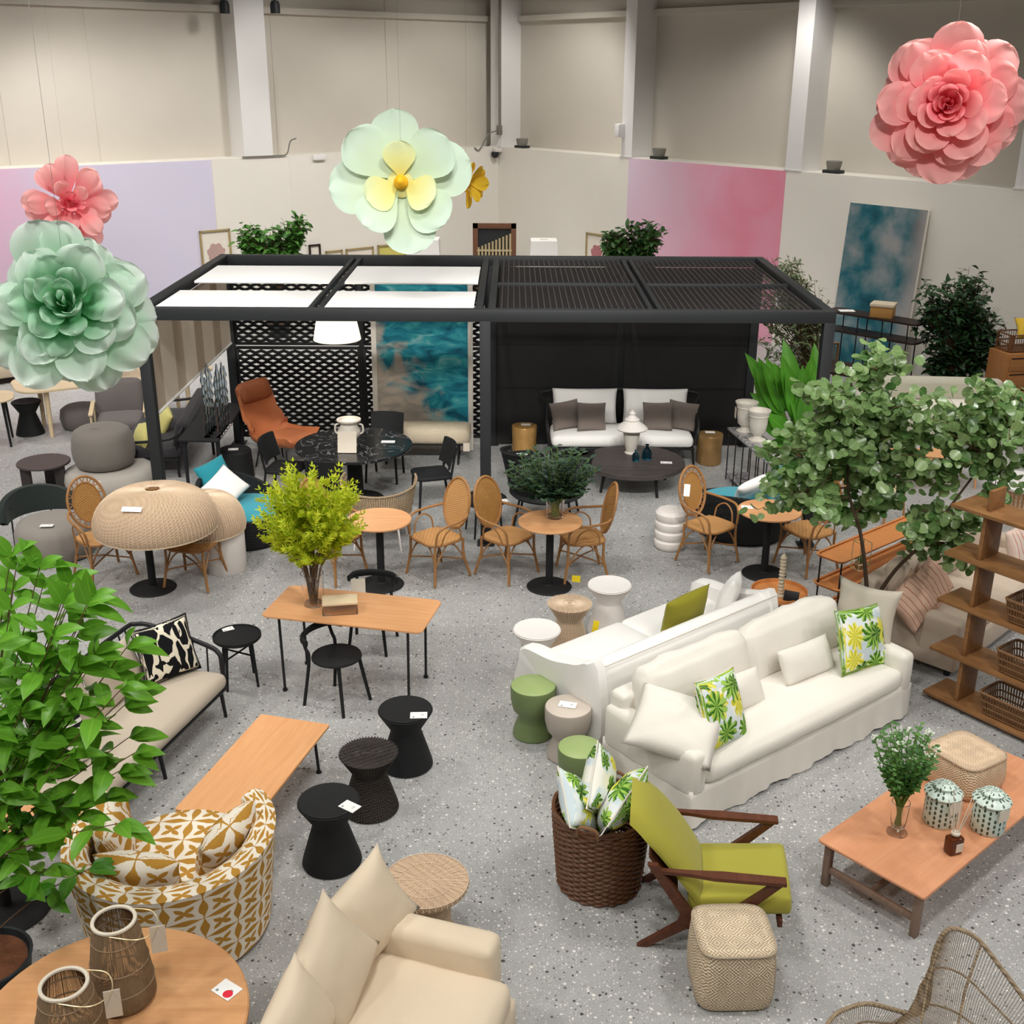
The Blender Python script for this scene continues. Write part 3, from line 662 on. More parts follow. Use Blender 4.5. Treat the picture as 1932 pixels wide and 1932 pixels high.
def pil(label, p, m, w_, h, t, n, roll=0, seed=0, group=None, up=(0, 0, 1), pinch=.07, piping=None, tagm=None, wr=.006, name='throw_pillow'):
    M = orient(p, n, up, roll); mb = pillow(w_, h, t, pinch, 14, wr, seed)
    if piping or tagm:
        th = thing(name, label, 'pillow', M=M, group=group); part('cover', mb, m, th, sharp=0)
        if piping:
            e = MB(); pts = []
            for k_ in range(4):
                for i in range(8):
                    s_ = -1+2*i/8; u, v = ((s_, -1), (1, s_), (-s_, 1), (-1, -s_))[k_]
                    pts.append((u*w_/2*(1-pinch*(1-v*v)*abs(u)**2), 0, v*h/2*(1-pinch*(1-u*u)*abs(v)**2)))
            e.tube(pts, .006, 5, closed=True); part('piping', e, piping, th)
        if tagm:
            e = MB(); e.box((w_/2+.02, 0, h*.3), (.075, .003, .1)); part('price_tag', e, tagm, th)
        return th
    o = mb.build(name, m, None, 0); o.matrix_world = M; return tag(o, label, 'pillow', group)
def stool(label, p, prof, m, top=None, mtop=None, ribs=0, mrib=None, group=None, name='side_stool', cat='stool', tagp=None):
    th = thing(name, label, cat, p, random.uniform(0, 360), group)
    mb = MB(); mb.lathe(prof, 36); part('body', mb, m, th)
    if top: mb = MB(); mb.lathe(top, 36); part('top', mb, mtop or m, th)
    if ribs:
        mb = MB(); zt = prof[-1][1]; rt = prof[-1][0]
        for i in range(ribs):
            a = 2*PI*i/ribs; d = Vector((math.cos(a), math.sin(a), 0)); r0 = .02 if i % 2 == 0 else .07
            mb.tube([d*r0+ZU*(zt+.004), d*(rt+.01)+ZU*(zt+.003)]+[d*(q[0]+.004)+ZU*q[1] for q in reversed(prof)], .0035, 4)
        part('ribs', mb, mrib, th, kind='stuff')
    if tagp: mb = MB(); mb.box(tagp, (.06, .004, .11)); part('price_tag', mb, m_yellow_tag, th, 'yellow sale tag')
    return th
HG = [(.19, 0), (.205, .012), (.2, .04), (.12, .31), (.118, .33), (.205, .475), (.212, .488), (.2, .495)]
HGt = [(0, .4965), (.2, .4965), (.207, .5), (.2, .504), (.19, .502), (0, .502)]

# ------------------------------------------------------------------ foreground, left to right
# round honey oak table with two cord lanterns
tp = Vector((-1.95, 4.37, 0))
th = thing('round_table', 'large round honey oak table with two wire lanterns on it', 'table', tp)
mb = MB(); mb.prism(circle(.66, 64), .71, .75, .008); part('tabletop', mb, m_table_round, th)
mb = MB(); mb.lathe([(.3, 0), (.3, .02), (.06, .05), (.05, .71), (.12, .712)], 24); part('pedestal', mb, m_black, th)
def lantern(label, p, r0, r1, h, tagside):
    th = thing('cord_lantern', label, 'lantern', p, 0, 'cord lanterns on the round table')
    prof = [(r0*.86, .0), (r0, .03), (r0*.99, h*.25), (r0*.9, h*.5), (r1*1.18, h*.8), (r1, h)]
    def rad(z):
        for (ra, za), (rb, zb_) in zip(prof, prof[1:]):
            if za <= z <= zb_: return ra+(rb-ra)*(z-za)/(zb_-za)
        return r1
    mb = MB(); n = 150
    for i in range(n):
        a = 2*PI*i/n+random.uniform(-.008, .008); d = Vector((math.cos(a), math.sin(a), 0)); mb.tube([d*q[0]+ZU*q[1] for q in prof], .0022, 3)
    part('cord_wrap', mb, m_wirecord, th, kind='stuff')
    for zz in (.0, h*.25, h*.5, h*.8): mb = MB(); mb.tube([(rad(zz)*math.cos(a*PI/16), rad(zz)*math.sin(a*PI/16), zz+.004) for a in range(32)], .0045, 5, closed=True); part('hoop', mb, m_wirecord, th)
    mb = MB(); mb.tube([(r1*math.cos(a*PI/16), r1*math.sin(a*PI/16), h) for a in range(32)], .01, 7, closed=True); part('rim', mb, m_clothrim, th, 'pale cloth wrapped rim')
    mb = MB(); mb.tube(smooth_path([(-r1*.2, -r1, h-.01), (r1*1.5, -r1*1.1, h-.02), (r1*2.1, -r1*.1, h-.035), (r1*1.6, r1*.9, h-.02), (r1*.3, r1, h-.01)], 6), .003, 5); part('handle', mb, m_brass, th)
    M = frameM(Vector(tagside), x=(.95, .3, 0), z=(.1, .1, 1)); mb = MB(); mb.box((0, 0, 0), (.075, .003, .15), 0, M); part('price_tag', mb, m_tagpaper, th)
    mb = MB(); mb.prism(circle(r0*.84, 32), .001, .01, .002); part('base', mb, m_wirecord, th)
lantern('taller cord lantern at the back of the round table', at(236, 1882, .752), .155, .1, .48, (.21, -.01, .375))
lantern('shorter cord lantern in front on the round table', at(140, 1972, .752), .165, .105, .37, (.22, -.01, .265))
card('white price card with a red round sticker on the round table', at(428, 1868, .751), -35, .125, .1, dot=True)

# patterned tub armchair, its back to us
tc = Vector((-2.1, 5.93, 0)); th = thing('tub_armchair', 'round tub armchair in mustard and cream ogee print', 'armchair', tc, 0)
def tub(u, side, v):
    """u along the arc (0..1), v up (0..1); returns outer / inner surface"""
    a = R(-90)+R(132)*(u*2-1)*1.0
    hh = .70-.02*math.cos((u*2-1)*PI)
    r_ = (.565+.075*v) if side else (.47+.02*v)
    return Vector((r_*math.cos(a), r_*math.sin(a), .03+(hh-.03)*v))
mb = MB(); prof_n = 8
def shell(u, v):
    # v 0..1 outer up, 1..  over the rim, inner down
    k_ = v*3
    if k_ <= 1.3: return tub(u, 1, k_/1.3)
    if k_ <= 1.9:
        q = (k_-1.3)/.6; a, b = tub(u, 1, 1), tub(u, 0, 1); p = a.lerp(b, q); p.z += .03*math.sin(q*PI); return p
    return tub(u, 0, 1-(k_-1.9)/1.1)
mb.grid(lambda u, v: tuple(shell(u, v)), 48, 30, uvfn=lambda u, v: (u*2.75, v*2.1)); o = part('upholstery', mb, m_ogee, th, sharp=60)
for u in (0, 1):
    mb = MB(); outl = [shell(u, i/30) for i in range(31)]; c = sum(outl, Vector())/31
    mb.add(outl+[c], [(i, i+1, 31) for i in range(30)]+[(30, 0, 31)], None, [(p.x+p.y, p.z) for p in outl+[c]]); part('arm_end', mb, m_ogee, th)
mb = MB(); mb.prism(circle(.54, 48), .02, .3, .02); part('base', mb, m_ogee, th)
mb = MB(); mb.lathe([(0, .3), (.44, .3), (.475, .33), (.48, .4), (.45, .45), (.3, .475), (0, .485)], 40, Matrix.Translation((0, .08, 0)) @ Matrix.Diagonal((1, 1.12, 1, 1)))
mb.uv = [(p[0], p[1]) for p in mb.v]; part('seat_cushion', mb, m_ogee, th, sharp=60)
mb = MB(); mb.prism(circle(.3, 24), 0, .025, .004); part('swivel_foot', mb, m_black, th)
pil('ogee print pillow leaning on the tub chair back', tc+Vector((-.12, -.27, .60)), m_ogee_p, .52, .32, .22, (.05, 1, .35), 4, 1, 'tub chair pillows')
pil('ogee print pillow against the tub chair left side', tc+Vector((-.36, .02, .66)), m_ogee_p, .48, .4, .22, (1, .25, .3), 8, 2, 'tub chair pillows')
pil('ogee print pillow against the tub chair right arm', tc+Vector((.33, .02, .63)), m_ogee_p, .48, .38, .22, (-1, .45, .55), -14, 3, 'tub chair pillows')

# cream sofa at the bottom, facing right
sf = Vector((.955, -.297, 0)); sa = Vector((.297, .955, 0))      # facing, and towards the far arm
so = at(745, 1712, .6); so.z = 0
th = thing('cream_sofa', 'cream linen sofa at the bottom edge with loose cushions', 'sofa', M=frameM(so, x=sf, z=ZU))   # x forward, y away
mb = cushion(.95, 2.1, .27, .01, .04, 10, .004, 2); mb.v = [(p[0]+.3, p[1]-1.15, p[2]) for p in mb.v]; part('skirt_base', mb, m_cream, th, sharp=0)
mb = cushion(.86, .2, .6, .012, .05, 8, .004, 5); mb.v = [(p[0]+.22, p[1]-.09, p[2]) for p in mb.v]; part('arm', mb, m_cream, th, sharp=0)
mb = cushion(.2, 2.1, .68, .015, .06, 4, .004, 6); mb.v = [(p[0]-.12, p[1]-1.05, p[2]) for p in mb.v]; part('backrest', mb, m_cream, th, sharp=0)
mb = cushion(.82, 1.85, .2, .03, .06, 8, .008, 3); mb.v = [(p[0]+.36, p[1]-1.1, p[2]+.25) for p in mb.v]; part('seat_cushion', mb, m_cream, th, sharp=0)
pil('large cream pillow against the far arm of the cream sofa', at(690, 1725, .69), m_cream, .58, .52, .2, (.75, -.75, .35), 20, 4, 'cream sofa pillows', pinch=.12)
pil('large cream pillow in the middle of the cream sofa', at(625, 1825, .70), m_cream, .6, .54, .22, (.9, -.45, .45), 24, 5, 'cream sofa pillows', pinch=.12)
pil('cream pillow cut off by the bottom edge of the picture', at(560, 1935, .66), m_cream, .52, .46, .2, (.9, -.4, .4), 18, 6, 'cream sofa pillows', pinch=.12)
# wicker round table behind its arm
th = thing('wicker_table', 'pale wicker round table behind the cream sofa arm', 'table', at(804, 1662, .43)*1)
th.location.z = 0
mb = MB(); mb.lathe([(0, .40), (.26, .40), (.265, .42), (.262, .432), (0, .436)], 48); part('tabletop', mb, m_straw, th)
mb = MB(); n = 44
for i in range(n):
    a = 2*PI*i/n; d = Vector((math.cos(a), math.sin(a), 0)); mb.tube([d*(.012 if i % 4 == 0 else .09 if i % 2 == 0 else .17)+ZU*.438, d*.262+ZU*.434, d*.268+ZU*.405], .0028, 4)
for r_ in (.085, .165, .262): mb.tube([(r_*math.cos(a*PI/18), r_*math.sin(a*PI/18), .437) for a in range(36)], .0028, 4, closed=True)
part('spokes', mb, m_straw_rib, th, kind='stuff')
mb = MB(); mb.lathe([(.2, 0), (.2, .015), (.15, .1), (.15, .3), (.22, .4)], 32); part('pedestal', mb, m_straw, th)

# hourglass stools
p = at(627, 1625); stool('black hourglass stool nearest the mustard tub chair', p, HG, m_blackmatte, HGt, m_blackmatte, group='hourglass stools')
card('white price card on the nearest black hourglass stool', at(660, 1522, .5), -35)
stool('dark wicker hourglass stool between two black ones', at(700, 1525), [(q[0]*.98, q[1]*.98) for q in HG[:-1]], m_wick_d, None, None, 60, m_wick_d, 'hourglass stools', tagp=None)
p = at(768, 1442); stool('black hourglass stool near the oak desk', p, HG, m_blackmatte, HGt, m_blackmatte, group='hourglass stools')
card('white price card on the black hourglass stool near the desk', at(790, 1350, .5), 3)

# low oak bench table
bp = [at(*q, .36) for q in ((330, 1522), (495, 1347), (620, 1366), (475, 1556))]; bc = sum(bp, Vector())/4
bx = ((bp[1]-bp[0])+(bp[2]-bp[3])).normalized(); L_ = ((bp[1]-bp[0]).length+(bp[2]-bp[3]).length)/2; W_ = ((bp[3]-bp[0]).length+(bp[2]-bp[1]).length)/2
th = thing('coffee_table', 'low oak plank table beside the black spindle sofa', 'table', M=frameM(Vector((bc.x, bc.y, 0)), x=bx, z=ZU))
mb = MB(); mb.prism(rrect(L_, W_, .012), .338, .36, .004); part('tabletop', mb, m_oak, th)
for sx in (-1, 1):
    mb = MB(); mb.tube([(sx*(L_/2-.16), -W_/2+.06, .33), (sx*(L_/2-.16), W_/2-.06, .33)], .012); part('crossbar', mb, m_black, th)
    for sy in (-1, 1):
        mb = MB(); mb.cyl((sx*(L_/2-.16), sy*(W_/2-.06), .336), (sx*(L_/2-.14), sy*(W_/2-.05), 0.01), .012); mb.cyl((sx*(L_/2-.14), sy*(W_/2-.05), .012), (sx*(L_/2-.14), sy*(W_/2-.05), 0), .022); part('leg', mb, m_black, th)

# black spindle sofa: back-left corner, arm on the far side
A0 = at(160, 1528, .42); A1 = at(432, 1268, .42); A0.z = A1.z = 0
ax = (A1-A0).normalized(); ay = Vector((-ax.y, ax.x, 0)); L_ = (A1-A0).length+.02
th = thing('spindle_sofa', 'black metal spindle sofa with taupe seat cushion', 'sofa', M=frameM(A1-ax*L_, x=ax, z=ZU))   # x towards far arm, y to the back
D_ = .82
mb = cushion(L_, D_-.06, .14, .02, .06, 12, .003, 4); mb.v = [(p[0]+L_/2, p[1]+D_/2-.02, p[2]+.28) for p in mb.v]; part('seat_cushion', mb, m_taupe, th, sharp=0)
for x in (0.04, L_/2, L_-.06):
    for y in (.06, D_-.08): mb = MB(); mb.cyl((x, y, .28), (x+(.03 if x > 1 else -.02), y-.01, 0), .018, .014, 8); part('leg', mb, m_black, th)
mb = MB()
for a, b in (((0, .04), (L_, .04)), ((0, D_-.06), (L_, D_-.06)), ((0, .04), (0, D_-.06)), ((L_, .04), (L_, D_-.06))): mb.tube([(a[0], a[1], .27), (b[0], b[1], .27)], .018, 7)
part('seat_frame', mb, m_black, th)
rail = smooth_path([(0, D_, .5), (0, D_+.02, .72), (.2, D_+.05, .76), (L_-.25, D_+.05, .76), (L_-.02, D_+.0, .76), (L_+.02, D_-.2, .73), (L_+.03, .22, .63), (L_+.02, .09, .57), (L_, .06, .45), (L_-.01, .05, .27)], 6)
mb = MB(); mb.tube(rail, .02, 8); part('top_rail', mb, m_black, th)
for i in range(20):
    x = .1+(L_-.22)*i/19; mb = MB(); mb.cyl((x, D_-.06, .27), (x, D_+.048, .75), .0075, n=6); part('spindle', mb, m_black, th)
for i in range(5):
    y = .2+(D_-.3)*i/4; zt = .61+.15*(y-.1)/.75; mb = MB(); mb.cyl((L_, y, .27), (L_+.025, y, zt), .0075, n=6); part('spindle', mb, m_black, th)
sofM = th.matrix_world.copy() if False else frameM(A1-ax*L_, x=ax, z=ZU)
fdir = -ay
for i, x in enumerate((L_-.62, L_-1.28)):
    pil('taupe back pillow %s the spindle sofa' % ('at the far end of' if i == 0 else 'in the middle of'), sofM @ Vector((x, D_-.17, .61)), m_taupe, .66, .43, .17, fdir+Vector((0, 0, .35)), 0, i+3, 'spindle sofa back pillows', pinch=.05)
pil('black pillow with cream branching pattern on the spindle sofa', sofM @ Vector((L_-.2, D_-.38, .66)), m_coral, .5, .48, .16, fdir*.8-ax*.45+Vector((0, 0, .35)), 0, 9, None, piping=m_black)
pil('black and white striped pillow on the spindle sofa behind leaves', sofM @ Vector((L_-1.55, D_-.4, .6)), stripes('zebra_stripe', '#e6e2d8', '#1b1c1e', 6, .5), .4, .4, .14, fdir+Vector((0, 0, .4)), 80, 8)
card('white price card on the spindle sofa back pillow', sofM @ Vector((L_-.75, D_-.16, .84)), 40)

# black tray tables behind the arm
def tray_table(label, px, py, r_=.21, h=.46, group='small black tray tables'):
    th = thing('tray_table', label, 'side table', at(px, py, h)*1, 20, group); th.location.z = 0
    mb = MB(); mb.lathe([(0, h-.02), (r_-.01, h-.02), (r_, h-.01), (r_, h+.015), (r_-.008, h+.015), (r_-.012, h), (0, h)], 36); part('tray_top', mb, m_blackmatte, th)
    for i in range(4):
        a = R(45+90*i); d = Vector((math.cos(a), math.sin(a), 0)); mb = MB(); mb.cyl(d*(r_*.72)+ZU*(h-.02), d*(r_*.9), .015, .011, 8); part('leg', mb, m_blackmatte, th)
    mb = MB()
    for i in range(2):
        a = R(45+90*i); d = Vector((math.cos(a), math.sin(a), 0)); mb.cyl(d*r_*.8+ZU*.3, -d*r_*.8+ZU*.3, .008)
    part('stretcher', mb, m_blackmatte, th)
    return th
tray_table('round black tray table behind the spindle sofa arm', 447, 1200)
card('white price card on the round black tray table', at(430, 1187, .463), 30, .1, .07)

# oak desk, black chairs
dk = [at(*q, .75) for q in ((492, 1160), (545, 1104), (838, 1132), (792, 1195))]; dc = sum(dk, Vector())/4
dx = ((dk[2]-dk[1])+(dk[3]-dk[0])).normalized(); L_ = ((dk[2]-dk[1]).length+(dk[3]-dk[0]).length)/2; W_ = ((dk[1]-dk[0]).length+(dk[2]-dk[3]).length)/2
deskM = frameM(Vector((dc.x, dc.y, 0)), x=dx, z=ZU); th = thing('oak_desk', 'oak desk on thin black legs holding the yellow bouquet', 'desk', M=deskM)
mb = MB(); mb.prism(rrect(L_, W_, .06), .732, .75, .005); part('tabletop', mb, m_oak, th)
mb = MB()
for sy in (-1, 1): mb.box((0, sy*(W_/2-.1), .72), (L_-.2, .03, .02))
part('apron', mb, m_black, th)
for sx in (-1, 1):
    for sy in (-1, 1):
        mb = MB(); mb.cyl((sx*(L_/2-.14), sy*(W_/2-.07), .73), (sx*(L_/2-.15), sy*(W_/2-.07), 0.02), .012); mb.cyl((sx*(L_/2-.15), sy*(W_/2-.07), .02), (sx*(L_/2-.15), sy*(W_/2-.07), 0), .022); part('leg', mb, m_black, th)
th = thing('acrylic_box', 'clear acrylic box with a wooden lid on the oak desk', 'box', at(642, 1152, .751), 9)
mb = MB(); mb.box((0, 0, .045), (.3, .19, .09), .004); part('acrylic_body', mb, m_glass, th)
mb = MB(); mb.box((0, 0, .012), (.27, .16, .02), .003); part('tray', mb, m_oak, th)
mb = MB(); mb.box((0, 0, .1), (.3, .19, .018), .003); part('lid', mb, m_ash, th)
def bentchair(label, p, rz, back=True, group='black bentwood chairs'):
    th = thing('bentwood_chair', label, 'chair', p, rz, group)
    mb = MB(); mb.lathe([(0, .43), (.19, .43), (.215, .445), (.21, .462), (.15, .455), (0, .45)], 32); part('seat', mb, m_blackmatte, th)
    for sx in (-1, 1):
        mb = MB(); mb.cyl((sx*.13, -.13, .44), (sx*.18, -.2, 0), .017, .014, 8); part('leg', mb, m_blackmatte, th)
        mb = MB(); mb.tube(smooth_path([(sx*.2, .22, 0), (sx*.17, .16, .44), (sx*.17, .19, .54), (sx*.17, .22, .62)], 4), .015, 7); part('leg', mb, m_blackmatte, th)
    mb = MB(); pts = smooth_path([(-.23, .12, .63), (-.18, .22, .64), (0, .265, .645), (.18, .22, .64), (.23, .12, .63)], 5); mb.tube(pts, .036, 8, flat=.4); part('backrest', mb, m_blackmatte, th)
    return th
bentchair('black bentwood chair pulled out in front of the oak desk', at(640, 1325), 58)
bentchair('black bentwood chair tucked behind the oak desk', at(702, 1218), -6)
mb = MB(); mb.box((0, 0, 0), (.13, .004, .16)); o = solo('price_card', mb, m_tagpaper, 'upright tan card standing on the chair behind the desk', 'price card'); o.matrix_world = orient(at(676, 1108, .66), (.1, -1, .2))
# ------------------------------------------------------------------ slipcovered sofa and the white one behind it
S0 = at(1300, 1567); S1 = at(1712, 1348); sx_ = (S1-S0).normalized(); LS = (S1-S0).length
SM = frameM(S0, x=sx_, z=ZU); bdir = SM.to_3x3() @ Vector((0, 1, 0))     # y runs to the back
th = thing('slipcover_sofa', 'off white slipcovered sofa with loose skirt and two seat back cushions', 'sofa', M=SM)
DS = .95
def skirt():
    mb = MB(); out = []
    base = [(0, 0), (LS, 0), (LS, DS), (0, DS)]
    pts = []
    for i in range(4):
        a, b = Vector(base[i]), Vector(base[(i+1) % 4]); n = int((b-a).length/.035)
        for j in range(n): pts.append((a.lerp(b, j/n), Vector(((b-a).y, -(b-a).x)).normalized()))
    m = len(pts); vs = []; uvs = []
    for kz in range(6):
        z = .02+.29*kz/5; fl = (1-kz/5)
        for i, (p, nn) in enumerate(pts):
            wv = (math.sin(i*.9)+.7*math.sin(i*.37+1)+.6*math.sin(i*1.7))*.009*fl
            q = p+nn*(wv+.02*fl-.008); vs.append((q.x, q.y, z+.012*math.sin(i*.31)*fl)); uvs.append((i*.035, z))
    fs = [(kz*m+i, kz*m+(i+1) % m, (kz+1)*m+(i+1) % m, (kz+1)*m+i) for kz in range(5) for i in range(m)]
    fs.append(tuple(5*m+i for i in range(m)))
    return mb.add(vs, fs, None, uvs)
part('skirt', skirt(), m_linen, th, sharp=0)
for x in (.08, LS-.08):
    mb = cushion(.16, DS, .36, .012, .05, 5, .006, x); mb.v = [(p[0]+x, p[1]+DS/2, p[2]+.24) for p in mb.v]; part('arm', mb, m_linen, th, sharp=0)
mb = cushion(LS-.1, .18, .46, .01, .05, 12, .005, 3); mb.v = [(p[0]+LS/2, p[1]+DS-.09, p[2]+.26) for p in mb.v]; part('backrest', mb, m_linen, th, sharp=0)
mb = cushion(LS-.3, .78, .17, .03, .055, 22, .010, 2); mb.v = [(p[0]+LS/2, p[1]+.38, p[2]+.3) for p in mb.v]; part('seat_cushion', mb, m_linen, th, sharp=0)
for i in (0, 1):
    mb = cushion((LS-.36)/2, .2, .46, .05, .07, 14, .02, 5+i); M = Matrix.Translation((LS/2+(i-.5)*(LS-.34)/2, DS-.27, .43)) @ Matrix.Rotation(R(-14), 4, 'X'); mb.v = [tuple(M @ Vector(p)) for p in mb.v]; part('back_cushion', mb, m_linen, th, sharp=0)
mb = MB(); mb.box((LS+.012, .12, .5), (.003, .09, .12)); part('price_tag', mb, m_card, th)
fr = -bdir
pil('linen lumbar pillow at the left end of the slipcovered sofa', SM @ Vector((.92, .45, .60)), m_linen, .6, .3, .17, fr+Vector((0, 0, .55)), -4, 3, 'linen lumbar pillows', pinch=.05)
pil('linen lumbar pillow towards the right end of the slipcovered sofa', SM @ Vector((1.78, .45, .61)), m_linen, .62, .3, .17, fr+Vector((0, 0, .55)), -2, 4, 'linen lumbar pillows', pinch=.05)
pil('tropical leaf print pillow at the left end of the slipcovered sofa', SM @ Vector((.50, .22, .71)), m_trop[0], .52, .54, .17, (.72, -.62, .4), -8, 5, piping=m_bone)
pil('tropical leaf print pillow at the right end of the slipcovered sofa', SM @ Vector((2.28, .3, .71)), m_trop[1], .58, .54, .16, fr+Vector((0, 0, .4)), -8, 6, piping=m_green_top)
pil('large linen pillow slumped over the left sofa arm', SM @ Vector((.15, .33, .66)), m_linen, .66, .56, .22, (-.05, -.55, 1), 10, 7, 'large linen pillows', up=(.5, .9, 0), pinch=.06, wr=.012)
pil('large grey linen pillow standing at the right sofa arm', SM @ Vector((2.6, .5, .74)), m_taupe_l if 'm_taupe_l' in globals() else fabric('grey_linen', '#c0b8a8', .06), .62, .6, .19, (-.75, -.6, .25), 6, 8, pinch=.14, wr=.012)
# white sofa, back to back, facing away
W0 = at(1139, 1268, .75); W1 = at(1477, 1126, .75); W0.z = W1.z = 0
wx = (W1-W0).normalized(); LW = (W1-W0).length; WM = frameM(W0+bdir*.04, x=wx, z=ZU); DW = .92
th = thing('white_sofa', 'white sofa seen from behind with curved piped arms', 'sofa', M=WM)
mb = cushion(LW, DW-.04, .3, .008, .04, 8); mb.v = [(p[0]+LW/2, p[1]+DW/2, p[2]+.06) for p in mb.v]; part('base', mb, m_white_fab, th, sharp=0)
mb = cushion(LW, .2, .68, .02, .09, 12); mb.v = [(p[0]+LW/2, p[1]+.09, p[2]+.08) for p in mb.v]; part('backrest', mb, m_white_fab, th, sharp=0)
def warm(x0):
    mb = MB()
    out = [(0, .06), (DW, .06), (DW+.02, .5), (DW-.02, .6), (DW-.12, .64), (.5, .66), (.2, .74), (.0, .77)]
    out = [(q.x, q.y) for q in smooth_path([Vector((a, b, 0)) for a, b in out], 4, True)]
    M = Matrix.Translation((x0-.07, 0, 0)) @ Matrix(((0, 0, 1, 0), (1, 0, 0, 0), (0, 1, 0, 0), (0, 0, 0, 1))); mb.prism(out, 0, .15, .035, M); return mb
for x in (.0, LW-.08): part('arm', warm(x), m_white_fab, th, sharp=50)
for i in (0, 1):
    mb = cushion((LW-.14)/2, .7, .15, .015, .045, 8); mb.v = [(p[0]+LW/2+(i-.5)*(LW-.13)/2, p[1]+.55, p[2]+.35) for p in mb.v]; part('seat_cushion', mb, m_white_fab, th, sharp=0)
mb = MB(); mb.tube([(.05, .0, .765), (LW-.05, .0, .765)], .007, 5); part('piping', mb, m_linen, th)
for x in (.1, LW-.1):
    for y in (.1, DW-.1): mb = MB(); mb.cyl((x, y, .07), (x, y, 0), .025); part('foot', mb, m_black, th)
pil('olive green velvet pillow on the white sofa', WM @ Vector((1.28, .3, .74)), m_olive, .52, .44, .17, (-.6, .75, .25), -6, 3, pinch=.1)
pil('small white pillow propped at the far end of the white sofa', WM @ Vector((1.88, .32, .72)), m_white_fab, .46, .42, .16, (-.8, .3, .3), 10, 4, pinch=.14)
# stools by the white sofa
stool('white hourglass stool nearest the white sofa arm', at(1012, 1280), HG, m_white_matte, HGt, m_white_cer, group='hourglass stools by the sofa')
stool('straw wicker hourglass stool between two white ones', at(1073, 1225), [(q[0]*.95, q[1]*.98) for q in HG[:-1]], m_straw, None, None, 60, m_straw_rib, 'hourglass stools by the sofa')
stool('white hourglass stool with a yellow sale tag', at(1147, 1190), HG, m_white_matte, HGt, m_white_cer, group='hourglass stools by the sofa'); bpy.data.objects[-1] if False else None
mb = MB(); mb.box((0, 0, 0), (.055, .004, .12), .001); o = solo('sale_tag', mb, m_yellow_tag, 'yellow sale tag hanging on the white hourglass stool', 'tag'); o.matrix_world = orient(at(1123, 1178, .3)+Vector((0, -.05, 0)), (-.2, -1, .1), roll=-8)
GB = [(.15, 0), (.165, .01), (.16, .05), (.118, .17), (.118, .19), (.165, .25), (.183, .33), (.186, .44), (.18, .455)]
stool('green glazed goblet stool beside the white sofa', at(1005, 1384), GB, m_green_cer, [(.18, .455), (.172, .46), (0, .462)], m_green_top, group='goblet stools')
stool('taupe glazed goblet stool with a white card on top', at(1070, 1424), [(q[0]*1.0, q[1]*.98) for q in GB], m_taupe_cer, [(.18, .446), (.172, .451), (0, .453)], m_taupe_top, group='goblet stools')
card('white price card on the taupe goblet stool', at(1071, 1330, .455), -15, .14, .09)
stool('small green goblet stool half hidden by the pillow basket', at(1092, 1500), [(q[0]*.9, q[1]*.93) for q in GB], m_green_cer, [(.162, .423), (.155, .428), (0, .43)], m_green_top, group='goblet stools')

# willow basket with three pillows
bk = Vector((.6, 6.37, 0)); th = thing('willow_basket', 'dark brown willow basket holding three leaf print pillows', 'basket', bk)
rows = 28; HB = .56
def bz(i): return .012+HB*i/rows
def br(z): return .27+.045*z/HB
for i in range(rows):
    mb = MB(); z = bz(i); pts = []
    for j in range(72):
        a = 2*PI*j/72; w_ = math.sin(a*18+(PI if i % 2 else 0))*.009; d = br(z)+w_; pts.append((d*math.cos(a), d*math.sin(a), z+.004*math.sin(a*3+i)))
    mb.tube(pts, .0115, 5, closed=True); part('willow_row', mb, m_willow, th)
mb = MB()
for j in range(36): a = 2*PI*(j+.5)/36; d = Vector((math.cos(a), math.sin(a), 0)); mb.cyl(d*.268+ZU*.01, d*.315+ZU*(HB+.03), .008, n=5)
part('stakes', mb, m_willow, th, kind='stuff')
for k_ in (0, 1): mb = MB(); mb.tube([(.318*math.cos(a*PI/30), .318*math.sin(a*PI/30), HB+.015+k_*.022+.006*math.sin(a*1.6+k_*3)) for a in range(60)], .013, 6, closed=True); part('rim', mb, m_willow, th)
for s_ in (-1, 1):
    d = Vector((math.cos(R(-110)), math.sin(R(-110)), 0))*s_; t_ = Vector((-d.y, d.x, 0)); mb = MB(); mb.tube(smooth_path([d*.325+t_*-.07+ZU*(HB+.01), d*.335+t_*-.05+ZU*(HB+.08), d*.335+t_*.05+ZU*(HB+.08), d*.325+t_*.07+ZU*(HB+.01)], 4), .012, 6); part('handle', mb, m_willow_l, th)
mb = MB(); mb.prism(circle(.262, 36), .0, .02, .004); part('bottom', mb, m_willow, th)
pil('leaf print pillow on the left in the willow basket', bk+Vector((-.17, -.06, .66)), m_trop[2], .4, .4, .17, (.85, -.15, .45), 45-6, 1, 'pillows in the willow basket', piping=m_bone, up=(-.35, 0, 1))
pil('leaf print pillow at the back in the willow basket', bk+Vector((-.02, .06, .74)), m_trop[3], .44, .44, .2, (.9, -.3, .05), 45, 2, 'pillows in the willow basket', piping=m_bone)
pil('leaf print pillow on the right in the willow basket with a tag', bk+Vector((.12, -.1, .70)), m_trop[4], .46, .46, .2, (.8, -.35, -.45), 45+4, 3, 'pillows in the willow basket', piping=m_bone, tagm=m_card, up=(.45, 0, 1))

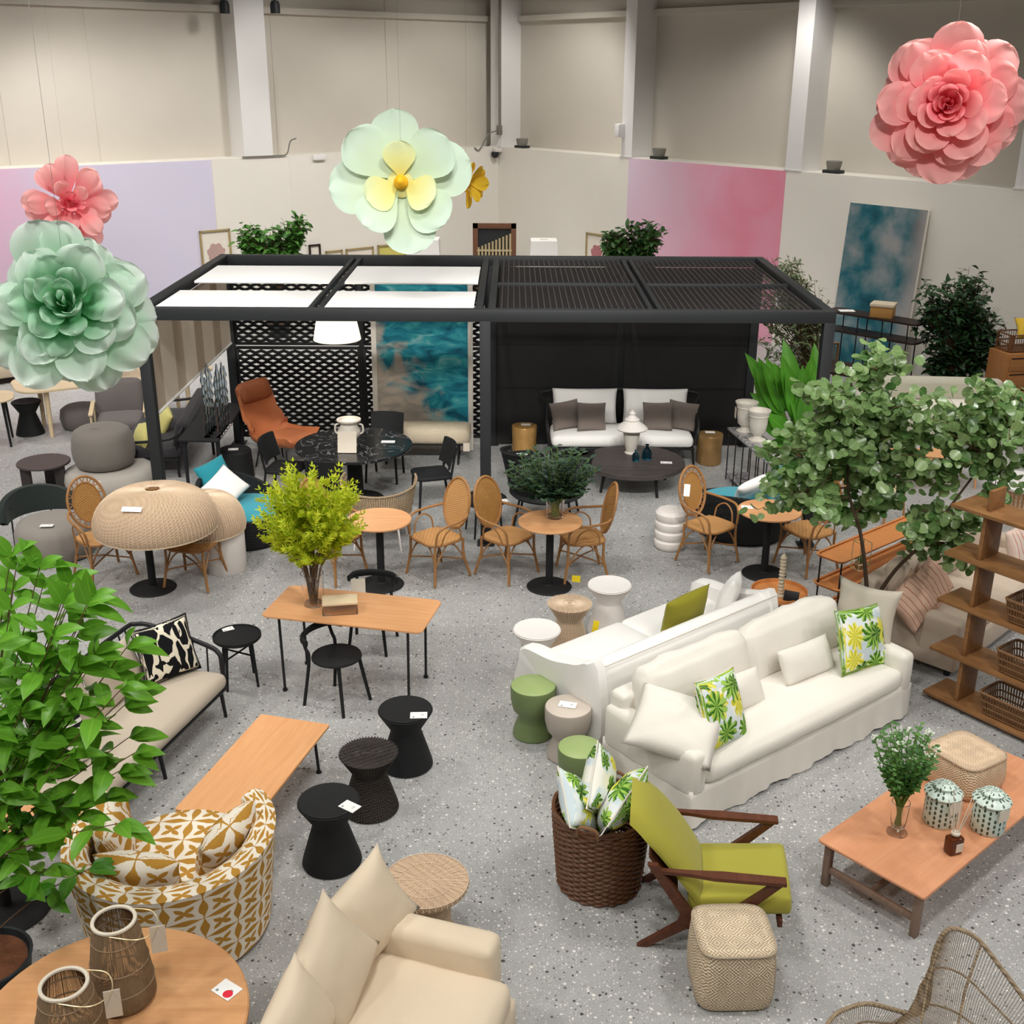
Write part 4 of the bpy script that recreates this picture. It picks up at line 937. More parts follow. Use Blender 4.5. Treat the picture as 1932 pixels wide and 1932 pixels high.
# lime lounge chair
th = thing('lime_armchair', 'lime green lounge chair with angular walnut frame', 'armchair', (1.33, 6.0, 0), 82.5)   # local front -y
mb = cushion(.56, .62, .13, .012, .03, 8); M = Matrix.Translation((0, -.12, .27)) @ Matrix.Rotation(R(-6), 4, 'X'); mb.v = [tuple(M @ Vector(p)) for p in mb.v]; part('seat_cushion', mb, m_lime, th, sharp=0)
mb = MB()
def lb(u, v, s_):
    x = (u*2-1)*.29*(1-.16*max(0, v-.75)*4*abs(u*2-1)**3); z = .33+.60*v-.09*abs(u*2-1)**4*v**4; y = .13+.44*v; bul = .085*math.sin(v*PI)**.5*max(0, 1-(u*2-1)**4)**.6+.02
    return (x, y+(bul*.5 if s_ > 0 else -bul), z)
n_ = 12
mb.grid(lambda u, v: lb(u, v, -1), n_, n_); mb.grid(lambda u, v: lb(u, v, 1), n_, n_, flip=True)
for e in (0, 1):
    mb.grid(lambda u, v, e=e: Vector(lb(e, v, -1)).lerp(Vector(lb(e, v, 1)), u), 2, n_); mb.grid(lambda u, v, e=e: Vector(lb(u, e, -1)).lerp(Vector(lb(u, e, 1)), v), n_, 2)
part('back_cushion', mb, m_lime, th, sharp=60)
def plank(pts, x0, x1): # outline in yz extruded in x
    mb = MB(); M = Matrix(((0, 0, 1, 0), (1, 0, 0, 0), (0, 1, 0, 0), (0, 0, 0, 1))); n = len(pts)
    vs = [(y, z, x0) for y, z in pts]+[(y, z, x1) for y, z in pts]
    fs = [tuple(range(n))[::-1], tuple(range(n, 2*n))]+[(i, (i+1) % n, n+(i+1) % n, n+i) for i in range(n)]
    return mb.add(vs, fs, M)
for s_ in (-1, 1):
    x = s_*.31
    part('back_leg', plank([(.50, .0), (.44, .0), (.2, .17), (.02, .2), (.02, .27), (.15, .27), (.4, .62), (.46, .62), (.24, .27), (.26, .2)], x-.018, x+.018), m_walnut, th)
    part('front_leg', plank([(-.3, .56), (-.36, .56), (-.1, .28), (-.28, .02), (-.31, 0), (-.25, 0), (-.06, .22), (.12, .22), (.12, .29), (-.02, .29)], x-.018, x+.018), m_walnut, th)
    mb = MB(); out = [(x-.035, -.37), (x+.03, -.37), (x+.035, .0), (x+.02, .2), (x+.015, .44), (x-.015, .44), (x-.02, .2), (x-.04, .05)]; mb.prism(out, .56, .585, .004); part('armrest', mb, m_walnut, th)
for y_ in (-.36, .18): mb = MB(); mb.box((0, y_, .25), (.6, .03, .05), .004); part('cross_rail', mb, m_walnut, th)
mb = MB(); mb.box((0, 0, 0), (.54, .02, .3), .004, Matrix.Translation((0, .36, .52)) @ Matrix.Rotation(R(-36), 4, 'X')); part('back_slat', mb, m_walnut, th)

# woven pouf
def pouf(label, p, rz, w_, h, m, group='woven poufs'):
    mb = MB(); n = 14
    k_ = 3.2
    def se(a): c, s_ = abs(math.cos(a)), abs(math.sin(a)); e = 5.0; return 1/((c**e+s_**e)**(1/e))
    prof = [(0, 0), (w_*.44, 0), (w_*.485, .03), (w_*.505, h*.3), (w_*.5, h*.6), (w_*.485, h*.85), (w_*.462, h*.945), (w_*.47, h*.965), (w_*.455, h*.985), (w_*.3, h*1.015), (0, h*1.025)]
    mb.lathe(prof, 64, None, se)
    uv = []
    for x, y, z in mb.v:
        if z > h*.95: uv.append((x/w_+.5, y/w_+.5))
        elif abs(x) > abs(y): uv.append((y/w_+.5, z/w_))
        else: uv.append((x/w_+.5, z/w_))
    mb.uv = uv
    th = thing('woven_pouf', label, 'pouf', p, rz, group); part('cover', mb, m, th, sharp=0)
    e = MB(); e.tube([(w_*.472*se(a*PI/32)*math.cos(a*PI/32), w_*.472*se(a*PI/32)*math.sin(a*PI/32), h*.965) for a in range(64)], .008, 6, closed=True); part('seam', e, m, th)
    return th
pouf('woven jute cube pouf on the floor by the lime chair', (1.31, 5.42, 0), 2, .47, .42, m_pouf)

# right hand coffee table
ct = [at(*q, .36) for q in ((1543, 1583), (1736, 1702), (1825, 1386))]; cx = (ct[2]-ct[0]).normalized(); cw = ct[1]-ct[0]; W_ = abs(cw.dot(Vector((cx.y, -cx.x, 0)))); L_ = (ct[2]-ct[0]).length
cm = ct[0]+cx*L_/2+Vector((cx.y, -cx.x, 0))*W_/2; cm.z = 0; CM = frameM(cm, x=cx, z=ZU)
th = thing('coffee_table', 'orange toned oak coffee table with jars and vase on it', 'table', M=CM)
mb = MB(); mb.prism(rrect(L_, W_, .02), .335, .36, .006); part('tabletop', mb, m_oakr, th)
for sx in (-1, 1):
    for sy in (-1, 1):
        mb = MB(); mb.box((sx*(L_/2-.06), sy*(W_/2-.06), .168), (.05, .05, .335), .006); part('leg', mb, m_weathered, th)
    mb = MB(); mb.box((sx*(L_/2-.06), 0, .13), (.035, W_-.14, .045), .006); part('stretcher', mb, m_weathered, th)
mb = MB(); mb.box((0, 0, .13), (L_-.14, .035, .045), .006); part('stretcher', mb, m_weathered, th)
pouf('pale woven pouf standing on the far end of the coffee table', at(1815, 1475, .36), 32, .45, .27, m_pouf2)
def jar(label, p, mats=m_dash):
    th = thing('ginger_jar', label, 'jar', p, 30, 'dashed ginger jars')
    mb = MB(); mb.lathe([(0, 0), (.105, 0), (.112, .01), (.112, .2), (.1, .22)], 36); part('body', mb, m_dash, th)
    ld = MB(); ld.lathe([(.1, .218), (.125, .222), (.127, .232), (.11, .252), (.075, .262), (.07, .266)], 36); o = part('lid', ld, m_dash, th)
    mb = MB(); mb.lathe([(.055, .262), (.072, .27), (.074, .286), (.055, .3), (0, .303)], 28); part('knob', mb, m_dash, o)
    mb = MB(); mb.box((-.02, -.122, .18), (.1, .003, .09), 0); part('price_tag', mb, m_tagpaper, th)
jar('green dashed ginger jar next to the flower vase', at(1772, 1548, .36)); jar('green dashed ginger jar on the right beside the pouf', at(1862, 1562, .36))
th = thing('reed_diffuser', 'amber bottle reed diffuser with pale sticks on the coffee table', 'diffuser', at(1797, 1608, .36), 20)
mb = MB(); mb.box((0, 0, .055), (.085, .065, .11), .012); mb.lathe([(.022, .108), (.018, .12), (.018, .135), (0, .135)], 16); part('bottle', mb, m_amber, th)
mb = MB(); mb.box((.01, -.034, .05), (.045, .002, .055)); part('label_sticker', mb, m_tagpaper, th); mb = MB(); mb.lathe([(.02, .122), (.024, .124), (.024, .136), (.02, .138)], 16); part('collar', mb, m_tagpaper, th)
th.scale = (1.2, 1.2, 1.15)
for i in range(8): a = R(i*45+10); mb = MB(); mb.cyl((0, 0, .08), (math.cos(a)*.075+.01, math.sin(a)*.06, .34+.02*(i % 3)), .0025, n=5); part('reed', mb, m_tagpaper, th)

# wire lounge chair in the corner
th = thing('wire_lounge_chair', 'taupe wire lounge chair with butterfly shaped back, bottom right corner', 'chair', (0, 0, 0))
rim = [aty(*q) for q in ((1548, 1960, 4.55), (1570, 1920, 4.7), (1600, 1902, 4.75), (1640, 1894, 4.78), (1690, 1906, 4.83), (1728, 1914, 4.88), (1750, 1892, 4.92), (1757, 1840, 4.95), (1762, 1800, 4.97), (1780, 1762, 4.98), (1803, 1752, 4.98), (1845, 1772, 4.93), (1890, 1828, 4.83), (1932, 1884, 4.73), (1975, 1945, 4.6))]
rp = smooth_path(rim, 6); mb = MB(); mb.tube(rp, .0125, 8); part('rim', mb, m_rope_taupe, th)
low = [Vector(p) for p in rp]
cen = Vector((2.08, 4.62, .25)); nw = len(rp); mb = MB()
bot = smooth_path([Vector((1.75, 4.45, .33)), Vector((1.9, 4.66, .3)), Vector((2.1, 4.78, .32)), Vector((2.3, 4.7, .35)), Vector((2.55, 4.45, .4))], 10)
for i in range(140):
    u = i/139*(nw-1); k_ = int(min(nw-2, u)); a = rp[k_].lerp(rp[k_+1], u-k_); v = i/139*(len(bot)-1); k2 = int(min(len(bot)-2, v)); b = bot[k2].lerp(bot[k2+1], v-k2)
    c = (a+b)/2+Vector((0, .03, -.03)); mb.tube([a, c, b], .0022, 3)
part('wires', mb, m_rope_taupe, th, kind='stuff')
for f_ in (.38, .75):
    mb = MB(); pts = []
    for i in range(0, 60):
        u = i/59*(nw-1); k_ = int(min(nw-2, u)); a = rp[k_].lerp(rp[k_+1], u-k_); v = i/59*(len(bot)-1); k2 = int(min(len(bot)-2, v)); b = bot[k2].lerp(bot[k2+1], v-k2); pts.append(a.lerp(b, f_)+Vector((0, .03, -.03))*4*f_*(1-f_))
    mb.tube(pts, .006, 5); part('hoop', mb, m_rope_taupe, th)
for f_ in (.33, .45, .64, .8):
    u = f_*(nw-1); a = rp[int(u)]; b = bot[int(f_*(len(bot)-1))]; mb = MB(); mb.tube([a, (a+b)/2+Vector((0, .035, -.035)), b], .007, 5); part('rib', mb, m_rope_taupe, th)
mb = MB(); mb.tube(bot, .0125, 8); part('seat_rim', mb, m_rope_taupe, th)
for x, y in ((1.8, 4.5), (2.5, 4.45), (2.0, 4.75), (2.35, 4.7)): mb = MB(); mb.cyl((x, y, .33), (x, y, 0), .012); part('leg', mb, m_rope_taupe, th)

# ------------------------------------------------------------------ teak shelf unit with baskets
T0 = Vector((3.60, 8.84, 0)); tx = Vector((.6, -.8, 0)); ty = Vector((.8, .6, 0)); TM = frameM(T0, x=tx, z=ZU)
th = thing('teak_shelf', 'tall open brown teak shelf unit holding wicker baskets', 'shelf', M=TM)     # y runs away from us
zs = [aty(1734, 1301, 8.84).z, aty(1745, 1218, 8.84).z, aty(1759, 1127, 8.84).z, 0, aty(1792, 950, 8.84).z]; zs[3] = (zs[2]+zs[4])/2
LT, DT = 1.9, .36
for z in zs: mb = MB(); mb.box((LT/2, DT/2, z-.015), (LT, DT, .03), .003); part('shelf_board', mb, m_teak, th)
zz = zs+[zs[4]+.2]
for i, (z0, z1) in enumerate(zip([0]+zz, zz)):
    for x in ((.28, 1.6) if i else (.1, 1.7)):
        mb = MB(); mb.box((x, DT/2+.01, (z0+z1-.03)/2+.0), (.035, .26 if i < 5 else .2, z1-z0-.03 if i else z1-.03), .003); part('upright', mb, m_teak, th)
def crate(label, x, z, group='wicker baskets on the teak shelf'):
    M = TM @ Matrix.Translation((x, DT/2, z)); c = thing('wicker_basket', label, 'basket', M=M, group=group); w_, d, h = .44, .3, .2
    mb = MB(); mb.box((0, 0, .008), (w_-.06, d-.06, .012)); part('bottom', mb, m_willow_l, c)
    for r_, zt in ((.0, .015), (.01, .07), (.02, .13), (.03, h)):
        mb = MB(); mb.tube([(a, b, zt) for a, b in rrect(w_-.05+r_*2, d-.05+r_*2, .04, 4)], .008 if zt < h else .013, 5, closed=True); part('band' if zt < h else 'rim', mb, m_willow_l, c)
    mb = MB(); o1 = rrect(w_-.05, d-.05, .04, 3); o2 = rrect(w_+.01, d+.01, .04, 3)
    for (a, b) in zip(o1, o2): pass
    n = 56
    def along(o, t):
        L = [math.hypot(o[(i+1) % len(o)][0]-o[i][0], o[(i+1) % len(o)][1]-o[i][1]) for i in range(len(o))]; s_ = t*sum(L)
        for i, l in enumerate(L):
            if s_ <= l: q = o[(i+1) % len(o)]; f_ = s_/l; return (o[i][0]+(q[0]-o[i][0])*f_, o[i][1]+(q[1]-o[i][1])*f_)
            s_ -= l
        return o[0]
    for i in range(n): a, b = along(o1, i/n), along(o2, i/n); mb.cyl((a[0], a[1], .01), (b[0], b[1], h), .006, n=5)
    part('canes', mb, m_willow_l, c, kind='stuff')
crate('slatted wicker basket on the bottom board of the teak shelf', .72, zs[0]); crate('slatted wicker basket on the second board of the teak shelf', .8, zs[1]); crate('slatted wicker basket on the third board of the teak shelf', .8, zs[2])

# beige sofa behind the shelf, orange tray console behind it
G0 = at(1622, 1088, .72); G1 = at(1800, 985, .72); G0.z = G1.z = 0; gx = (G1-G0).normalized(); GM = frameM(G0, x=gx, z=ZU); LG, DG = 2.5, 1.0    # y to the back; sofa faces -y
th = thing('beige_sofa', 'beige velvet sofa behind the teak shelf with striped pillows', 'sofa', M=GM @ Matrix.Translation((0, -DG, 0)))
mb = cushion(LG, DG, .24, .008, .03, 6); mb.v = [(p[0]+LG/2, p[1]+DG/2, p[2]+.08) for p in mb.v]; part('base', mb, m_beige_sofa, th, sharp=0)
for x in (.09, LG-.09): mb = cushion(.18, DG, .46, .01, .04, 4); mb.v = [(p[0]+x, p[1]+DG/2, p[2]+.1) for p in mb.v]; part('arm', mb, m_beige_sofa, th, sharp=0)
mb = cushion(LG, .18, .62, .01, .05, 8); mb.v = [(p[0]+LG/2, p[1]+DG-.09, p[2]+.1) for p in mb.v]; part('backrest', mb, m_beige_sofa, th, sharp=0)
for i in (0, 1):
    mb = cushion((LG-.4)/2, .74, .16, .025, .05, 8, .006, i); mb.v = [(p[0]+LG/2+(i-.5)*(LG-.38)/2, p[1]+.4, p[2]+.31) for p in mb.v]; part('seat_cushion', mb, m_beige_sofa, th, sharp=0)
    mb = cushion((LG-.4)/2, .17, .4, .03, .06, 8, .008, i+3); M = Matrix.Translation((LG/2+(i-.5)*(LG-.38)/2, DG-.28, .46)) @ Matrix.Rotation(R(-12), 4, 'X'); mb.v = [tuple(M @ Vector(p)) for p in mb.v]; part('back_cushion', mb, m_beige_sofa, th, sharp=0)
for x in (.1, LG-.1):
    for y in (.1, DG-.1): mb = MB(); mb.cyl((x, y, .09), (x, y, 0), .03); part('foot', mb, m_black, th)
gf = -(GM.to_3x3() @ Vector((0, 1, 0)))
pil('terracotta striped pillow leaning at the near end of the beige sofa', at(1722, 1135, .64), m_stripe_t, .46, .42, .17, (.35, -.75, .5), 32, 2, 'terracotta striped pillows', pinch=.1)
pil('terracotta striped pillow behind another one on the beige sofa', at(1760, 1100, .68), m_stripe_t, .48, .44, .16, (.55, -.65, .45), 20, 3, 'terracotta striped pillows', pinch=.1)
pil('pale pillow with red stripes on the beige sofa behind the shelf', at(1925, 1035, .66), m_stripe_r, .5, .48, .16, gf+Vector((0, 0, .35)), 0, 4)
K0 = at(1583, 1062, .72); K1 = at(1750, 990, .72); K0.z = K1.z = 0; kx = (K1-K0).normalized()
KM = frameM(K0+Vector((-kx.y, kx.x, 0))*.0, x=kx, z=ZU); LK, DK = 2.0, .3
th = thing('tray_console', 'three tier orange tray console behind the beige sofa', 'console', M=KM)
for z in (.72, .42, .12):
    mb = MB(); mb.prism([(a+LK/2, b+.12) for a, b in rrect(LK, DK, .05)], z-.012, z, .003); t_ = part('tray', mb, m_tray, th)
    mb = MB(); mb.tube([(a+LK/2, b+.12, z+.012) for a, b in rrect(LK, DK, .05)], .009, 5, closed=True, flat=1.6); part('lip', mb, m_tray, t_)
for x in (.05, LK-.05):
    for y in (0, .24): mb = MB(); mb.cyl((x, y, 0), (x, y, .72), .009, n=7); part('leg', mb, m_black, th)
th = thing('glass_lantern', 'small wire and glass lantern holding a plant on the orange console', 'lantern', at(1622, 1072, .73), 20)
mb = MB()
for s_ in (-1, 1):
    for t_ in (-1, 1): mb.cyl((s_*.06, t_*.06, 0), (s_*.06, t_*.06, .27), .004, n=5)
    for z in (0.004, .06, .27): mb.cyl((s_*.06, -.06, z), (s_*.06, .06, z), .004, n=5); mb.cyl((-.06, s_*.06, z), (.06, s_*.06, z), .004, n=5)
part('wire_frame', mb, m_brass, th); mb = MB(); mb.lathe([(0, .004), (.045, .004), (.055, .05), (.05, .06), (0, .055)], 14); part('pot', mb, m_rattan, th)
mb = MB()
for i in range(14): a = i*2.4; d = Vector((math.cos(a), math.sin(a), 0)); mb.tube([Vector((0, 0, .05)), d*.03+ZU*(.09+.01*(i % 4)), d*.05+ZU*.085], .007, 4, r2=.002, flat=.4)
part('plant', mb, lf_mid, th, kind='stuff')
# round orange tray table with a rope column lamp
th = thing('tray_table', 'round orange tray table behind the white sofa', 'side table', at(1470, 1118, .5)*1); th.location.z = 0
mb = MB(); mb.lathe([(0, .48), (.25, .48), (.262, .49), (.265, .53), (.255, .53), (.25, .497), (0, .495)], 40); part('tray', mb, m_tray, th); mb = MB(); mb.lathe([(.17, 0), (.17, .015), (.02, .03), (.02, .48)], 20); part('stand', mb, m_black, th)
th = thing('rope_column', 'knotted rope wrapped column standing on the orange tray table', 'ornament', at(1472, 1125, .497)); mb = MB(); n = 11
mb.lathe([(0, 0), (.05, 0), (.05, .02)]+[q for i in range(n) for q in ((.024, .03+i*.035), (.034, .045+i*.035), (.024, .06+i*.035))]+[(0, .03+n*.035+.03)], 16); part('rope', mb, m_boucle, th)
mb = MB(); mb.box((0, 0, 0), (.14, .01, .1), .003); o = solo('photo_stand', mb, m_black, 'small black photo stand on the orange tray table', 'stand'); o.matrix_world = orient(at(1493, 1125, .56), (-.5, -1, .35))
# ------------------------------------------------------------------ bistro tables and rattan armchairs
def bistro(label, px, py, top=None, h=.75, r_=.335, group='bistro tables'):
    th = thing('bistro_table', label, 'table', at(px, py), 0, group)
    mb = MB(); mb.prism(circle(r_, 48), h-.022, h, .005); part('tabletop', mb, top or m_oak, th)
    mb = MB(); mb.lathe([(.235, 0), (.24, .008), (.23, .018), (.05, .03), (.04, .04)], 36); part('base', mb, m_blackmatte, th)
    mb = MB(); mb.cyl((0, 0, .03), (0, 0, h-.022), .04, n=16); part('pole', mb, m_blackmatte, th); return th
def rattan(label, p, rz, laced=False, aged=False, group='rattan armchairs', stool_=False):
    th = thing('rattan_footstool' if stool_ else 'rattan_armchair', label, 'footstool' if stool_ else 'armchair', p, rz, None if stool_ else group); cane = m_cane_d if aged else m_cane
    mb = MB(); out = [(q[0], q[1]-.02) for q in rrect(.46, .44, .14, 6)]; mb.prism(out, .425, .45, .008); part('seat', mb, m_cane, th)
    mb = MB(); mb.tube([(a, b, .432) for a, b in out], .014, 7, closed=True); part('seat_rim', mb, m_rattan, th)
    def ov(a, w_, h_, z0=.755): z = z0+h_*math.sin(a); return Vector((w_*math.cos(a), .19+(z-.45)*.24, z))
    if not stool_: mb = MB(); mb.tube([ov(2*PI*i/28, .205, .27) for i in range(28)], .015, 8, closed=True); part('back_frame', mb, m_rattan, th)
    wi, hi = (.15, .205) if laced else (.19, .255)
    vs = [ov(0, 0, 0)]+[ov(2*PI*i/28, wi, hi) for i in range(28)]; vs2 = [v_+Vector((0, .008, 0)) for v_ in vs]; mb = MB()
    mb.add(vs, [(0, 1+i, 1+(i+1) % 28) for i in range(28)]); mb.add(vs2, [(0, 1+(i+1) % 28, 1+i) for i in range(28)]); (part('back_panel', mb, m_cane_d if laced else cane, th) if not stool_ else None)
    if laced:
        mb = MB(); mb.tube([ov(2*PI*i/28, wi, hi) for i in range(28)], .009, 6, closed=True); part('inner_frame', mb, m_rattan, th)
        mb = MB()
        for i in range(16):
            a = 2*PI*i/16
            for d_ in (-.13, .13): mb.cyl(ov(a, wi, hi), ov(a+d_, .205, .27), .006, n=5)
        part('lacing', mb, m_rattan, th, kind='stuff')
    for s_ in (-1, 1):
      if not stool_:
        mb = MB(); mb.tube(smooth_path([(s_*.2, .245, .70), (s_*.25, .18, .68), (s_*.285, .02, .665), (s_*.275, -.13, .65), (s_*.245, -.2, .58), (s_*.225, -.21, .45)], 5), .014, 7); part('arm', mb, m_rattan, th)
        mb = MB(); mb.tube(smooth_path([(s_*.235, .12, .44), (s_*.25, .1, .56), (s_*.265, .0, .62), (s_*.255, -.1, .56), (s_*.23, -.14, .44)], 4), .009, 6); part('arm_brace', mb, m_rattan, th)
      for y0, y1 in ((-.21, -.25), (.17, .235)):
            mb = MB(); mb.tube(smooth_path([(s_*.21, y0, .44), (s_*.215, y0*1.02, .25), (s_*.25, y1, 0)], 4), .015, 7); part('leg', mb, m_rattan, th)
            mb = MB()
            mb.cyl((s_*.217, y0*1.03, .185), (s_*.217, y0*1.03, .222), .019, n=8); part('binding', mb, m_rattan, th)
      mb = MB(); mb.tube(smooth_path([(s_*.22, -.215, .21), (s_*.215, -.1, .37), (s_*.21, -.02, .42), (s_*.215, .07, .37), (s_*.22, .18, .21)], 4), .009, 6); part('side_arch', mb, m_rattan, th)
    mb = MB(); mb.tube(smooth_path([(-.22, -.215, .21), (-.12, -.2, .37), (0, -.19, .42), (.12, -.2, .37), (.22, -.215, .21)], 4), .009, 6); part('front_arch', mb, m_rattan, th)
    for s_ in (-1, 1): mb = MB(); mb.tube([(s_*.218, -.22, .2), (0, -.015, .215+.01*s_), (-s_*.218, .185, .2)], .009, 6); part('stretcher', mb, m_rattan, th)
    th.location.z = .015; return th
bistro('oak bistro table in the middle left of the mid post', 720, 1103); bistro('aged bistro table carrying the dark green bouquet', 1036, 1107, m_table_round); bistro('oak bistro table on the right by the black daybed', 1441, 1083); bistro('bistro table under the large woven dome shade', 289, 1110)
rattan('rattan armchair with laced oval back left of the woven dome', at(200, 1085), 42, True, True)
rattan('rattan footstool with cane seat under the edge of the woven dome', at(372, 1098), -12, stool_=True)
rattan('rattan armchair hidden behind the yellow bouquet', at(632, 1085), 55)
rattan('rattan armchair facing left between two bistro tables', at(828, 1085), -48)
rattan('rattan armchair facing right towards the dark bouquet', at(955, 1082), 50, False, True)
rattan('rattan armchair seen from the side right of the dark bouquet', at(1100, 1085), -82, False, True)
rattan('rattan armchair with laced oval back beside the white ribbed stool', at(1332, 1060), 40, True)
rattan('rattan armchair half hidden by the round leaved tree', at(1520, 1070), -58, True)
card('white price card on the right hand oak bistro table', at(1410, 957, .751), -10, .13, .09)
mb = MB(); mb.box((0, 0, 0), (.09, .004, .07)); o = solo('sale_tag', mb, m_yellow_tag, 'yellow sale tag hanging under a rattan armchair', 'tag'); o.matrix_world = orient(at(1087, 1092, .12), (-.2, -1, .1))
for lab, q in (('white tag on the back of the laced rattan chair by the ribbed stool', (1296, 925, 11.55)), ('pale tag on the rattan chair facing right', (910, 958, 11.6)), ('pale tag on the laced rattan chair by the dome', (182, 918, 11.75))):
    mb = MB(); mb.box((0, 0, 0), (.07, .003, .13)); o = solo('price_tag', mb, m_card if 'white' in lab else m_tagpaper, lab, 'tag'); o.matrix_world = orient(aty(*q), (.3, -1, .35), roll=-10)
# woven dome shades
def dome(label, p, r_, h, card_=False):
    th = thing('woven_lampshade', label, 'lampshade', p, 0, 'woven dome lampshades'); hole = r_*.13
    prof = [(r_*.975, .0), (r_*1.0, h*.1)]+[(hole+(r_-hole)*math.cos(R(a))**.72, h*.1+h*.9*math.sin(R(a))) for a in (8, 16, 24, 32, 40, 48, 56, 64, 71, 77, 82, 86, 90)]
    vs = MB(); n = 64
    def rev(pf, dr):
        return lambda u, v: (lambda q: ((q[0]-dr)*math.cos(2*PI*u), (q[0]-dr)*math.sin(2*PI*u), q[1]-dr*.5))(pf[min(len(pf)-1, int(round(v*(len(pf)-1))))])
    vs.grid(rev(prof, 0), n, len(prof)-1); vs.grid(rev(prof, .012), n, len(prof)-1, flip=True); part('weave', vs, m_straw, th)
    mb = MB()
    for i in range(88):
        a = 2*PI*i/88; d = Vector((math.cos(a), math.sin(a), 0)); mb.tube([d*(q[0]+.002)+ZU*q[1] for q in prof], .004, 4)
    part('ribs', mb, m_straw_rib, th, kind='stuff')
    for rr, zz in ((r_*.975, .0), (hole, h)):
        mb = MB(); mb.tube([(rr*math.cos(a*PI/24), rr*math.sin(a*PI/24), zz) for a in range(48)], .009, 6, closed=True); part('hoop', mb, m_straw_rib, th)
    mb = MB()
    for i in range(3): a = R(60*i); d = Vector((math.cos(a), math.sin(a), 0))*hole; mb.cyl(d+ZU*h, -d+ZU*h, .005, n=5)
    part('spider', mb, m_rattan, th)
    if card_: q_ = prof[8]; M = orient((-.08, -q_[0]-.006, q_[1]+.012), (-.05, -.62, 1), roll=0); e = MB(); e.box((0, 0, 0), (.2, .003, .06), 0, M); part('price_tag', e, m_card, th)
bt = at(289, 1110); dome('large woven straw dome shade resting on a bistro table', Vector((bt.x+.16, bt.y-.14, .752)), .62, .41, True)
wc = at(428, 1072); th = thing('white_plinth', 'white cylinder plinth under the smaller woven dome', 'plinth', wc)
mb = MB(); mb.lathe([(.215, 0), (.22, .006), (.22, .458), (.212, .465), (0, .465)], 36); part('body', mb, m_white_matte, th)
dome('smaller woven straw dome shade on the white cylinder', Vector((wc.x-.18, wc.y, .466)), .42, .4)

# ------------------------------------------------------------------ woven daybeds
def daybed(label, p, rz, r_, hb, hf, m_shell=None):
    th = thing('woven_daybed', label, 'daybed', p, rz, 'black woven daybeds'); m_shell = m_shell or m_wick_b
    def top(a): c = (1-math.cos(a))/2; return hf+(hb-hf)*c**1.6      # a = 0 at the open front (-y)
    def sh(u, v, dr=0):
        a = 2*PI*u; hh = top(a); z = .04+(hh-.04)*v; rr = (r_*(.86+.14*min(1, z/.4))-dr)*(1+.1*max(0, z-.4)); d = a-PI/2
        return (rr*math.cos(d), rr*math.sin(d), z)
    mb = MB(); mb.grid(lambda u, v: sh(u, v), 48, 8); mb.grid(lambda u, v: sh(u, v, .05), 48, 8, flip=True)
    mb.grid(lambda u, v: Vector(sh(u, 1)).lerp(Vector(sh(u, 1, .05)), v)+Vector((0, 0, .012*math.sin(v*PI))), 48, 2); part('shell', mb, m_shell, th)
    mb = MB(); mb.prism(circle(r_*.8, 36), 0, .06, .01); part('foot', mb, m_black, th)
    mb = MB(); mb.lathe([(0, hf-.06), (r_-.08, hf-.06), (r_-.05, hf-.03), (r_-.055, hf+.03), (r_-.11, hf+.05), (0, hf+.06)], 40); part('seat_cushion', mb, m_teal, th)
    return th
d1 = at(462, 970, .3); d1.z = 0; daybed('black woven daybed with teal seat left of the yellow bouquet', d1, 62, .52, .72, .36)
pil('teal pillow on the left black woven daybed', d1+Vector((-.36, .22, .68)), m_teal_d, .42, .4, .15, (.6, -.6, .4), 12, 2); pil('pale grey pillow on the left black woven daybed', d1+Vector((-.2, .03, .62)), m_white_fab, .46, .4, .15, (.55, -.6, .75), 30, 3)
d2 = Vector((2.74, 12.72, 0)); daybed('black woven daybed with teal seat on the right behind a bistro table', d2, 160, .6, .62, .34)
pil('white pillow on the right black woven daybed', d2+Vector((.05, -.2, .62)), m_white_fab, .5, .42, .16, (-.4, .6, .6), -25, 4); pil('teal pillow on the right black woven daybed', d2+Vector((.32, .02, .64)), m_teal_d, .4, .4, .15, (-.8, .4, .5), 10, 5)
# white ribbed stool
mb = MB(); pr = [(0, 0), (.15, 0)]
for i in range(4): z = .01+i*.112; pr += [(.165, z), (.182, z+.04), (.18, z+.085), (.16, z+.105)]
pr += [(.15, .462), (.13, .468), (0, .47)]; mb.lathe(pr, 40); solo('ribbed_stool', mb, m_white_matte, 'white ceramic stool with four stacked rings', 'stool', at(1263, 1032))
# ------------------------------------------------------------------ left hand seating
p = Vector((-5.12, 11.95, 0)); th = thing('round_lounge_chair', 'round grey lounge chair with curved dark green backrest', 'chair', p, 0)
mb = MB(); mb.lathe([(.36, .0), (.4, .02), (.43, .15), (.425, .3), (.39, .38), (.3, .41), (0, .42)], 40); part('seat', mb, m_grey, th, sharp=0)
mb = MB(); mb.prism(circle(.36, 32), 0, .03, .004); part('plinth', mb, m_black, th)
mb = MB()
def cb(u, v, d=0): a = R(62+135*u); z = .36+.3*v*math.sin(PI*min(1, max(0, u))*.999)**.4; rr = .40+.04*v+d; return (rr*math.cos(a)*1.05-.08, rr*math.sin(a)+.05, z)
mb.grid(lambda u, v: cb(u, v), 24, 6); mb.grid(lambda u, v: cb(u, v, .06), 24, 6, flip=True)
mb.grid(lambda u, v: Vector(cb(u, 1)).lerp(Vector(cb(u, 1, .06)), v), 24, 2); mb.grid(lambda u, v: Vector(cb(u, 0)).lerp(Vector(cb(u, 0, .06)), v), 24, 2); part('backrest', mb, fabric('dark_green_felt', '#2c3330', .08), th, sharp=60)
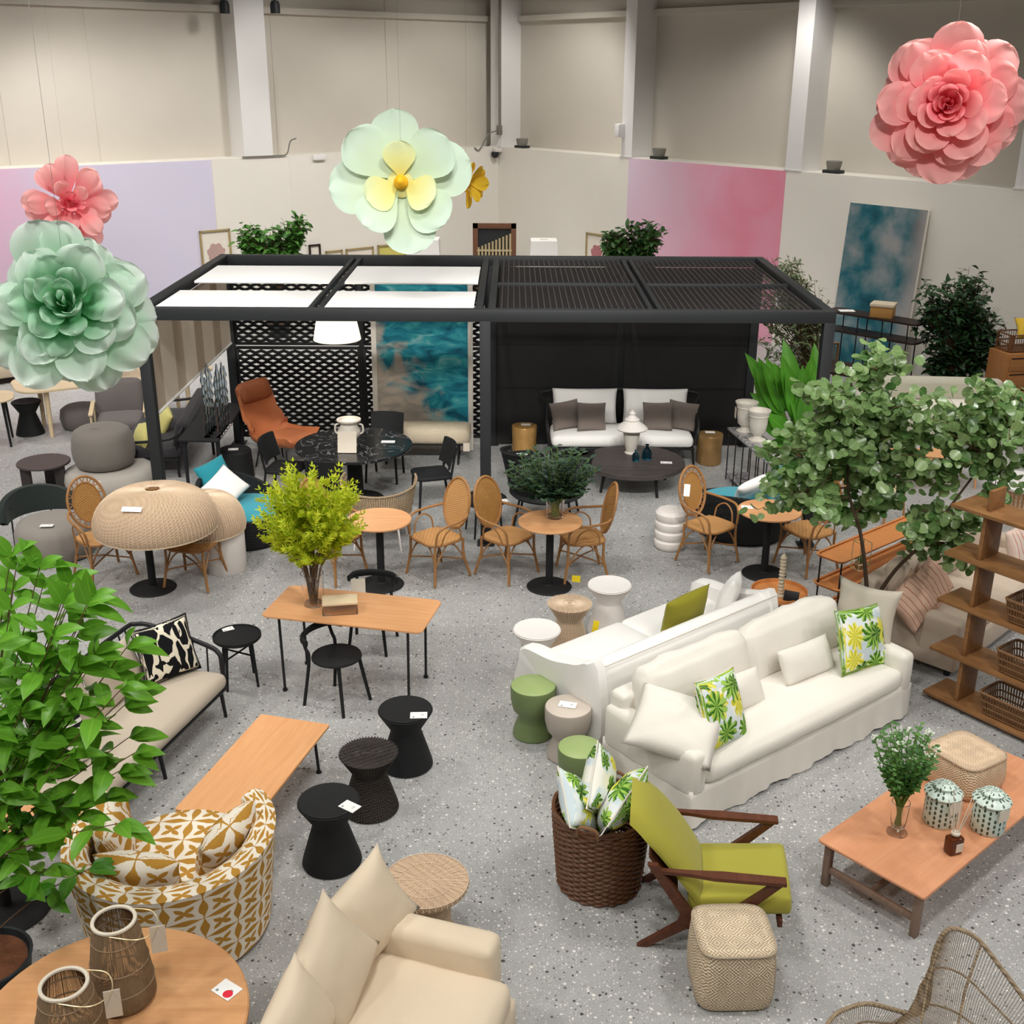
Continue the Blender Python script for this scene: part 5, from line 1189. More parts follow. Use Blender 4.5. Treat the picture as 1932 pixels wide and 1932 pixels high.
for x, y in ((-.52, .12), (-.2, .46), (.1, .47)): mb = MB(); mb.cyl((x, y, .5), (x-.01, y, 0), .01, n=6); part('leg', mb, m_black, th)
card('white price card on the round grey lounge chair', at(88, 992, .43), 5, .14, .07)
p = at(205, 925); p.y += .12; th = thing('low_ottoman', 'low round light grey ottoman under the big grey pouf', 'ottoman', p); mb = MB(); mb.lathe([(.5, 0), (.55, .03), (.57, .14), (.55, .25), (.48, .29), (0, .3)], 44); part('cover', mb, fabric('pale_grey_felt', '#aaa49c', .05), th, sharp=0); mb = MB(); mb.lathe([(.5, .0), (.52, .0), (.52, .02), (.5, .02)], 36); part('foot', mb, m_black, th)
th = thing('grey_pouf', 'big dark grey pouf stacked on the low ottoman', 'pouf', p+Vector((-.05, .02, .3))); mb = MB(); mb.lathe([(.3, 0), (.345, .02), (.385, .12), (.395, .24), (.38, .38), (.345, .47), (.29, .505), (.1, .512), (0, .512)], 44); part('cover', mb, fabric('mid_grey_felt', '#7c766f', .06), th, sharp=0)
mb = MB(); mb.box((-.05, -.08, .512), (.11, .045, .004), .002); part('label_patch', mb, m_grey_d, th)
p = at(82, 870, .4); p.z = 0; th = thing('side_table', 'low dark brown round table left of the grey pouf', 'table', p); mb = MB(); mb.prism(circle(.33, 44), .37, .4, .006); part('tabletop', mb, plain('dark_taupe', '#4a413f', .5), th)
for a in (100, 220, 340): mb = MB(); mb.box((.24*math.cos(R(a)), .24*math.sin(R(a)), .185), (.13, .05, .37), .01); part('leg', mb, plain('dark_taupe_leg', '#3a3433', .5), th)
# grey armchair with pale arms
p = at(215, 850); th = thing('wood_arm_chair', 'grey armchair with pale wooden arms beside the pergola', 'armchair', p+Vector((0, .42, 0)), 15)
mb = cushion(.62, .6, .16, .02, .05, 6); mb.v = [(q[0], q[1], q[2]+.24) for q in mb.v]; part('seat_cushion', mb, m_grey_d, th, sharp=0)
mb = cushion(.66, .18, .5, .03, .06, 8); M = Matrix.Translation((0, .3, .34)) @ Matrix.Rotation(R(-16), 4, 'X'); mb.v = [tuple(M @ Vector(q)) for q in mb.v]; part('back_cushion', mb, m_grey_d, th, sharp=0)
for s_ in (-1, 1):
    mb = MB(); mb.box((s_*.37, -.02, .55), (.06, .62, .025), .006, Matrix.Rotation(R(4), 4, 'X')); part('armrest', mb, m_ash, th)
    for y in (-.3, .28): mb = MB(); mb.cyl((s_*.37, y, .54), (s_*.38, y*1.1, 0), .018, .013, 8); part('leg', mb, m_ash, th)
p = at(145, 815); th = thing('grey_pouf', 'dark grey pouf under the long pale table', 'pouf', p+Vector((0, .3, 0))); mb = MB(); mb.lathe([(.26, 0), (.3, .02), (.33, .15), (.31, .28), (.24, .33), (0, .34)], 36); part('cover', mb, m_grey_d, th, sharp=0)
# pale tables
l0 = at(40, 742, .75); l1 = at(262, 716, .75); l0.z = l1.z = 0; ldir = (l1-l0).normalized(); LTM = frameM(l0, x=ldir, z=ZU)
th = thing('long_table', 'long pale ash table with rounded ends behind the mint rose', 'table', M=LTM); mb = MB(); mb.prism([(a_+1.4, b_+.5) for a_, b_ in rrect(2.9, 1.0, .3, 8)], .715, .75, .008); part('tabletop', mb, m_ash, th)
for x in (.35, 2.4):
    for y in (.15, .85): mb = MB(); mb.cyl((x, y, .72), (x, y, 0), .04, .03, 12); part('leg', mb, m_ash, th)
th = thing('stacked_chair', 'black chair standing on the long pale table', 'chair', LTM @ Vector((1.55, .45, .75)), 30)
mb = MB(); mb.prism(rrect(.4, .4, .06), .4, .44, .006); part('seat', mb, m_black, th)
for sx in (-1, 1):
    for sy in (-1, 1): mb = MB(); mb.cyl((sx*.16, sy*.16, .41), (sx*.21, sy*.21, 0), .015, .01, 7); part('leg', mb, m_black, th)
mb = MB(); mb.box((0, .2, .66), (.38, .03, .2), .01); part('backrest', mb, m_black, th)
for sx in (-1, 1): mb = MB(); mb.cyl((sx*.17, .19, .43), (sx*.17, .2, .6), .012, n=7); part('back_post', mb, m_black, th)
pil('pale pillow lying on the long pale table', LTM @ Vector((1.0, .75, .83)), m_bone, .45, .4, .16, (.1, -.3, 1), 15, 4, up=(0, 1, 0))
p = at(-5, 755, .7); p.z = 0; th = thing('pale_table', 'pale rounded table cut off at the left edge', 'table', p+Vector((-.4, .1, 0)), 20); mb = MB(); mb.prism(rrect(1.1, .7, .25, 8), .675, .7, .006); part('tabletop', mb, m_ash, th)
for sx in (-1, 1):
    for sy in (-1, 1): mb = MB(); mb.cyl((sx*.4, sy*.22, .68), (sx*.43, sy*.25, 0), .022, .016, 8); part('leg', mb, m_black, th)
stool('dark hourglass stool in front of the pale table', at(58, 818), HG, m_blackmatte, HGt, m_blackmatte)
th = thing('far_sofa', 'pale sofa against the lavender mural at the left edge', 'sofa', at(-30, 760)+Vector((-.3, 1.6, 0)), 38)
mb = cushion(2.0, .85, .3, .01, .04, 8); mb.v = [(q[0], q[1], q[2]+.1) for q in mb.v]; part('base', mb, m_cream, th, sharp=0)
mb = cushion(2.0, .22, .6, .02, .08, 8); mb.v = [(q[0], q[1]+.34, q[2]+.2) for q in mb.v]; part('backrest', mb, m_cream, th, sharp=0)
for s_ in (-1, 1): mb = cushion(.95, .6, .14, .03, .05, 6); mb.v = [(q[0]+s_*.49, q[1]-.06, q[2]+.38) for q in mb.v]; part('seat_cushion', mb, m_cream, th, sharp=0)
mb = MB(); mb.box((0, 0, .05), (1.8, .7, .1), .01); part('plinth', mb, m_dark, th)

# ------------------------------------------------------------------ under the pergola, left
th = thing('terracotta_lounge_chair', 'terracotta leather lounge chair with tall headrest', 'armchair', (-3.18, 15.1, 0), 58)
mb = MB()
def tl(u, v, d=0):   # one bent shell: seat, back, headrest
    path = [(-.42, .40), (-.1, .36), (.16, .36), (.27, .5), (.36, .72), (.44, .98), (.5, 1.12)]
    k_ = v*(len(path)-1); i = min(len(path)-2, int(k_)); f_ = k_-i; y = path[i][0]+(path[i+1][0]-path[i][0])*f_; z = path[i][1]+(path[i+1][1]-path[i][1])*f_
    w_ = .34-.06*max(0, v-.5)*2; x = (u*2-1)*w_; wing = abs(u*2-1)**3*(.13 if v < .65 else .05)
    return (x, y+d*.6-(wing*.7 if v > .42 else 0), z+(wing if v < .5 else 0)-d)
mb.grid(lambda u, v: tl(u, v), 12, 24); mb.grid(lambda u, v: tl(u, v, .07), 12, 24, flip=True)
for e in (0, 1): mb.grid(lambda u, v, e=e: Vector(tl(e, v)).lerp(Vector(tl(e, v, .07)), u), 2, 24); mb.grid(lambda u, v, e=e: Vector(tl(u, e)).lerp(Vector(tl(u, e, .07)), v), 12, 2)
part('shell', mb, m_orange, th, sharp=60)
mb = cushion(.56, .15, .26, .03, .06, 8); M = Matrix.Translation((0, .40, .86)) @ Matrix.Rotation(R(-18), 4, 'X'); mb.v = [tuple(M @ Vector(q)) for q in mb.v]; part('headrest', mb, plain('headrest_leather', '#9e5833', .55, .12), th, sharp=0)
mb = cushion(.5, .5, .1, .02, .04, 8); mb.v = [(q[0], q[1]-.14, q[2]+.37) for q in mb.v]; part('seat_pad', mb, m_orange, th, sharp=0)
for sx in (-1, 1):
    for y in (-.28, .2): mb = MB(); mb.cyl((sx*.2, y, .31), (sx*.27, y*1.2, 0), .014, .01, 7); part('leg', mb, m_black, th)
# dark table with glass candlesticks
t0 = at(335, 830, .75); t1 = at(412, 831, .75); t2 = at(462, 760, .75); t0.z = t1.z = t2.z = 0
TBM = frameM(t0, x=(t1-t0), z=ZU); th = thing('dark_table', 'black table holding tall smoky glass candlesticks', 'table', M=TBM); LB = (t1-t0).length; DB = (t2-t1).length; sk = (t2-t1).dot((t1-t0).normalized())/DB
mb = MB(); mb.prism([(0, 0), (LB, 0), (LB+sk*DB, DB), (sk*DB, DB)], .72, .75, .005); part('tabletop', mb, m_blackmatte, th)
for x, y in ((.06, .06), (LB-.03, .06), (LB+sk*DB-.06, DB-.06), (sk*DB+.03, DB-.06)): mb = MB(); mb.cyl((x, y, .72), (x, y, 0), .03, .02, 8); part('leg', mb, m_blackmatte, th)
for i in range(9):
    x = .5-.16*(i//5)+.1*(i % 5)*sk*1.0; y = .14+.13*(i % 5); h = (.8, .92, .76, .88, .8, .86, .74, .9, .8)[i]
    pr = [(0, 0), (.045, .0), (.045, .012), (.016, .03)]
    for k_ in range(6): z = .06+k_*(h-.12)/6; pr += [(.014, z), (.026+.006*(k_ % 2), z+(h-.12)/12), (.014, z+(h-.12)/6-.004)]
    pr += [(.016, h-.05), (.006, h), (0, h)]; mb = MB(); mb.lathe(pr, 14); o = solo('glass_candlestick', mb, m_glass_smoke, ('smoky blue glass candlestick, %s in the %s row on the black table' % (('first', 'second', 'third', 'fourth', 'fifth')[i % 5], ('right', 'left')[i//5])), 'candlestick', TBM @ Vector((x, y, .75)), 0, 'glass candlesticks')
p = at(440, 910); th = thing('black_drum', 'black woven drum stool below the dark table', 'stool', p+Vector((0, .2, 0))); mb = MB(); mb.lathe([(.22, 0), (.24, .02), (.22, .38), (.2, .4), (0, .4)], 32); part('body', mb, m_wick_b, th); mb = MB(); mb.lathe([(.18, .401), (.19, .405), (.18, .409), (0, .409)], 24); part('lid', mb, m_blackmatte, th)
card('white price card on the black drum stool', p+Vector((0, .15, .41)), 8, .13, .09)
# charcoal sofa with yellow pillows by the left post
th = thing('charcoal_sofa', 'long charcoal sofa running under the pergola blind', 'sofa', (-4.92, 15.5, 0), -84)
mb = cushion(2.0, .8, .16, .02, .05, 10); mb.v = [(q[0], q[1], q[2]+.26) for q in mb.v]; part('seat_cushion', mb, fabric('charcoal_cloth', '#39373a', .08), th, sharp=0)
mb = cushion(1.9, .16, .36, .02, .06, 10); M = Matrix.Translation((0, .36, .38)) @ Matrix.Rotation(R(-14), 4, 'X'); mb.v = [tuple(M @ Vector(q)) for q in mb.v]; part('back_cushion', mb, fabric('charcoal_cloth_b', '#333134', .08), th, sharp=0)
mb = MB(); mb.tube(smooth_path([(-1.02, -.35, .5), (-1.02, .3, .55), (-.9, .46, .68), (.9, .46, .68), (1.02, .3, .55), (1.02, -.35, .5)], 5), .02, 7); part('top_rail', mb, m_black, th)
for x in (-.98, .98):
    for y in (-.34, .36): mb = MB(); mb.cyl((x, y, .5), (x, y, 0), .018, n=8); part('leg', mb, m_black, th)
mb = MB(); mb.box((0, 0, .25), (2.0, .76, .03), .006); part('seat_frame', mb, m_black, th)
pil('pale yellow pillow on the charcoal sofa near the post', aty(268, 822, 14.75), m_yellow_fab, .42, .4, .15, (-.7, -.5, .5), 20, 3, 'pale yellow pillows'); pil('pale yellow pillow at the far end of the charcoal sofa', aty(308, 792, 15.3), m_yellow_fab, .44, .4, .15, (-.7, -.5, .4), -20, 4, 'pale yellow pillows')
# marble table, urn, chairs
mt = Vector((-1.98, 13.7, 0)); th = thing('marble_table', 'round black marble dining table under the pergola', 'table', mt); mb = MB(); mb.prism(circle(.73, 56), .715, .75, .008); part('tabletop', mb, m_marble_b, th); mb = MB(); mb.lathe([(.36, 0), (.36, .02), (.1, .06), (.09, .715)], 28); part('pedestal', mb, m_blackmatte, th)
def urn(label, p, k_=1.0, lid=False, m=None):
    th = thing('stone_urn', label, 'urn', p, 0, 'white stone urns'); m = m or m_stone
    mb = MB(); mb.box((0, 0, .012*k_), (.17*k_, .17*k_, .024*k_), .003); part('foot', mb, m, th)
    mb = MB(); mb.lathe([(a*k_, b*k_) for a, b in ((.075, .024), (.08, .04), (.05, .06), (.045, .08), (.1, .11), (.135, .16), (.14, .22), (.11, .27), (.105, .3), (.135, .335), (.15, .345), (.148, .36), (.125, .362), (.11, .33), (0, .3))], 32); part('body', mb, m, th)
    for s_ in (-1, 1): mb = MB(); mb.tube(smooth_path([Vector(q)*k_ for q in ((s_*.13, 0, .17), (s_*.17, 0, .2), (s_*.165, 0, .28), (s_*.12, 0, .3))], 4), .012*k_, 6); part('handle', mb, m, th)
    return th
urn('white stone urn with a tag on the black marble table', mt+Vector((-.03, -.12, .75)), 1.0)
mb = MB(); mb.box((0, 0, 0), (.23, .004, .26)); mb.box((0, -.003, .07), (.15, .002, .045)); o = solo('info_card', mb, m_tagpaper, 'tan information card leaning on the stone urn', 'card'); o.matrix_world = orient(mt+Vector((-.03, -.34, .882)), (0, -1, .3))
card('white price card on the black marble table', mt+Vector((.42, .1, .75)), 0, .17, .09)
def dining(label, p, rz):
    th = thing('dining_chair', label, 'chair', p, rz, 'black dining chairs at the marble table'); mb = MB(); mb.prism(rrect(.46, .45, .08), .43, .475, .01); part('seat', mb, m_blackmatte, th)
    mb = MB(); mb.grid(lambda u, v: ((u*2-1)*.22, .2+.08*v-.05*(u*2-1)**2, .55+.3*v), 8, 4); mb.grid(lambda u, v: ((u*2-1)*.22, .23+.08*v-.05*(u*2-1)**2, .55+.3*v), 8, 4, flip=True)
    for e in (0, 1): mb.grid(lambda u, v, e=e: ((u*2-1)*.22, .2+.03*v+.08*e-.05*(u*2-1)**2, .55+.3*e), 8, 1); mb.grid(lambda u, v, e=e: ((e*2-1)*.22, .15+.03*u+.08*v, .55+.3*v), 1, 4)
    part('backrest', mb, m_blackmatte, th)
    for sx in (-1, 1):
        mb = MB(); mb.cyl((sx*.19, -.18, .44), (sx*.21, -.21, 0), .018, .014, 8); part('leg', mb, m_blackmatte, th)
        mb = MB(); mb.tube([(sx*.19, .27, 0), (sx*.19, .2, .44), (sx*.19, .27, .82)], .016, 8); part('leg', mb, m_blackmatte, th)
dining('black dining chair left of the marble table', mt+Vector((-.85, -.05, 0)), 80); dining('black dining chair right of the marble table', mt+Vector((.98, -.25, 0)), -72); dining('black dining chair on our side of the marble table', mt+Vector((-.2, -.72, 0)), 172); dining('black dining chair behind the marble table', mt+Vector((.28, .85, 0)), -8)
# rope chair
p = at(718, 1026)+Vector((0, .05, 0)); th = thing('rope_chair', 'beige rope armchair with sagging back and pale legs', 'chair', p, 178)
def rc(u, v): a = R(-20+220*u); hh = .80-.12*math.sin(u*PI)+.0*v; rr = .36+.07*v; return (rr*math.cos(a), rr*math.sin(a)*.85, .42+(hh-.42)*v)
mb = MB()
for i in range(60): u = i/59; mb.tube([rc(u, 0), rc(u, .5), rc(u, 1)], .006, 4)
for i in range(9): mb.tube([rc(j/24, (i+.5)/9) for j in range(25)], .007, 4)
part('rope_weave', mb, m_rope_taupe, th, kind='stuff')
mb = MB(); mb.tube([rc(j/24, 1) for j in range(25)], .014, 7); part('top_rail', mb, m_rope_taupe, th); mb = MB(); mb.lathe([(0, .38), (.34, .38), (.37, .4), (.36, .43), (0, .44)], 32); part('seat', mb, m_rope_taupe, th)
for sx in (-1, 1):
    for sy in (-1, 1): mb = MB(); mb.cyl((sx*.22, sy*.2, .39), (sx*.27, sy*.26, 0), .014, .01, 7); part('leg', mb, m_white_matte, th)
# cream bench and big seascape
th = thing('cream_bench', 'cream boucle bench on black sled legs', 'bench', (-1.25, 15.35, 0), 0); mb = cushion(1.32, .5, .2, .02, .06, 10); mb.v = [(q[0], q[1], q[2]+.3) for q in mb.v]; part('seat', mb, m_boucle, th, sharp=0)
for x in (-.5, .5): mb = MB(); mb.tube([(x, -.2, .3), (x, -.23, .012), (x, .23, .012), (x, .2, .3)], .012, 6); part('sled_leg', mb, m_black, th)
mb = MB(); mb.box((0, 0, .295), (1.24, .42, .02)); part('frame', mb, m_black, th); mb = MB(); mb.box((.62, -.28, .28), (.09, .003, .12)); part('price_tag', mb, m_tagpaper, th)
def canvas(name, label, M, w_, h, m, edge=.06, fm=None, d=.05):
    th = thing(name, label, 'painting', M=M); mb = MB(); mb.box((0, d/2, h/2), (w_, d, h), .003); part('frame', mb, fm or m_canvas_edge, th)
    mb = MB(); a, b = w_/2-edge, edge; mb.add([(-a, -.004, b), (a, -.004, b), (a, -.004, h-b), (-a, -.004, h-b), (-a, .004, b), (a, .004, b), (a, .004, h-b), (-a, .004, h-b)], [(0, 1, 2, 3), (4, 7, 6, 5), (0, 4, 5, 1), (1, 5, 6, 2), (2, 6, 7, 3), (3, 7, 4, 0)], None, [(0, 0), (1, 0), (1, 1), (0, 1)]*2); part('artwork', mb, m, th); return th
canvas('seascape_painting', 'large teal seascape painting with white border standing in the pergola', Matrix.Translation((-1.27, 15.72, .02)) @ Matrix.Rotation(R(-5), 4, 'X'), 1.42, 2.42, m_sea, .07)
# pendant lampshade
p = aty(635, 640, 13.9); th = thing('pendant_lamp', 'white fabric lampshade hanging under the pergola rail', 'lamp', Vector((-2.15, p.y, p.z))); mb = MB(); pr = lambda d: [(.29-d, 0), (.22-d, .36)]
mb.grid(lambda u, v: ((.29-.07*v)*math.cos(2*PI*u), (.29-.07*v)*math.sin(2*PI*u), .36*v), 36, 2); mb.grid(lambda u, v: ((.285-.07*v)*math.cos(2*PI*u), (.285-.07*v)*math.sin(2*PI*u), .36*v), 36, 2, flip=True); part('shade', mb, m_lampcloth, th)
mb = MB(); mb.cyl((0, 0, .2), (0, 0, PZ-.1-p.z), .006); part('cord', mb, m_black, th); mb = MB(); mb.lathe([(0, .1), (.03, .12), (.04, .18), (.02, .24), (0, .25)], 14); part('bulb', mb, m_white_cer, th)
d = bpy.data.lights.new('added_shade_light', 'POINT'); d.energy = 18; d.shadow_soft_size = .05; d.color = (1, .93, .84); o = bpy.data.objects.new('added_shade_light', d); COL.objects.link(o); o.parent = th; o.location = (0, 0, .05)  # light added to brighten the shade; the pendant itself looks unlit

# ------------------------------------------------------------------ under the pergola, right
th = thing('outdoor_sofa', 'black framed outdoor sofa with white cushions under the pergola', 'sofa', (1.52, 15.5, 0), 0); L_ = 2.05
for y, z in ((-.34, .25), (.3, .25)): pass
mb = MB(); mb.box((0, 0, .24), (L_-.06, .72, .03), .01); part('seat_frame', mb, m_black, th)
mb = cushion(L_-.1, .7, .16, .02, .06, 12); mb.v = [(q[0], q[1]-.02, q[2]+.255) for q in mb.v]; part('seat_cushion', mb, m_white_fab, th, sharp=0)
mb = MB(); mb.tube(smooth_path([(-1.0, -.36, .3), (-1.04, -.3, .55), (-1.05, .2, .72), (-.95, .42, .86), (.95, .42, .86), (1.05, .2, .72), (1.04, -.3, .55), (1.0, -.36, .3)], 6), .022, 8); part('top_rail', mb, m_black, th)
for i in range(16): x = -.95+1.9*i/15; mb = MB(); mb.cyl((x, .36, .25), (x, .42, .85), .008, n=6); part('spindle', mb, m_black, th)
for s_ in (-1, 1):
    for j in range(4): y = -.22+.15*j; mb = MB(); mb.cyl((s_*1.0, y, .25), (s_*1.045, y, .58+.06*j), .008, n=6); part('spindle', mb, m_black, th)
    for y in (-.32, .34): mb = MB(); mb.cyl((s_*.97, y, .25), (s_*1.0, y*1.05, 0), .02, .015, 8); part('leg', mb, m_black, th)
for i, s_ in enumerate((-1, 1)): pil('white back pillow on the %s half of the outdoor sofa' % ('left' if i == 0 else 'right'), Vector((1.52+s_*.5, 15.76, .68)), m_white_fab, .92, .5, .17, (0, -1, .25), 0, i, 'white back pillows', pinch=.04)
for i, (x, y, r_, s_) in enumerate(((-.78, 15.5, 6, 'outer left end'), (-.42, 15.42, -4, 'left of centre'), (.5, 15.46, 4, 'right of centre'), (.85, 15.5, -6, 'outer right end'))): pil('taupe velvet pillow on the outdoor sofa, %s' % s_, Vector((1.52+x, y, .62)), m_velvet, .42, .4, .14, (.25 if x < 0 else -.25, -1, .35), r_, i+5, 'taupe velvet pillows')
def stump(label, p, m): mb = MB(); mb.lathe([(.17, 0), (.178, .01), (.17, .2), (.18, .4), (.172, .42), (.1, .424), (0, .424)], 22, None, lambda a: 1+.03*math.sin(3*a)+.02*math.sin(7*a)); solo('gold_stump', mb, m, label, 'stool', p, 0, 'gilded tree stump stools')
stump('gilded tree stump stool left of the outdoor sofa', Vector((.17, 15.65, 0)), m_gold); stump('bronze tree stump stool right of the outdoor sofa', Vector((2.75, 15.3, 0)), m_bronze)
card('white price card on the gilded stump', Vector((.19, 15.68, .425)), 0, .13, .08); card('white price card on the bronze stump', Vector((2.75, 15.35, .425)), 0, .13, .08)
cr = Vector((1.6, 14.3, 0)); th = thing('round_coffee_table', 'round dark grey slatted coffee table in front of the outdoor sofa', 'table', cr)
n = 11; rr = .65
for i in range(n):
    y0 = -rr+2*rr*i/n+.004; y1 = -rr+2*rr*(i+1)/n-.004; pts = []
    for k_ in range(9): y = y0+(y1-y0)*k_/8; pts.append((math.sqrt(max(.0004, rr*rr-y*y)), y))
    out = pts+[(-x, y) for x, y in reversed(pts)]; mb = MB(); mb.prism(out, .33, .36, .002); part('slat', mb, m_greywood, th)
mb = MB(); mb.lathe([(.6, .30), (.655, .30), (.66, .33), (.6, .33)], 40); part('ring', mb, m_greywood, th)
for a in (30, 120, 210, 300): mb = MB(); mb.cyl((.46*math.cos(R(a)), .46*math.sin(R(a)), .31), (.52*math.cos(R(a)), .52*math.sin(R(a)), 0), .025, .018, 8); part('leg', mb, m_black, th)
th = thing('lidded_urn', 'white lidded urn on the round grey coffee table', 'urn', at(1190, 855, .36)); mb = MB(); mb.lathe([(.08, 0), (.085, .015), (.06, .03), (.075, .06), (.1, .2), (.115, .3), (.1, .31)], 28); part('body', mb, m_stone, th)
mb = MB(); mb.lathe([(.1, .31), (.2, .335), (.21, .35), (.17, .39), (.11, .43), (.09, .45)], 32); o = part('lid', mb, m_white_matte, th); mb = MB(); mb.lathe([(.09, .45), (.1, .47), (.06, .5), (.035, .53), (.045, .55), (.0, .6)], 24); part('finial', mb, m_white_matte, o)
for lab, px, py, k_ in (('taller blue glass bottle on the round coffee table', 1220, 866, 1.0), ('shorter blue glass bottle on the round coffee table', 1199, 869, .72)): mb = MB(); mb.lathe([(a*k_, b*k_) for a, b in ((0, 0), (.06, 0), (.066, .02), (.066, .1), (.05, .14), (.02, .16), (.018, .19), (.028, .2), (0, .2))], 24); solo('glass_bottle', mb, m_glass_blue, lab, 'bottle', at(px, py, .36), 0, 'blue glass bottles')
card('white price card on the round grey coffee table', at(1257, 873, .36), -5, .15, .08)
# granite console with urns
k0 = at(1371, 806, .72); k1 = at(1442, 868, .72); k0.z = k1.z = 0; kd = (k1-k0).normalized(); LC = (k1-k0).length+.05; CMx = frameM(k0, x=kd, z=ZU)
th = thing('granite_console', 'narrow grey granite console on black rods', 'console', M=CMx); mb = MB(); mb.box((LC/2, .18, .705), (LC, .34, .03), .004); part('top', mb, m_granite, th); mb = MB(); mb.box((LC/2, .18, .08), (LC-.05, .3, .02), .003); part('lower_shelf', mb, m_granite, th)
for x in [.03+(LC-.06)*i/5 for i in range(6)]:
    for y in (.03, .33): mb = MB(); mb.cyl((x, y, 0), (x, y, .69), .008, n=6); part('rod', mb, m_black, th)
def vase(label, p, tag_=False):
    th = thing('goblet_urn', label, 'urn', p, 0, 'white goblet urns'); mb = MB(); mb.lathe([(a_*.82, b_*1.12) for a_, b_ in ((.13, 0), (.135, .015), (.07, .04), (.06, .06), (.12, .1), (.14, .2), (.145, .3), (.175, .34), (.18, .36), (.16, .362), (.13, .3), (0, .28))], 30); part('body', mb, m_stone, th)
    mb = MB(); mb.lathe([(.121, .32), (.128, .33), (.123, .34)], 30); part('band', mb, m_stone, th)
    if tag_: mb = MB(); mb.box((-.15, -.05, .27), (.003, .09, .14)); part('price_tag', mb, m_tagpaper, th)
vase('white goblet urn at the back of the granite console', CMx @ Vector((.22, .17, .721)), True); vase('white goblet urn in front on the granite console', CMx @ Vector((.62, .19, .721)))
card('white price card on the granite console', CMx @ Vector((LC-.1, .1, .721)), 10, .14, .09)
# black lounge chair, side tables behind the bouquet
p = at(1032, 1000); th = thing('black_rope_chair', 'black rope lounge chair behind the dark green bouquet', 'chair', p+Vector((0, .3, 0)), 172)
th.scale = (1.2, 1.2, 1.08)
def rb(u, v): a = R(-30+240*u); rr = .36+.1*v; return (rr*math.cos(a), rr*math.sin(a)*.95, .36+(.42+.12*math.sin(u*PI))*v)
mb = MB()
for i in range(70): u = i/69; mb.tube([rb(u, 0), rb(u, .33), rb(u, .66), rb(u, 1)], .006, 4)
for i in range(8): mb.tube([rb(j/24, (i+.5)/8) for j in range(25)], .007, 4)
part('rope_weave', mb, m_black, th, kind='stuff'); mb = MB(); mb.tube([rb(j/24, 1) for j in range(25)], .016, 7); part('top_rail', mb, m_black, th); mb = MB(); mb.lathe([(0, .33), (.35, .33), (.38, .36), (.35, .4), (0, .42)], 32); part('seat', mb, m_blackmatte, th)
for sx in (-1, 1):
    for sy in (-1, 1): mb = MB(); mb.cyl((sx*.24, sy*.24, .35), (sx*.3, sy*.3, 0), .013, n=7); part('leg', mb, m_black, th)
tray_table('round black table beside the mid post', 913, 942, .27, .42, 'round black tables near the mid post'); card('white price card on the round black table beside the post', at(948, 945, .437), 20, .12, .09)
tray_table('round black table behind the dark green bouquet', 990, 863, .26, .42, 'round black tables near the mid post'); card('white price card on the round black table behind the bouquet', at(985, 857, .437), 8, .14, .08)
# square oak table at the left edge
p = Vector((-3.27, 6.05, 0)); th = thing('oak_pedestal_table', 'square oak table on black pedestal behind the left plant', 'table', p, 33); mb = MB(); mb.prism(rrect(.66, .66, .02), .695, .72, .004); part('tabletop', mb, m_oak, th); mb = MB(); mb.lathe([(.28, 0), (.285, .01), (.27, .02), (.05, .035), (.04, .05)], 36); part('base', mb, m_blackmatte, th); mb = MB(); mb.cyl((0, 0, .03), (0, 0, .695), .04, n=14); part('pole', mb, m_blackmatte, th)
# ------------------------------------------------------------------ right back corner
ta, z1 = onR(1603, 382, .1); tb, _ = onR(1752, 396, .1)
M = MR @ Matrix.Translation(((ta+tb)/2, sR*.30, .02)) @ (Matrix.Rotation(PI, 4, 'Z') if sR > 0 else Matrix()) @ Matrix.Rotation(R(-4.2), 4, 'X')
canvas('abstract_painting', 'tall teal and grey cloud painting leaning on the right wall', M, tb-ta, z1, m_cloud, .012)
e0 = at(1560, 585, 1.3); e1 = at(1726, 612, 1.3); LD = (e1-e0).length; e0.z = e1.z = 0; cM = frameM((e0+e1)/2, x=(e1-e0), z=ZU) @ Matrix.Translation((0, .2, 0))
th = thing('dark_console', 'long dark two tier console in front of the cloud painting', 'console', M=cM)
for z in (1.3, .99): mb = MB(); mb.prism(rrect(LD+.1, .42, .1), z-.035, z, .006); part('shelf', mb, m_dark, th)
for x in (-LD*.42, -LD*.14, LD*.14, LD*.42):
    for y in (-.16, .16): mb = MB(); mb.cyl((x, y, 0), (x, y, 1.27), .012, n=6); part('rod', mb, m_black, th)
cM = cM @ Matrix.Translation((0, 0, 1.3))
th = thing('storage_box', 'tan box with cream lid on the dark console', 'box', M=cM @ Matrix.Translation((.12, 0, 0)) @ Matrix.Rotation(R(18), 4, 'Z')); mb = MB(); mb.box((0, 0, .09), (.36, .3, .18), .004); part('body', mb, plain('tan_box', '#a5793f', .7), th); mb = MB(); mb.box((0, 0, .205), (.39, .33, .05), .006); part('lid', mb, m_boucle, th)
card('white price card on the dark two tier console', cM @ Vector((-.55, 0, 0)), 0, .26, .18)
th = thing('cane_back_chair', 'brown cane backed chair beside the pergola right post', 'chair', aty(1543, 700, 19.1)*1, 165); th.location.z = 0
mb = MB(); mb.prism(rrect(.58, .55, .06), .4, .45, .008); part('seat', mb, m_dark, th)
mb = MB(); mb.tube([(-.29, .25, .45), (-.29, .33, .95), (.29, .33, .95), (.29, .25, .45)], .02, 7); part('back_frame', mb, m_willow_l, th)
mb = MB()
for i in range(14): x = -.27+.54*i/13; mb.cyl((x, .26, .5), (x, .33, .94), .007, n=4)
for i in range(9): z = .52+.05*i; mb.cyl((-.28, .26+.015*i*.5, z), (.28, .26+.015*i*.5, z), .006, n=4)
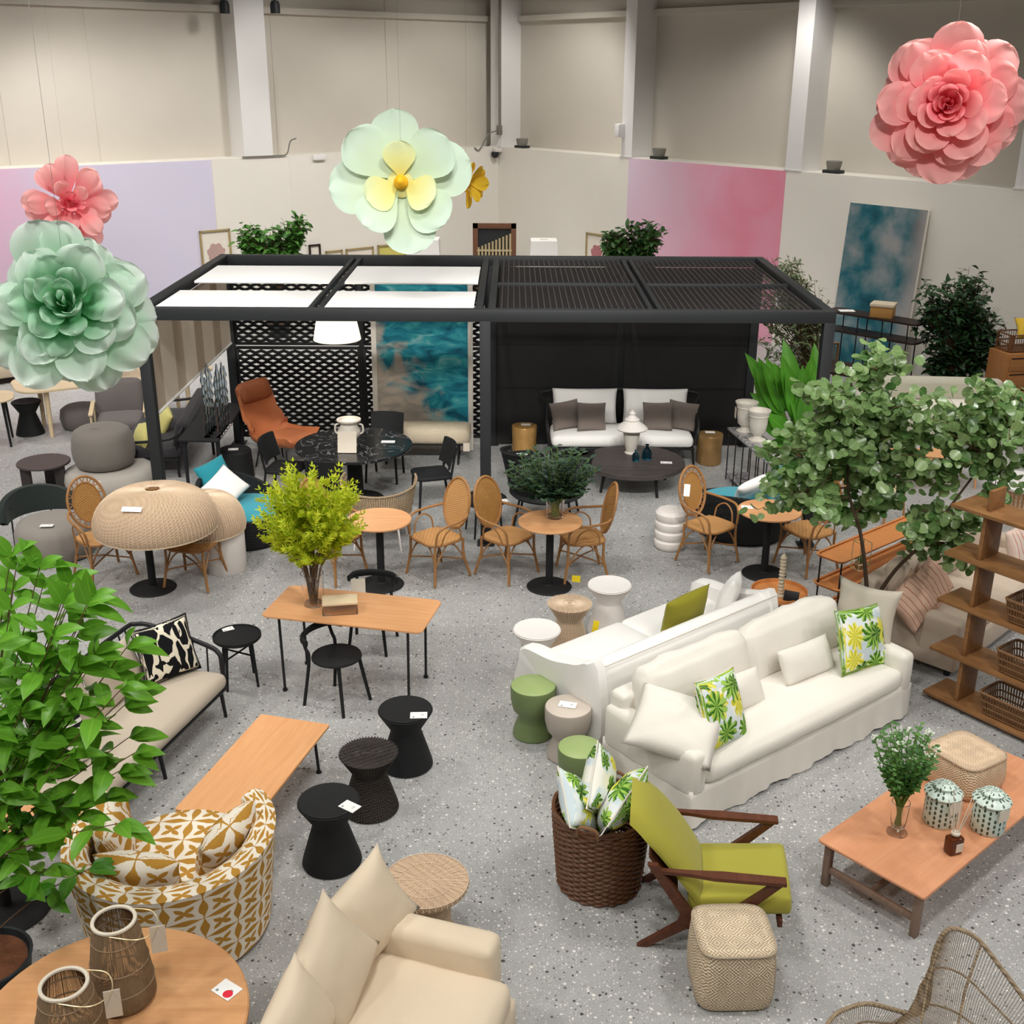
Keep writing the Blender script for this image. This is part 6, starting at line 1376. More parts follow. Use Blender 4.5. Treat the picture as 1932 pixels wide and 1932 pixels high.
part('cane_grid', mb, m_willow_l, th, kind='stuff')
for sx in (-1, 1):
    for y in (-.22, .24): mb = MB(); mb.cyl((sx*.26, y, .42), (sx*.27, y*1.1, 0), .02, .015, 7); part('leg', mb, m_willow_l, th)
p = at(1580, 695, .7); p.z = 0; th = thing('dark_dining_table', 'dark brown dining table behind the leafy plants', 'table', p, -38); mb = MB(); mb.prism(rrect(1.3, .8, .04), .69, .73, .006); part('tabletop', mb, m_dark, th)
for sx in (-1, 1):
    for sy in (-1, 1): mb = MB(); mb.box((sx*.58, sy*.33, .345), (.07, .07, .69), .006); part('leg', mb, m_dark, th)
card('small white card on the dark dining table', p+Vector((-.25, .1, .73)), 10, .16, .12); card('second small white card on the dark dining table', p+Vector((.25, -.1, .73)), -10, .16, .12)
# drawer chest with basket
dk0 = at(1865, 800); th = thing('drawer_chest', 'brown wooden chest of drawers at the right edge', 'chest', dk0+Vector((.75, .55, 0)), 12); mb = MB(); mb.box((0, 0, .53), (1.2, .5, 1.06), .008); part('body', mb, m_dresser, th)
for i in range(4):
    for s_ in (-1, 1):
        mb = MB(); mb.box((s_*.29, -.255, .14+.255*i), (.54, .02, .22), .004); o = part('drawer', mb, m_dresser, th); mb = MB(); mb.box((s_*.29, -.268, .23+.255*i), (.5, .012, .02), .003); part('finger_pull', mb, m_dark, o)
mb = MB(); mb.box((-.05, -.28, .55), (.12, .004, .24)); part('price_tag', mb, m_tagpaper, th)
cp = dk0+Vector((.55, .55, 1.06)); c = thing('slat_basket', 'dark slatted basket on top of the chest of drawers', 'basket', cp, 12)
mb = MB(); mb.box((0, 0, .01), (.6, .36, .015)); part('bottom', mb, m_willow, c)
for zt in (.02, .13, .27): mb = MB(); mb.tube([(a, b, zt) for a, b in rrect(.66, .4, .05, 4)], .012, 5, closed=True); part('band', mb, m_willow, c)
mb = MB(); o1 = rrect(.66, .4, .05, 12)
for a, b in o1: mb.cyl((a, b, .01), (a, b, .27), .007, n=4)
for i in range(14):
    x = -.27+.54*i/13
    for y in (-.2, .2): mb.cyl((x, y, .01), (x, y, .27), .007, n=4)
part('slats', mb, m_willow, c, kind='stuff')
def bloom(name):
    t = MT(name, .85); u, v, _ = t.uv(); vv = t.vor(t.co('UV'), 2.2); d = X(t.nt, vv.outputs['Distance']); t.color(t.mix(d < .3, '#d8b23a', t.mix(d < .14, '#2f3f8f', '#e6e2d8'))); return t.m
pil('yellow and blue floral pillow in the slatted basket', cp+Vector((.1, 0, .34)), bloom('floral_print'), .46, .36, .16, (0, -1, .8), 0, 2)
# sage sofa, low oak table
sg = at(1795, 850); th = thing('sage_sofa', 'pale sage sofa seen through the round leaved tree', 'sofa', sg+Vector((-.1, .75, 0)), -4); L_ = 2.2
mb = cushion(L_, .9, .28, .01, .04, 8); mb.v = [(q[0], q[1], q[2]+.1) for q in mb.v]; part('base', mb, m_sage_fab, th, sharp=0)
mb = cushion(L_, .22, .6, .02, .07, 8); mb.v = [(q[0], q[1]+.34, q[2]+.2) for q in mb.v]; part('backrest', mb, m_sage_fab, th, sharp=0)
for s_ in (-1, 1):
    mb = cushion(.94, .6, .15, .03, .05, 6); mb.v = [(q[0]+s_*.48, q[1]-.08, q[2]+.36) for q in mb.v]; part('seat_cushion', mb, m_bone, th, sharp=0)
    mb = cushion(.16, .88, .5, .01, .05, 4); mb.v = [(q[0]+s_*1.04, q[1], q[2]+.1) for q in mb.v]; part('arm', mb, m_sage_fab, th, sharp=0)
    for y in (-.38, .38): mb = MB(); mb.cyl((s_*1.0, y, .12), (s_*1.0, y, 0), .03); part('foot', mb, m_dark, th)
lt = at(1762, 858, .38); lt.z = 0; th = thing('coffee_table', 'low oak coffee table in front of the sage sofa', 'table', lt, 0); mb = MB(); mb.prism(rrect(1.1, .6, .02), .355, .38, .005); part('tabletop', mb, m_oak, th)
for sx in (-1, 1):
    for sy in (-1, 1): mb = MB(); mb.cyl((sx*.48, sy*.24, .36), (sx*.5, sy*.26, 0), .02, .015, 8); part('leg', mb, m_oak, th)
p = at(1930, 905, .42); p.z = 0; th = thing('rattan_ottoman', 'white topped round rattan ottoman at the right edge', 'ottoman', p); mb = MB(); mb.lathe([(.3, 0), (.36, .03), (.3, .18), (.35, .34), (.37, .36)], 36); part('body', mb, m_straw, th); mb = MB(); mb.lathe([(.36, .36), (.375, .39), (.35, .42), (0, .43)], 36); part('seat_pad', mb, m_white_fab, th)
mb = MB()
for i in range(40): a = 2*PI*i/40; d = Vector((math.cos(a), math.sin(a), 0)); mb.tube([d*.36+ZU*.03, d*.305+ZU*.18, d*.36+ZU*.35], .008, 5)
part('canes', mb, m_rattan, th, kind='stuff')
p = at(1675, 917, .45); p.z = 0; th = thing('slat_stool', 'pale slatted stool behind the round leaved tree', 'stool', p, 30)
for i in range(6): mb = MB(); mb.box((0, -.15+.06*i, .44), (.36, .045, .02), .003); part('slat', mb, m_ash, th)
for sx in (-1, 1):
    for sy in (-1, 1): mb = MB(); mb.cyl((sx*.14, sy*.13, .43), (sx*.17, sy*.16, 0), .014, n=7); part('leg', mb, m_rattan, th)
# ------------------------------------------------------------------ back wall
def wallframe(label, M, sgn, conv, x0, x1, y0, y1, m_in, fm, art=None, off=.02, name='framed_picture'):
    ta, z1 = conv(x0, y0, off); tb, z0 = conv(x1, y1, off); t0, t1 = min(ta, tb), max(ta, tb); z0, z1 = min(z0, z1), max(z0, z1)
    F = M @ Matrix.Translation(((t0+t1)/2, sgn*.012, z0)) @ (Matrix.Rotation(PI, 4, 'Z') if sgn > 0 else Matrix())
    w_, h = t1-t0, z1-z0; th = thing(name, label, 'picture', M=F)
    mb = MB()
    for (cx_, cz_, sx, sz) in ((0, .02, w_, .04), (0, h-.02, w_, .04), (-w_/2+.02, h/2, .04, h), (w_/2-.02, h/2, .04, h)): mb.box((cx_, -.02, cz_), (sx, .04, sz), .003)
    part('frame', mb, fm, th); mb = MB(); mb.box((0, -.008, h/2), (w_-.06, .012, h-.06)); part('mat_board', mb, m_in, th)
    if art:
        mb = MB(); mb.lathe([(0, 0), (h*.2, 0), (h*.2, .004), (0, .004)], 20, Matrix.Translation((0, -.018, h*.52)) @ Matrix.Rotation(PI/2, 4, 'X'), lambda a: 1+.12*math.sin(7*a)); part('print', mb, art, th)
    return th, F, w_, h
m_blush = plain('blush_print', '#b99a92', .8, .2, 30); m_ylw = plain('yellow_print', '#cfc66a', .8, .15, 10); m_pk = plain('pink_print', '#b5747a', .8, .2, 20)
wallframe('framed shell print on the left wall by the lavender mural', ML, sL, onL, 375, 440, 436, 520, m_paper, m_frame_g, m_blush)
wallframe('small dark frame on the left wall behind the pergola', ML, sL, onL, 582, 606, 462, 505, m_paper, m_dark)
wallframe('leftmost of three gilt frames behind the pergola', ML, sL, onL, 614, 648, 474, 520, m_paper, m_frame_g); wallframe('middle of three gilt frames behind the pergola', ML, sL, onL, 652, 706, 470, 520, m_paper, m_frame_g); wallframe('gilt frame with yellow print, rightmost of three', ML, sL, onL, 712, 767, 463, 520, m_ylw, m_frame_g)
wallframe('gilt frame with pink print behind the bushy plant', MR, sR, onR, 1107, 1145, 438, 520, m_paper, m_frame_g, m_pk)
op = aty(933, 421, 27.6); h = op.z; w_ = 1.02; F = Matrix.Translation((op.x, op.y, 0)); th = thing('pipe_artwork', 'tall brown frame holding a fan of brass pipes in the corner', 'artwork', M=F)
mb = MB()
for (cx_, cz_, sx, sz) in ((0, .06, w_, .12), (0, h-.06, w_, .12), (-w_/2+.06, h/2, .12, h), (w_/2-.06, h/2, .12, h)): mb.box((cx_, -.03, cz_), (sx, .06, sz), .003)
part('frame', mb, m_frame_b, th); mb = MB(); mb.box((0, -.008, h/2), (w_-.2, .012, h-.2)); part('back_panel', mb, m_slate, th)
F2 = F
for i in range(10):
    x = -w_/2+.14+(w_-.28)*i/9; mb = MB(); mb.cyl((x, -.06, h-.75), (x, -.06, h-.55+.035*i), .028, n=8); part('pipe', mb, m_brass, th)
mb = MB(); mb.box((0, -.07, h-.62), (w_-.2, .03, .04)); part('crossbar', mb, m_brass, th)
def plinth(label, px, py, Y):
    p = aty(px, py, Y); h = p.z; p.z = 0; th = thing('white_plinth', label, 'plinth', p, 0, 'white tapered plinths')
    mb = MB(); mb.prism([(.3*a, .3*b) for a, b in ((-1, -1), (1, -1), (1, 1), (-1, 1))], 0, .9, .01); part('base', mb, m_white_matte, th)
    mb = MB(); vs = [(s_*.33, t_*.33, .9) for s_, t_ in ((-1, -1), (1, -1), (1, 1), (-1, 1))]+[(s_*.27, t_*.27, h) for s_, t_ in ((-1, -1), (1, -1), (1, 1), (-1, 1))]; mb.add(vs, [(0, 3, 2, 1), (4, 5, 6, 7)]+[(i, (i+1) % 4, 4+(i+1) % 4, 4+i) for i in range(4)]); part('seat', mb, m_white_cer, th)
    mb = MB(); mb.box((0, 0, h+.004), (.16, .08, .008), .003); part('slot', mb, m_taupe_top, th)
plinth('white tapered plinth behind the pergola left of the corner', 804, 450, 24.5); plinth('white tapered plinth behind the pergola right of the corner', 1026, 452, 24.5)
# ------------------------------------------------------------------ plants
def leaf_shape(l, w_, fold=.15, droop=.25, point=.6, n=4):
    """leaf along +y, upper side +z, as a small folded blade (shared)"""
    mb = MB(); vs = []; fs = []; uvs = []
    for i in range(n+1):
        t = i/n; ww = w_/2*(math.sin(PI*(t**point)))**.8 if 0 < t < 1 else .0005
        y = l*t*(1-.12*t); z = -droop*l*t*t
        vs += [(-ww, y, z+fold*ww), (0, y, z), (ww, y, z+fold*ww)]; uvs += [(0, t), (.5, t), (1, t)]
    for i in range(n):
        a = i*3
        fs += [(a, a+1, a+4, a+3), (a+1, a+2, a+5, a+4)]
    return mb.add(vs, fs, None, uvs)
def leaf_round(r_, n=9):
    mb = MB(); vs = [(0, r_*.55, -.1*r_)]; uvs = [(.5, .4)]
    for i in range(n):
        a = -PI/2+2*PI*(i+.5)/n; k_ = 1-.25*max(0, math.cos(a+PI/2))**3
        vs.append((r_*k_*math.cos(a), r_*.9+r_*k_*math.sin(a), .12*r_*math.cos(2*a))); uvs.append((.5+.5*math.cos(a), .5+.5*math.sin(a)))
    return mb.add(vs, [(0, 1+i, 1+(i+1) % n) for i in range(n)], None, uvs)
def rot_to(d, up, roll=0):
    d = Vector(d).normalized(); up = Vector(up); z = up-d*up.dot(d)
    z = z.normalized() if z.length > 1e-4 else d.orthogonal().normalized(); x = d.cross(z)
    return Matrix((x, d, z)).transposed().to_4x4() @ Matrix.Rotation(roll, 4, 'Y')
def foliage(parent, shape, places, m, solo_n=0, name='leaf', sharp=0):
    """places: list of 4x4; the nearest solo_n become leaves of their own, the rest one stuff part"""
    cl = Vector((0, 0, CAM_H)); W = parent.matrix_basis
    places = sorted(places, key=lambda M: ((W @ M.translation)-cl).length)
    if solo_n:
        me = shape.mesh(name, m, sharp)
        for M in places[:solo_n]: link(me, name, parent, M=M)
    rest = places[solo_n:]
    if rest:
        mb = MB()
        for M in rest: mb.add(shape.v, shape.f, M, shape.uv)
        me = bpy.data.meshes.new('foliage'); me.from_pydata(mb.v, [], mb.f); uvl = me.uv_layers.new(name='UVMap')
        idx = [0]*len(me.loops); me.loops.foreach_get('vertex_index', idx); uvl.data.foreach_set('uv', [c for i in idx for c in mb.uv[i]])
        me.polygons.foreach_set('use_smooth', [True]*len(me.polygons)); me.materials.append(m); link(me, 'foliage', parent, 'stuff')
def rnd(a, b): return random.uniform(a, b)
def pot(parent, r_, h, m=None, soil=True):
    mb = MB(); mb.lathe([(r_*.8, 0), (r_*.82, .01), (r_, h-.02), (r_*1.04, h), (r_*.97, h), (r_*.93, h-.04), (0, h-.04)], 32); part('pot', mb, m or m_pot, parent)
    if soil: mb = MB(); mb.lathe([(r_*.9, h-.045), (r_*.91, h-.035), (r_*.5, h-.02), (0, h-.025)], 24); part('soil', mb, m_soil, parent)

# left foreground plant -------------------------------------------------------
random.seed(11)
bp_ = Vector((-3.0, 5.22, 0)); th = thing('leafy_plant', 'bright green leafy potted plant filling the left foreground', 'plant', bp_); pot(th, .25, .36)
twigs = MB(); places = []
def tgt(px, py, Y): return aty(px, py, Y)-bp_
heads = [(rnd(-60, 235), rnd(1075, 1640), rnd(4.85, 5.65)) for _ in range(30)]
heads += [(20, 1050, 5.2), (75, 1070, 5.2), (130, 1100, 5.25), (250, 1300, 5.2), (240, 1220, 5.2), (255, 1420, 5.1), (30, 1075, 5.2), (80, 1110, 5.3), (120, 1140, 5.1), (150, 1190, 5.2), (20, 1150, 5.0), (205, 1265, 5.2), (235, 1330, 5.25), (245, 1390, 5.2), (225, 1455, 5.15), (200, 1500, 5.2), (150, 1540, 5.1), (60, 1600, 5.2), (90, 1640, 5.1), (180, 1230, 5.1), (100, 1200, 5.0), (60, 1250, 5.1), (40, 1340, 5.0), (110, 1390, 5.1), (60, 1450, 5.1), (20, 1500, 5.0)]
for px, py, Y in heads:
    d = 1 if px < 60 else max(.0, 1-max(0, (abs(py-1370)-150))/330)
    if px > 70+185*d: px = 70+185*d*.85
    e = tgt(px, py, Y); root = Vector((rnd(-.05, .05), rnd(-.05, .05), .33)); root *= .5; hub = Vector((e.x*.04, e.y*.04, min(.95, e.z*.6))); mid = hub.lerp(e, .5)+Vector((0, 0, .06))
    path = smooth_path([root, hub, mid, e], 4); twigs.tube(path, .006, 5, r2=.0025)
    nl = random.randint(5, 7); dv = (path[-1]-path[-3]).normalized()
    for k_ in (-1, 1): places.append(Matrix.Translation(path[-1]) @ rot_to(dv+Vector((.5*k_, -.25, -.15)), (0, -.5, 1)) @ Matrix.Scale(rnd(.7, .95), 4))
    for i in range(nl):
        t = 1-i*.05-rnd(0, .02); k_ = t*(len(path)-1); j = min(len(path)-2, int(k_)); p = path[j].lerp(path[j+1], k_-j)
        a = i*2.4+rnd(-.4, .4); o = Vector((math.cos(a), math.sin(a), rnd(-.25, .35)))
        M = Matrix.Translation(p) @ rot_to(o, (rnd(-.3, .3), -.35+rnd(-.3, .3), 1), rnd(-.4, .4)) @ Matrix.Diagonal((1, 1, 1, 1)*1); s_ = rnd(.75, 1.15); places.append(M @ Matrix.Scale(s_, 4))
part('stems', twigs, m_twig, th, kind='stuff'); foliage(th, leaf_shape(.215, .09, .25, .3, .75, 5), places, lf_bright, 300)

# round leaved tree on the right ------------------------------------------------
random.seed(5)
rp_ = Vector((3.12, 9.42, 0)); th = thing('round_leaved_tree', 'round leaved green tree spreading over the right hand seating', 'tree', rp_); pot(th, .2, .34)
def rl(px, py, Y): return aty(px, py, Y)-rp_
fork = rl(1638, 1150, 9.42); tr = MB(); tr.tube(smooth_path([Vector((0, 0, .3)), fork*.6+Vector((0, 0, .1)), fork], 4), .032, 8, r2=.026); part('trunk', tr, m_bark, th)
A = smooth_path([fork, rl(1632, 1070, 9.4), rl(1622, 1000, 9.4), rl(1600, 920, 9.45), rl(1610, 820, 9.5), rl(1640, 700, 9.55)], 5)
B = smooth_path([fork, rl(1690, 1075, 9.4), rl(1752, 1015, 9.35), rl(1790, 960, 9.3), rl(1850, 880, 9.3), rl(1910, 800, 9.4)], 5)
for br_, r0 in ((A, .022), (B, .02)): tr = MB(); tr.tube(br_, r0, 7, r2=.006); part('branch', tr, m_bark, th)
blobs = [((1650, 700), 70, 55, 70), ((1600, 775), 120, 75, 130), ((1700, 790), 130, 70, 120), ((1560, 860), 130, 75, 110), ((1480, 900), 60, 70, 60), ((1690, 870), 120, 80, 110), ((1800, 850), 110, 80, 90), ((1880, 800), 70, 90, 70), ((1900, 900), 60, 90, 60), ((1640, 950), 90, 60, 70), ((1560, 960), 50, 40, 30), ((1740, 960), 80, 60, 50), ((1760, 1020), 50, 60, 30), ((1830, 1010), 50, 50, 30), ((1810, 1050), 40, 25, 18), ((1540, 800), 60, 60, 50), ((1760, 790), 80, 50, 60), ((1840, 770), 60, 50, 40), ((1930, 830), 40, 80, 50), ((1500, 850), 60, 50, 50), ((1460, 940), 40, 40, 25)]
places = []; tw = MB()
for (cx_, cy_), rx, ry, cnt in blobs:
    Yc = 9.45+rnd(-.15, .15); c = rl(cx_, cy_, Yc); near = min(A[4:]+B[8:], key=lambda p: (p-c).length)
    sub = []
    for k_ in range(max(3, cnt//9)):
        a = rnd(0, 2*PI); q = math.sqrt(rnd(0, 1)); e = rl(cx_+rx*q*math.cos(a), cy_+ry*q*math.sin(a), Yc+rnd(-.45, .45)); s0 = near.lerp(c, rnd(.1, .7)); tw.tube([s0, (s0+e)/2+Vector((rnd(-.04, .04), rnd(-.04, .04), .04)), e], .0055, 4, r2=.002); sub.append((s0, e))
    tw.tube([near, (near+c)/2+Vector((0, 0, .03)), c], .009, 5, r2=.005)
    for i in range(int(cnt*2.45)):
        s0, e = random.choice(sub); p = s0.lerp(e, rnd(.2, 1.08))+Vector((rnd(-.08, .08), rnd(-.08, .08), rnd(-.07, .07)))
        o = Vector((rnd(-1, 1), rnd(-.8, .6), rnd(-.8, .5))); M = Matrix.Translation(p) @ rot_to(o, (rnd(-.6, .6), rnd(-1.3, .1), .8)) @ Matrix.Scale(rnd(.7, 1.15), 4); places.append(M)
part('twigs', tw, m_twig, th, kind='stuff'); foliage(th, leaf_round(.049), places, lf_round, 300)

# generic bushes ------------------------------------------------------------------
def bush(name, label, cat, base, blobs_, shape, m, n, stem_m=None, pr=.22, ph=.3, potm=None, grp=None, solo_n=0, trunk=True):
    th = thing(name, label, cat, base, 0, grp)
    if pr: pot(th, pr, ph, potm)
    tw = MB(); places = []
    for (c, rad) in blobs_:
        c = Vector(c)-Vector(base); k_ = max(4, int(2.6*n/len(blobs_)/9)); s0 = Vector((rnd(-.05, .05), rnd(-.05, .05), ph*.8 if pr else .0))
        for _ in range(k_):
            d = Vector((rnd(-1, 1), rnd(-1, 1), rnd(-1, 1))); d = d.normalized()*rnd(.2, 1)**.5; e = c+Vector((d.x*rad[0], d.y*rad[1], d.z*rad[2]))
            path = smooth_path([s0, s0.lerp(e, .5)+Vector((-(e.x-s0.x)*.2, -(e.y-s0.y)*.2, .05)), e], 4); tw.tube(path, .006, 4, r2=.002)
            for i in range(9):
                p = path[-1].lerp(path[len(path)//2], rnd(0, .7))+Vector((rnd(-.05, .05), rnd(-.05, .05), rnd(-.05, .05)))
                o = Vector((rnd(-1, 1), rnd(-1, 1), rnd(-.4, .8))); places.append(Matrix.Translation(p) @ rot_to(o, (rnd(-.5, .5), rnd(-.6, .3), 1)) @ Matrix.Scale(rnd(.7, 1.25), 4))
    part('stems', tw, stem_m or m_twig, th, kind='stuff'); foliage(th, shape, places, m, solo_n); return th
random.seed(21)
def Bq(px, py, Y, rx, ry, rz): return (aty(px, py, Y), (rx, ry, rz))
p = at(1788, 758); bush('bamboo_tree', 'tall dark green bushy tree right of the cloud painting', 'tree', p, [Bq(1770, 560, p.y, .35, .5, .4), Bq(1830, 545, p.y, .4, .5, .35), Bq(1800, 620, p.y, .65, .5, .5), Bq(1860, 610, p.y, .35, .4, .4), Bq(1790, 680, p.y, .5, .4, .4), Bq(1850, 660, p.y, .4, .4, .4)], leaf_shape(.15, .065, .1, .3), lf_dark, 1500)
p = Vector((4.75, 17.6, 0)); bush('feathery_tree', 'loose olive green tree behind the pergola right corner', 'tree', p, [Bq(1500, 540, p.y, .45, .4, .3), Bq(1470, 500, p.y, .35, .4, .22), Bq(1525, 580, p.y, .35, .4, .3), Bq(1460, 570, p.y, .4, .4, .35), Bq(1480, 640, p.y, .5, .4, .35)], leaf_shape(.13, .04, .1, .3), leafmat('leaf_dusty', '#3f5034', '#7d8a62', .6, .2), 800)
p = aty(517, 470, 23.3); p.z = 0; bush('bushy_plant', 'bright green bushy plant behind the pergola left half', 'plant', p, [Bq(490, 450, 23.3, .42, .35, .32), Bq(545, 435, 23.3, .45, .35, .28), Bq(565, 420, 23.3, .22, .3, .23), Bq(465, 440, 23.3, .25, .3, .28), Bq(520, 470, 23.3, .6, .4, .28)], leaf_shape(.18, .09, .1, .3), lf_mid, 700)
p = aty(1195, 470, 23.5); p.z = 0; bush('bushy_plant', 'dark green dome shaped plant in front of the pink mural', 'plant', p, [Bq(1195, 450, 23.5, .6, .5, .42), Bq(1180, 470, 23.5, .6, .5, .3), Bq(1225, 440, 23.5, .3, .4, .28), Bq(1155, 455, 23.5, .3, .3, .28)], leaf_shape(.18, .085, .1, .3), leafmat('leaf_forest', '#1b3a18', '#3f6a2c', .5, .15), 1000)
# big banana leaved plant, each leaf a part
random.seed(4)
p = Vector((3.85, 14.6, 0)); th = thing('broad_leaved_plant', 'large glossy broad leaved plant beside the granite console', 'plant', p); pot(th, .26, .4)
tips = [(1545, 640), (1480, 632), (1425, 690), (1408, 660), (1440, 745), (1420, 720), (1512, 690), (1500, 760), (1550, 690), (1460, 800), (1430, 790), (1540, 770), (1478, 850), (1575, 745), (1450, 860), (1490, 700), (1525, 730), (1445, 680)]+[(rnd(1408, 1550), rnd(650, 860)) for _ in range(16)]
for i, (px, py) in enumerate(tips):
    e = aty(px, py, p.y+rnd(-.35, .25))-p; root = Vector((rnd(-.08, .08), rnd(-.08, .08), .36)); L = (e-root).length*.62; base = root.lerp(e, .38)+Vector((0, 0, .06)); d = (e-base).normalized()
    mb = MB(); mb.tube(smooth_path([root, root.lerp(base, .5)+Vector((0, 0, .05)), base], 3), .012, 5); part('stalk', mb, m_stem, th)
    sh = leaf_shape(L, .23+rnd(-.02, .03), .3, .12, .75, 7); me = sh.mesh('leaf', lf_banana, 0); link(me, 'leaf', th, M=Matrix.Translation(base) @ rot_to(d, (rnd(-.4, .2), -.8, .5), rnd(-.5, .5)))
# bouquets -------------------------------------------------------------------------
def vase_glass(parent, r0, r1, h, foot=False):
    mb = MB()
    if foot: pr = [(0, 0), (r0*1.25, 0), (r0*1.25, .004), (r0*.25, .012), (r0*.25, .03), (r0*.8, .05), (r0*.95, h*.4), (r1, h), (r1-.004, h), (r0*.9, h*.4), (r0*.7, .056), (0, .05)]
    else: pr = [(0, 0), (r0, 0), (r1, h), (r1-.005, h), (r0-.005, .02), (0, .02)]
    mb.lathe(pr, 28); part('vase', mb, m_glass, parent)
random.seed(9)
p = at(592, 1140, .751); th = thing('yellow_bouquet', 'feathery yellow green foliage in a glass vase on the oak desk', 'bouquet', p); vase_glass(th, .085, .1, .3)
st = MB(); ya = MB(); yb = MB()
def feather(mbx, path, l0):
    n = len(path)
    for i in range(2, n):
        t = i/(n-1); d = (path[i]-path[i-1]).normalized(); sx = d.orthogonal().normalized(); sy = d.cross(sx)
        for k_ in range(4):
            a = k_*PI/2+i*.8; o = (sx*math.cos(a)+sy*math.sin(a))*.75+d*.65; L = l0*(1.1-t*.6)*rnd(.7, 1.2); q = path[i]; w_ = o.cross(d).normalized()*.005
            mbx.add([q-w_, q+w_, q+o*L*.6+w_*1.5, q+o*L, q+o*L*.6-w_*1.5], [(0, 1, 2, 3, 4)], None, [(.5, 0), (.5, .2), (1, .6), (.5, 1), (0, .6)])
for i in range(150):
    a = rnd(0, 2*PI); q = math.sqrt(rnd(0.02, 1)); ex, ez = q*math.cos(a), q*math.sin(a)
    e = aty(585+108*ex, 962+(98 if ez < 0 else 100)*ez, p.y+rnd(-.36, .36))-p; s0 = Vector((rnd(-.03, .03), rnd(-.03, .03), .02)); mid = Vector((e.x*.25, e.y*.3, .3+.25*(e.z-.3)))
    path = smooth_path([s0, mid, mid.lerp(e, .6)+Vector((0, 0, .03)), e], 5); (st.tube(path[:8], .0032, 4) if i % 4 == 0 else None)
    green = e.z < .34+rnd(-.1, .14); feather(yb if green else ya, path[6:], .085)
    for k_ in range(3):
        b0 = path[8+k_*2]; dd = Vector((rnd(-1, 1), rnd(-1, 1), rnd(0, 1))).normalized()*rnd(.06, .12); feather(yb if green else ya, [b0+dd*j/6 for j in range(7)], .06)
part('stems', st, m_twig, th, kind='stuff'); part('yellow_sprays', ya, lf_yellow, th, kind='stuff', sharp=0); part('green_sprays', yb, lf_yg, th, kind='stuff', sharp=0)
random.seed(13)
p = at(1047, 975, .751); th = thing('dark_bouquet', 'dark green leafy bouquet in a glass vase on the aged bistro table', 'bouquet', p); vase_glass(th, .09, .1, .22)
st = MB(); places = []
for i in range(120):
    a = rnd(0, 2*PI); q = math.sqrt(rnd(.02, 1)); e = aty(1040+90*q*math.cos(a), 902+56*q*math.sin(a)-8, p.y+rnd(-.38, .38))-p; s0 = Vector((rnd(-.04, .04), rnd(-.04, .04), .02)); path = smooth_path([s0, Vector((e.x*.2, e.y*.2, .22)), e], 6); st.tube(path, .003, 4)
    for j in range(18):
        pp = path[-1].lerp(path[6], (j/18)*.85); o = Vector((math.cos(j*2.4), math.sin(j*2.4), rnd(0, .8))); places.append(Matrix.Translation(pp) @ rot_to(o, (0, -.4, 1)) @ Matrix.Scale(rnd(.7, 1.2), 4))
part('stems', st, m_stem, th, kind='stuff'); foliage(th, leaf_shape(.07, .034, .2, .1), places, lf_olive)
random.seed(15)
p = at(1692, 1570, .361); th = thing('herb_bouquet', 'green herbs with small white flowers in a footed glass vase', 'bouquet', p); vase_glass(th, .055, .06, .24, True)
st = MB(); places = []; fl = MB()
for i in range(80):
    a = rnd(0, 2*PI); q = math.sqrt(rnd(.02, 1)); e = aty(1707+62*q*math.cos(a), 1418+62*q*math.sin(a), p.y+rnd(-.2, .2))-p; s0 = Vector((rnd(-.02, .02), rnd(-.02, .02), .06)); path = smooth_path([s0, Vector((e.x*.15, e.y*.15, .24)), e], 6); st.tube(path, .0022, 4)
    for j in range(13):
        pp = path[-1].lerp(path[6], (j/13)*.8); o = Vector((math.cos(j*2.4), math.sin(j*2.4), rnd(-.2, .7))); places.append(Matrix.Translation(pp) @ rot_to(o, (0, -.4, 1)) @ Matrix.Scale(rnd(.6, 1.2), 4))
    if i % 3 == 0:
        for j in range(6): fl.lathe([(0, 0), (.008, .004), (.006, .01), (0, .012)], 5, Matrix.Translation(e+Vector((rnd(-.02, .02), rnd(-.02, .02), rnd(0, .02)))))
part('stems', st, m_stem, th, kind='stuff'); foliage(th, leaf_shape(.042, .028, .2, .1), places, lf_herb); part('flowers', fl, m_flower_w, th, kind='stuff')

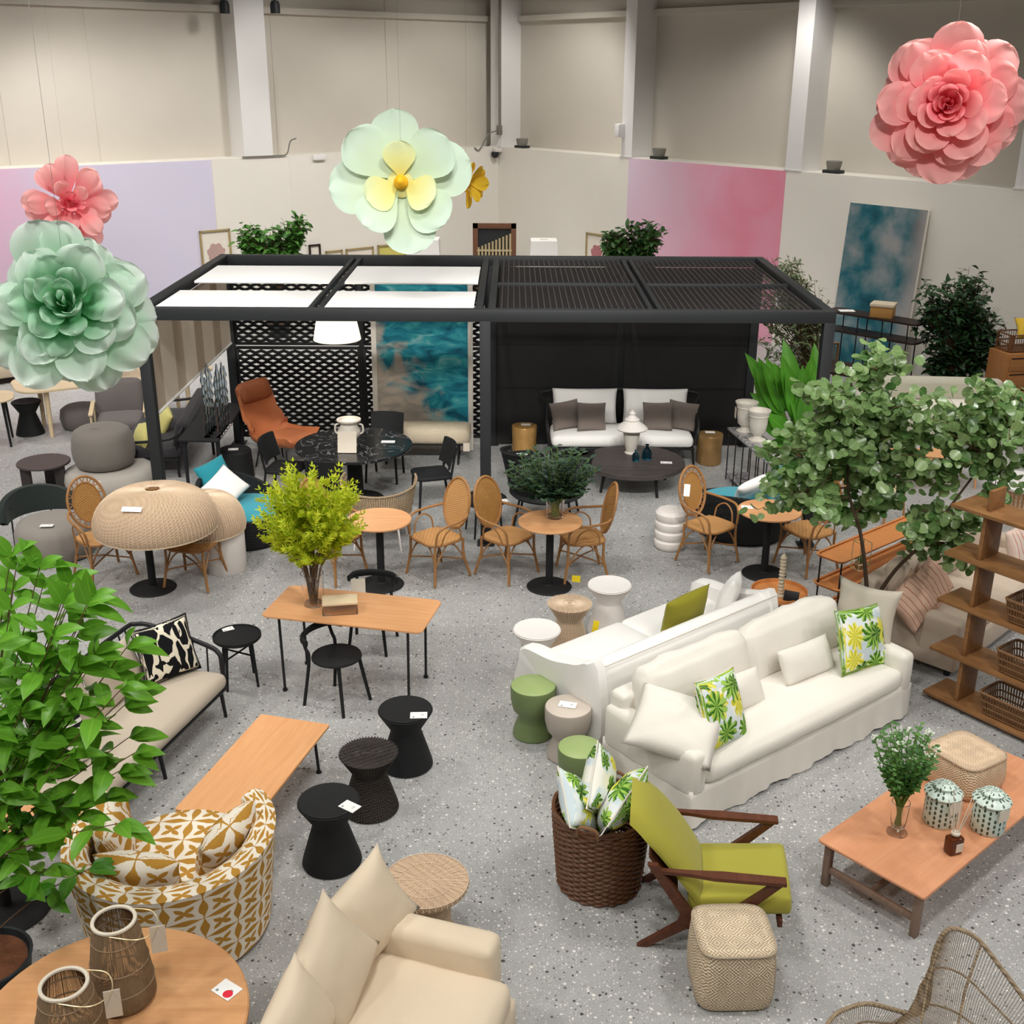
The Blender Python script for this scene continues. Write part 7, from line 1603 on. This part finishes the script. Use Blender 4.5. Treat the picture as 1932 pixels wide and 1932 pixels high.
# ------------------------------------------------------------------ giant paper flowers hanging from the roof
def petal(r0, r1, h0, h1, A, curl, pw=6.0, ruf=.02, nu=14, nv=12, sd=0, point=False, lean=1.0):
    def fn(u, v):
        s_ = u*2-1; v = math.sin(v*PI/2)
        w_ = (v**.4)*(1-v**pw)**.5 if not point else (v**.55)*((1-v)**.55)*1.75
        w_ = max(w_, .004); a = A*w_*s_
        c = max(0, v-.6)/.4; rr = r0+(r1-r0)*v**lean+curl*c*c; z = h0+(h1-h0)*(v**.8)-curl*.7*c*c*c+ruf*math.sin(s_*4+sd)*v*v+ruf*.5*math.sin(s_*8+sd*2)*v**3
        rr -= .06*(1-s_*s_)*0
        return (rr*math.cos(a), rr*math.sin(a), z)
    mb = MB(); mb.grid(fn, nu, nv); return mb
def flower(name, label, c, facing, rad, rings, stamen=None, jit=.08, seed=1, up=(0, 0, 1)):
    random.seed(seed); z = Vector(facing).normalized(); x = Vector(up).cross(z).normalized(); y = z.cross(x); M = Matrix((x, y, z)).transposed().to_4x4(); M.translation = c
    th = thing(name, label, 'paper flower', M=M, group='giant paper flowers'); wild = 1.7 if 'mint' in label else 1.0; jit *= wild
    for ri, (n, r0, r1, h0, h1, A, curl, m, kw) in enumerate(rings):
        meshes = [petal(r0*rad, r1*rad, h0*rad, h1*rad, R(A)*rnd(.9, 1.1), curl*rad, ruf=.018*rad*kw.get('ruf', 1)*wild**1.5, sd=rnd(0, 9), pw=kw.get('pw', 5), point=kw.get('point', False), lean=kw.get('lean', 1.0)).mesh('petal', m, 0) for _ in range(min(n, 3))]
        for i in range(n):
            a = 2*PI*(i+.5*(ri % 2))/n+rnd(-jit, jit)+kw.get('rot', 0); S = rnd(.9, 1.08)
            link(meshes[i % len(meshes)], 'petal', th, M=Matrix.Rotation(a, 4, 'Z') @ Matrix.Rotation(rnd(-.1, .1)*kw.get('tj', 1)*wild, 4, 'Y') @ Matrix.Scale(S, 4))
    mb = MB(); mb.lathe([(0, -.18*rad), (.16*rad, -.15*rad), (.2*rad, -.02*rad), (.08*rad, .05*rad), (0, .06*rad)], 16); part('calyx', mb, rings[0][7], th)
    if stamen: mb = MB(); mb.lathe([(.05*rad, 0)]+[((.09+.012*((i % 2)))*rad*(1-(i/12)**4*.6), i*.022*rad) for i in range(13)]+[(0, .3*rad)], 14); part('stamen', mb, stamen, th)
    s_ = MB(); top = M.inverted() @ Vector((c.x, c.y+.05, CEIL-.02)); s_.tube([Vector((0, 0, -.1*rad)), top], .0011, 4); part('string', s_, m_cord, th)
    return th
def rose(inner, mid, outer, k_=1.0):
    return [(3, .02, .07, -.1, .52, 75, .0, inner, {}), (3, .05, .13, -.1, .53, 70, .01, inner, {}), (4, .08, .2, -.1, .52, 58, .02, inner, {}), (4, .1, .28, -.1, .5, 52, .04, inner, {}), (5, .12, .40, -.1, .46, 46, .07, mid, {'tj': 1.2}), (5, .14, .52, -.1, .4, 42, .1, mid, {'tj': 1.4}), (6, .15, .66, -.1, .3, 38, .13, outer, {'tj': 1.6}), (7, .15, .78, -.12, .17, 34, .15, outer, {'tj': 1.8}), (8, .15, .88, -.14, .02, 31, .16, outer, {'tj': 2}), (8, .14, .92, -.18, -.12, 30, .14, outer, {'tj': 2})]
cp_ = Vector((0, 0, CAM_H))
c = aty(128, 580, 6.7); flower('paper_rose', 'giant mint green paper rose hanging at the left', c, (cp_-c).normalized()+Vector((-.12, 0, .25)), .47, rose(p_mint_d, p_mint_d, p_mint), seed=3)
c = aty(1788, 198, 9.5); flower('paper_rose', 'giant coral pink paper rose hanging at upper right', c, (cp_-c).normalized()+Vector((0, 0, .06)), .55, rose(p_pink_d, p_rose, p_rose), seed=8)
c = aty(132, 385, 20.6); flower('paper_peony', 'coral pink paper peony hanging before the lavender mural', c, (cp_-c).normalized()+Vector((.1, 0, .15)), .78, [(4, .05, .25, -.1, .35, 45, .02, p_pink_d, {'tj': 2}), (5, .1, .5, -.1, .36, 34, .08, p_pink, {'tj': 3}), (6, .1, .78, -.1, .2, 27, .12, p_pink, {'tj': 3}), (7, .1, .9, -.1, .0, 24, .1, p_pink, {'tj': 3}), (6, .1, .88, -.12, -.2, 24, .08, p_pink, {'tj': 2})], seed=5, jit=.2)
c = aty(757, 345, 12.0); flower('paper_magnolia', 'giant pale green paper magnolia with yellow stamen hanging in the centre', c, (cp_-c).normalized()+Vector((-.05, 0, .12)), .72, [(3, .05, .56, .02, .22, 58, -.02, p_mag_y, {'pw': 2.2, 'rot': R(-30), 'ruf': .6, 'tj': .6}), (4, .05, .95, -.04, .1, 50, -.05, p_mag, {'pw': 1.7, 'rot': R(5), 'tj': 2.5}), (4, .05, 1.02, -.1, .0, 50, -.03, p_mag, {'pw': 1.5, 'rot': R(10), 'tj': 2.5})], m_yolk, seed=2, jit=.16)
c = aty(884, 345, 16.5); flower('paper_lily', 'yellow paper flower half hidden behind the pale green magnolia', c, Vector((1, -.5, -.15)), .42, [(5, .05, .6, -.1, .42, 40, .02, m_yellow_petal, {'point': True}), (5, .05, .7, -.1, .3, 36, .05, m_yellow_petal, {'point': True})], seed=6)
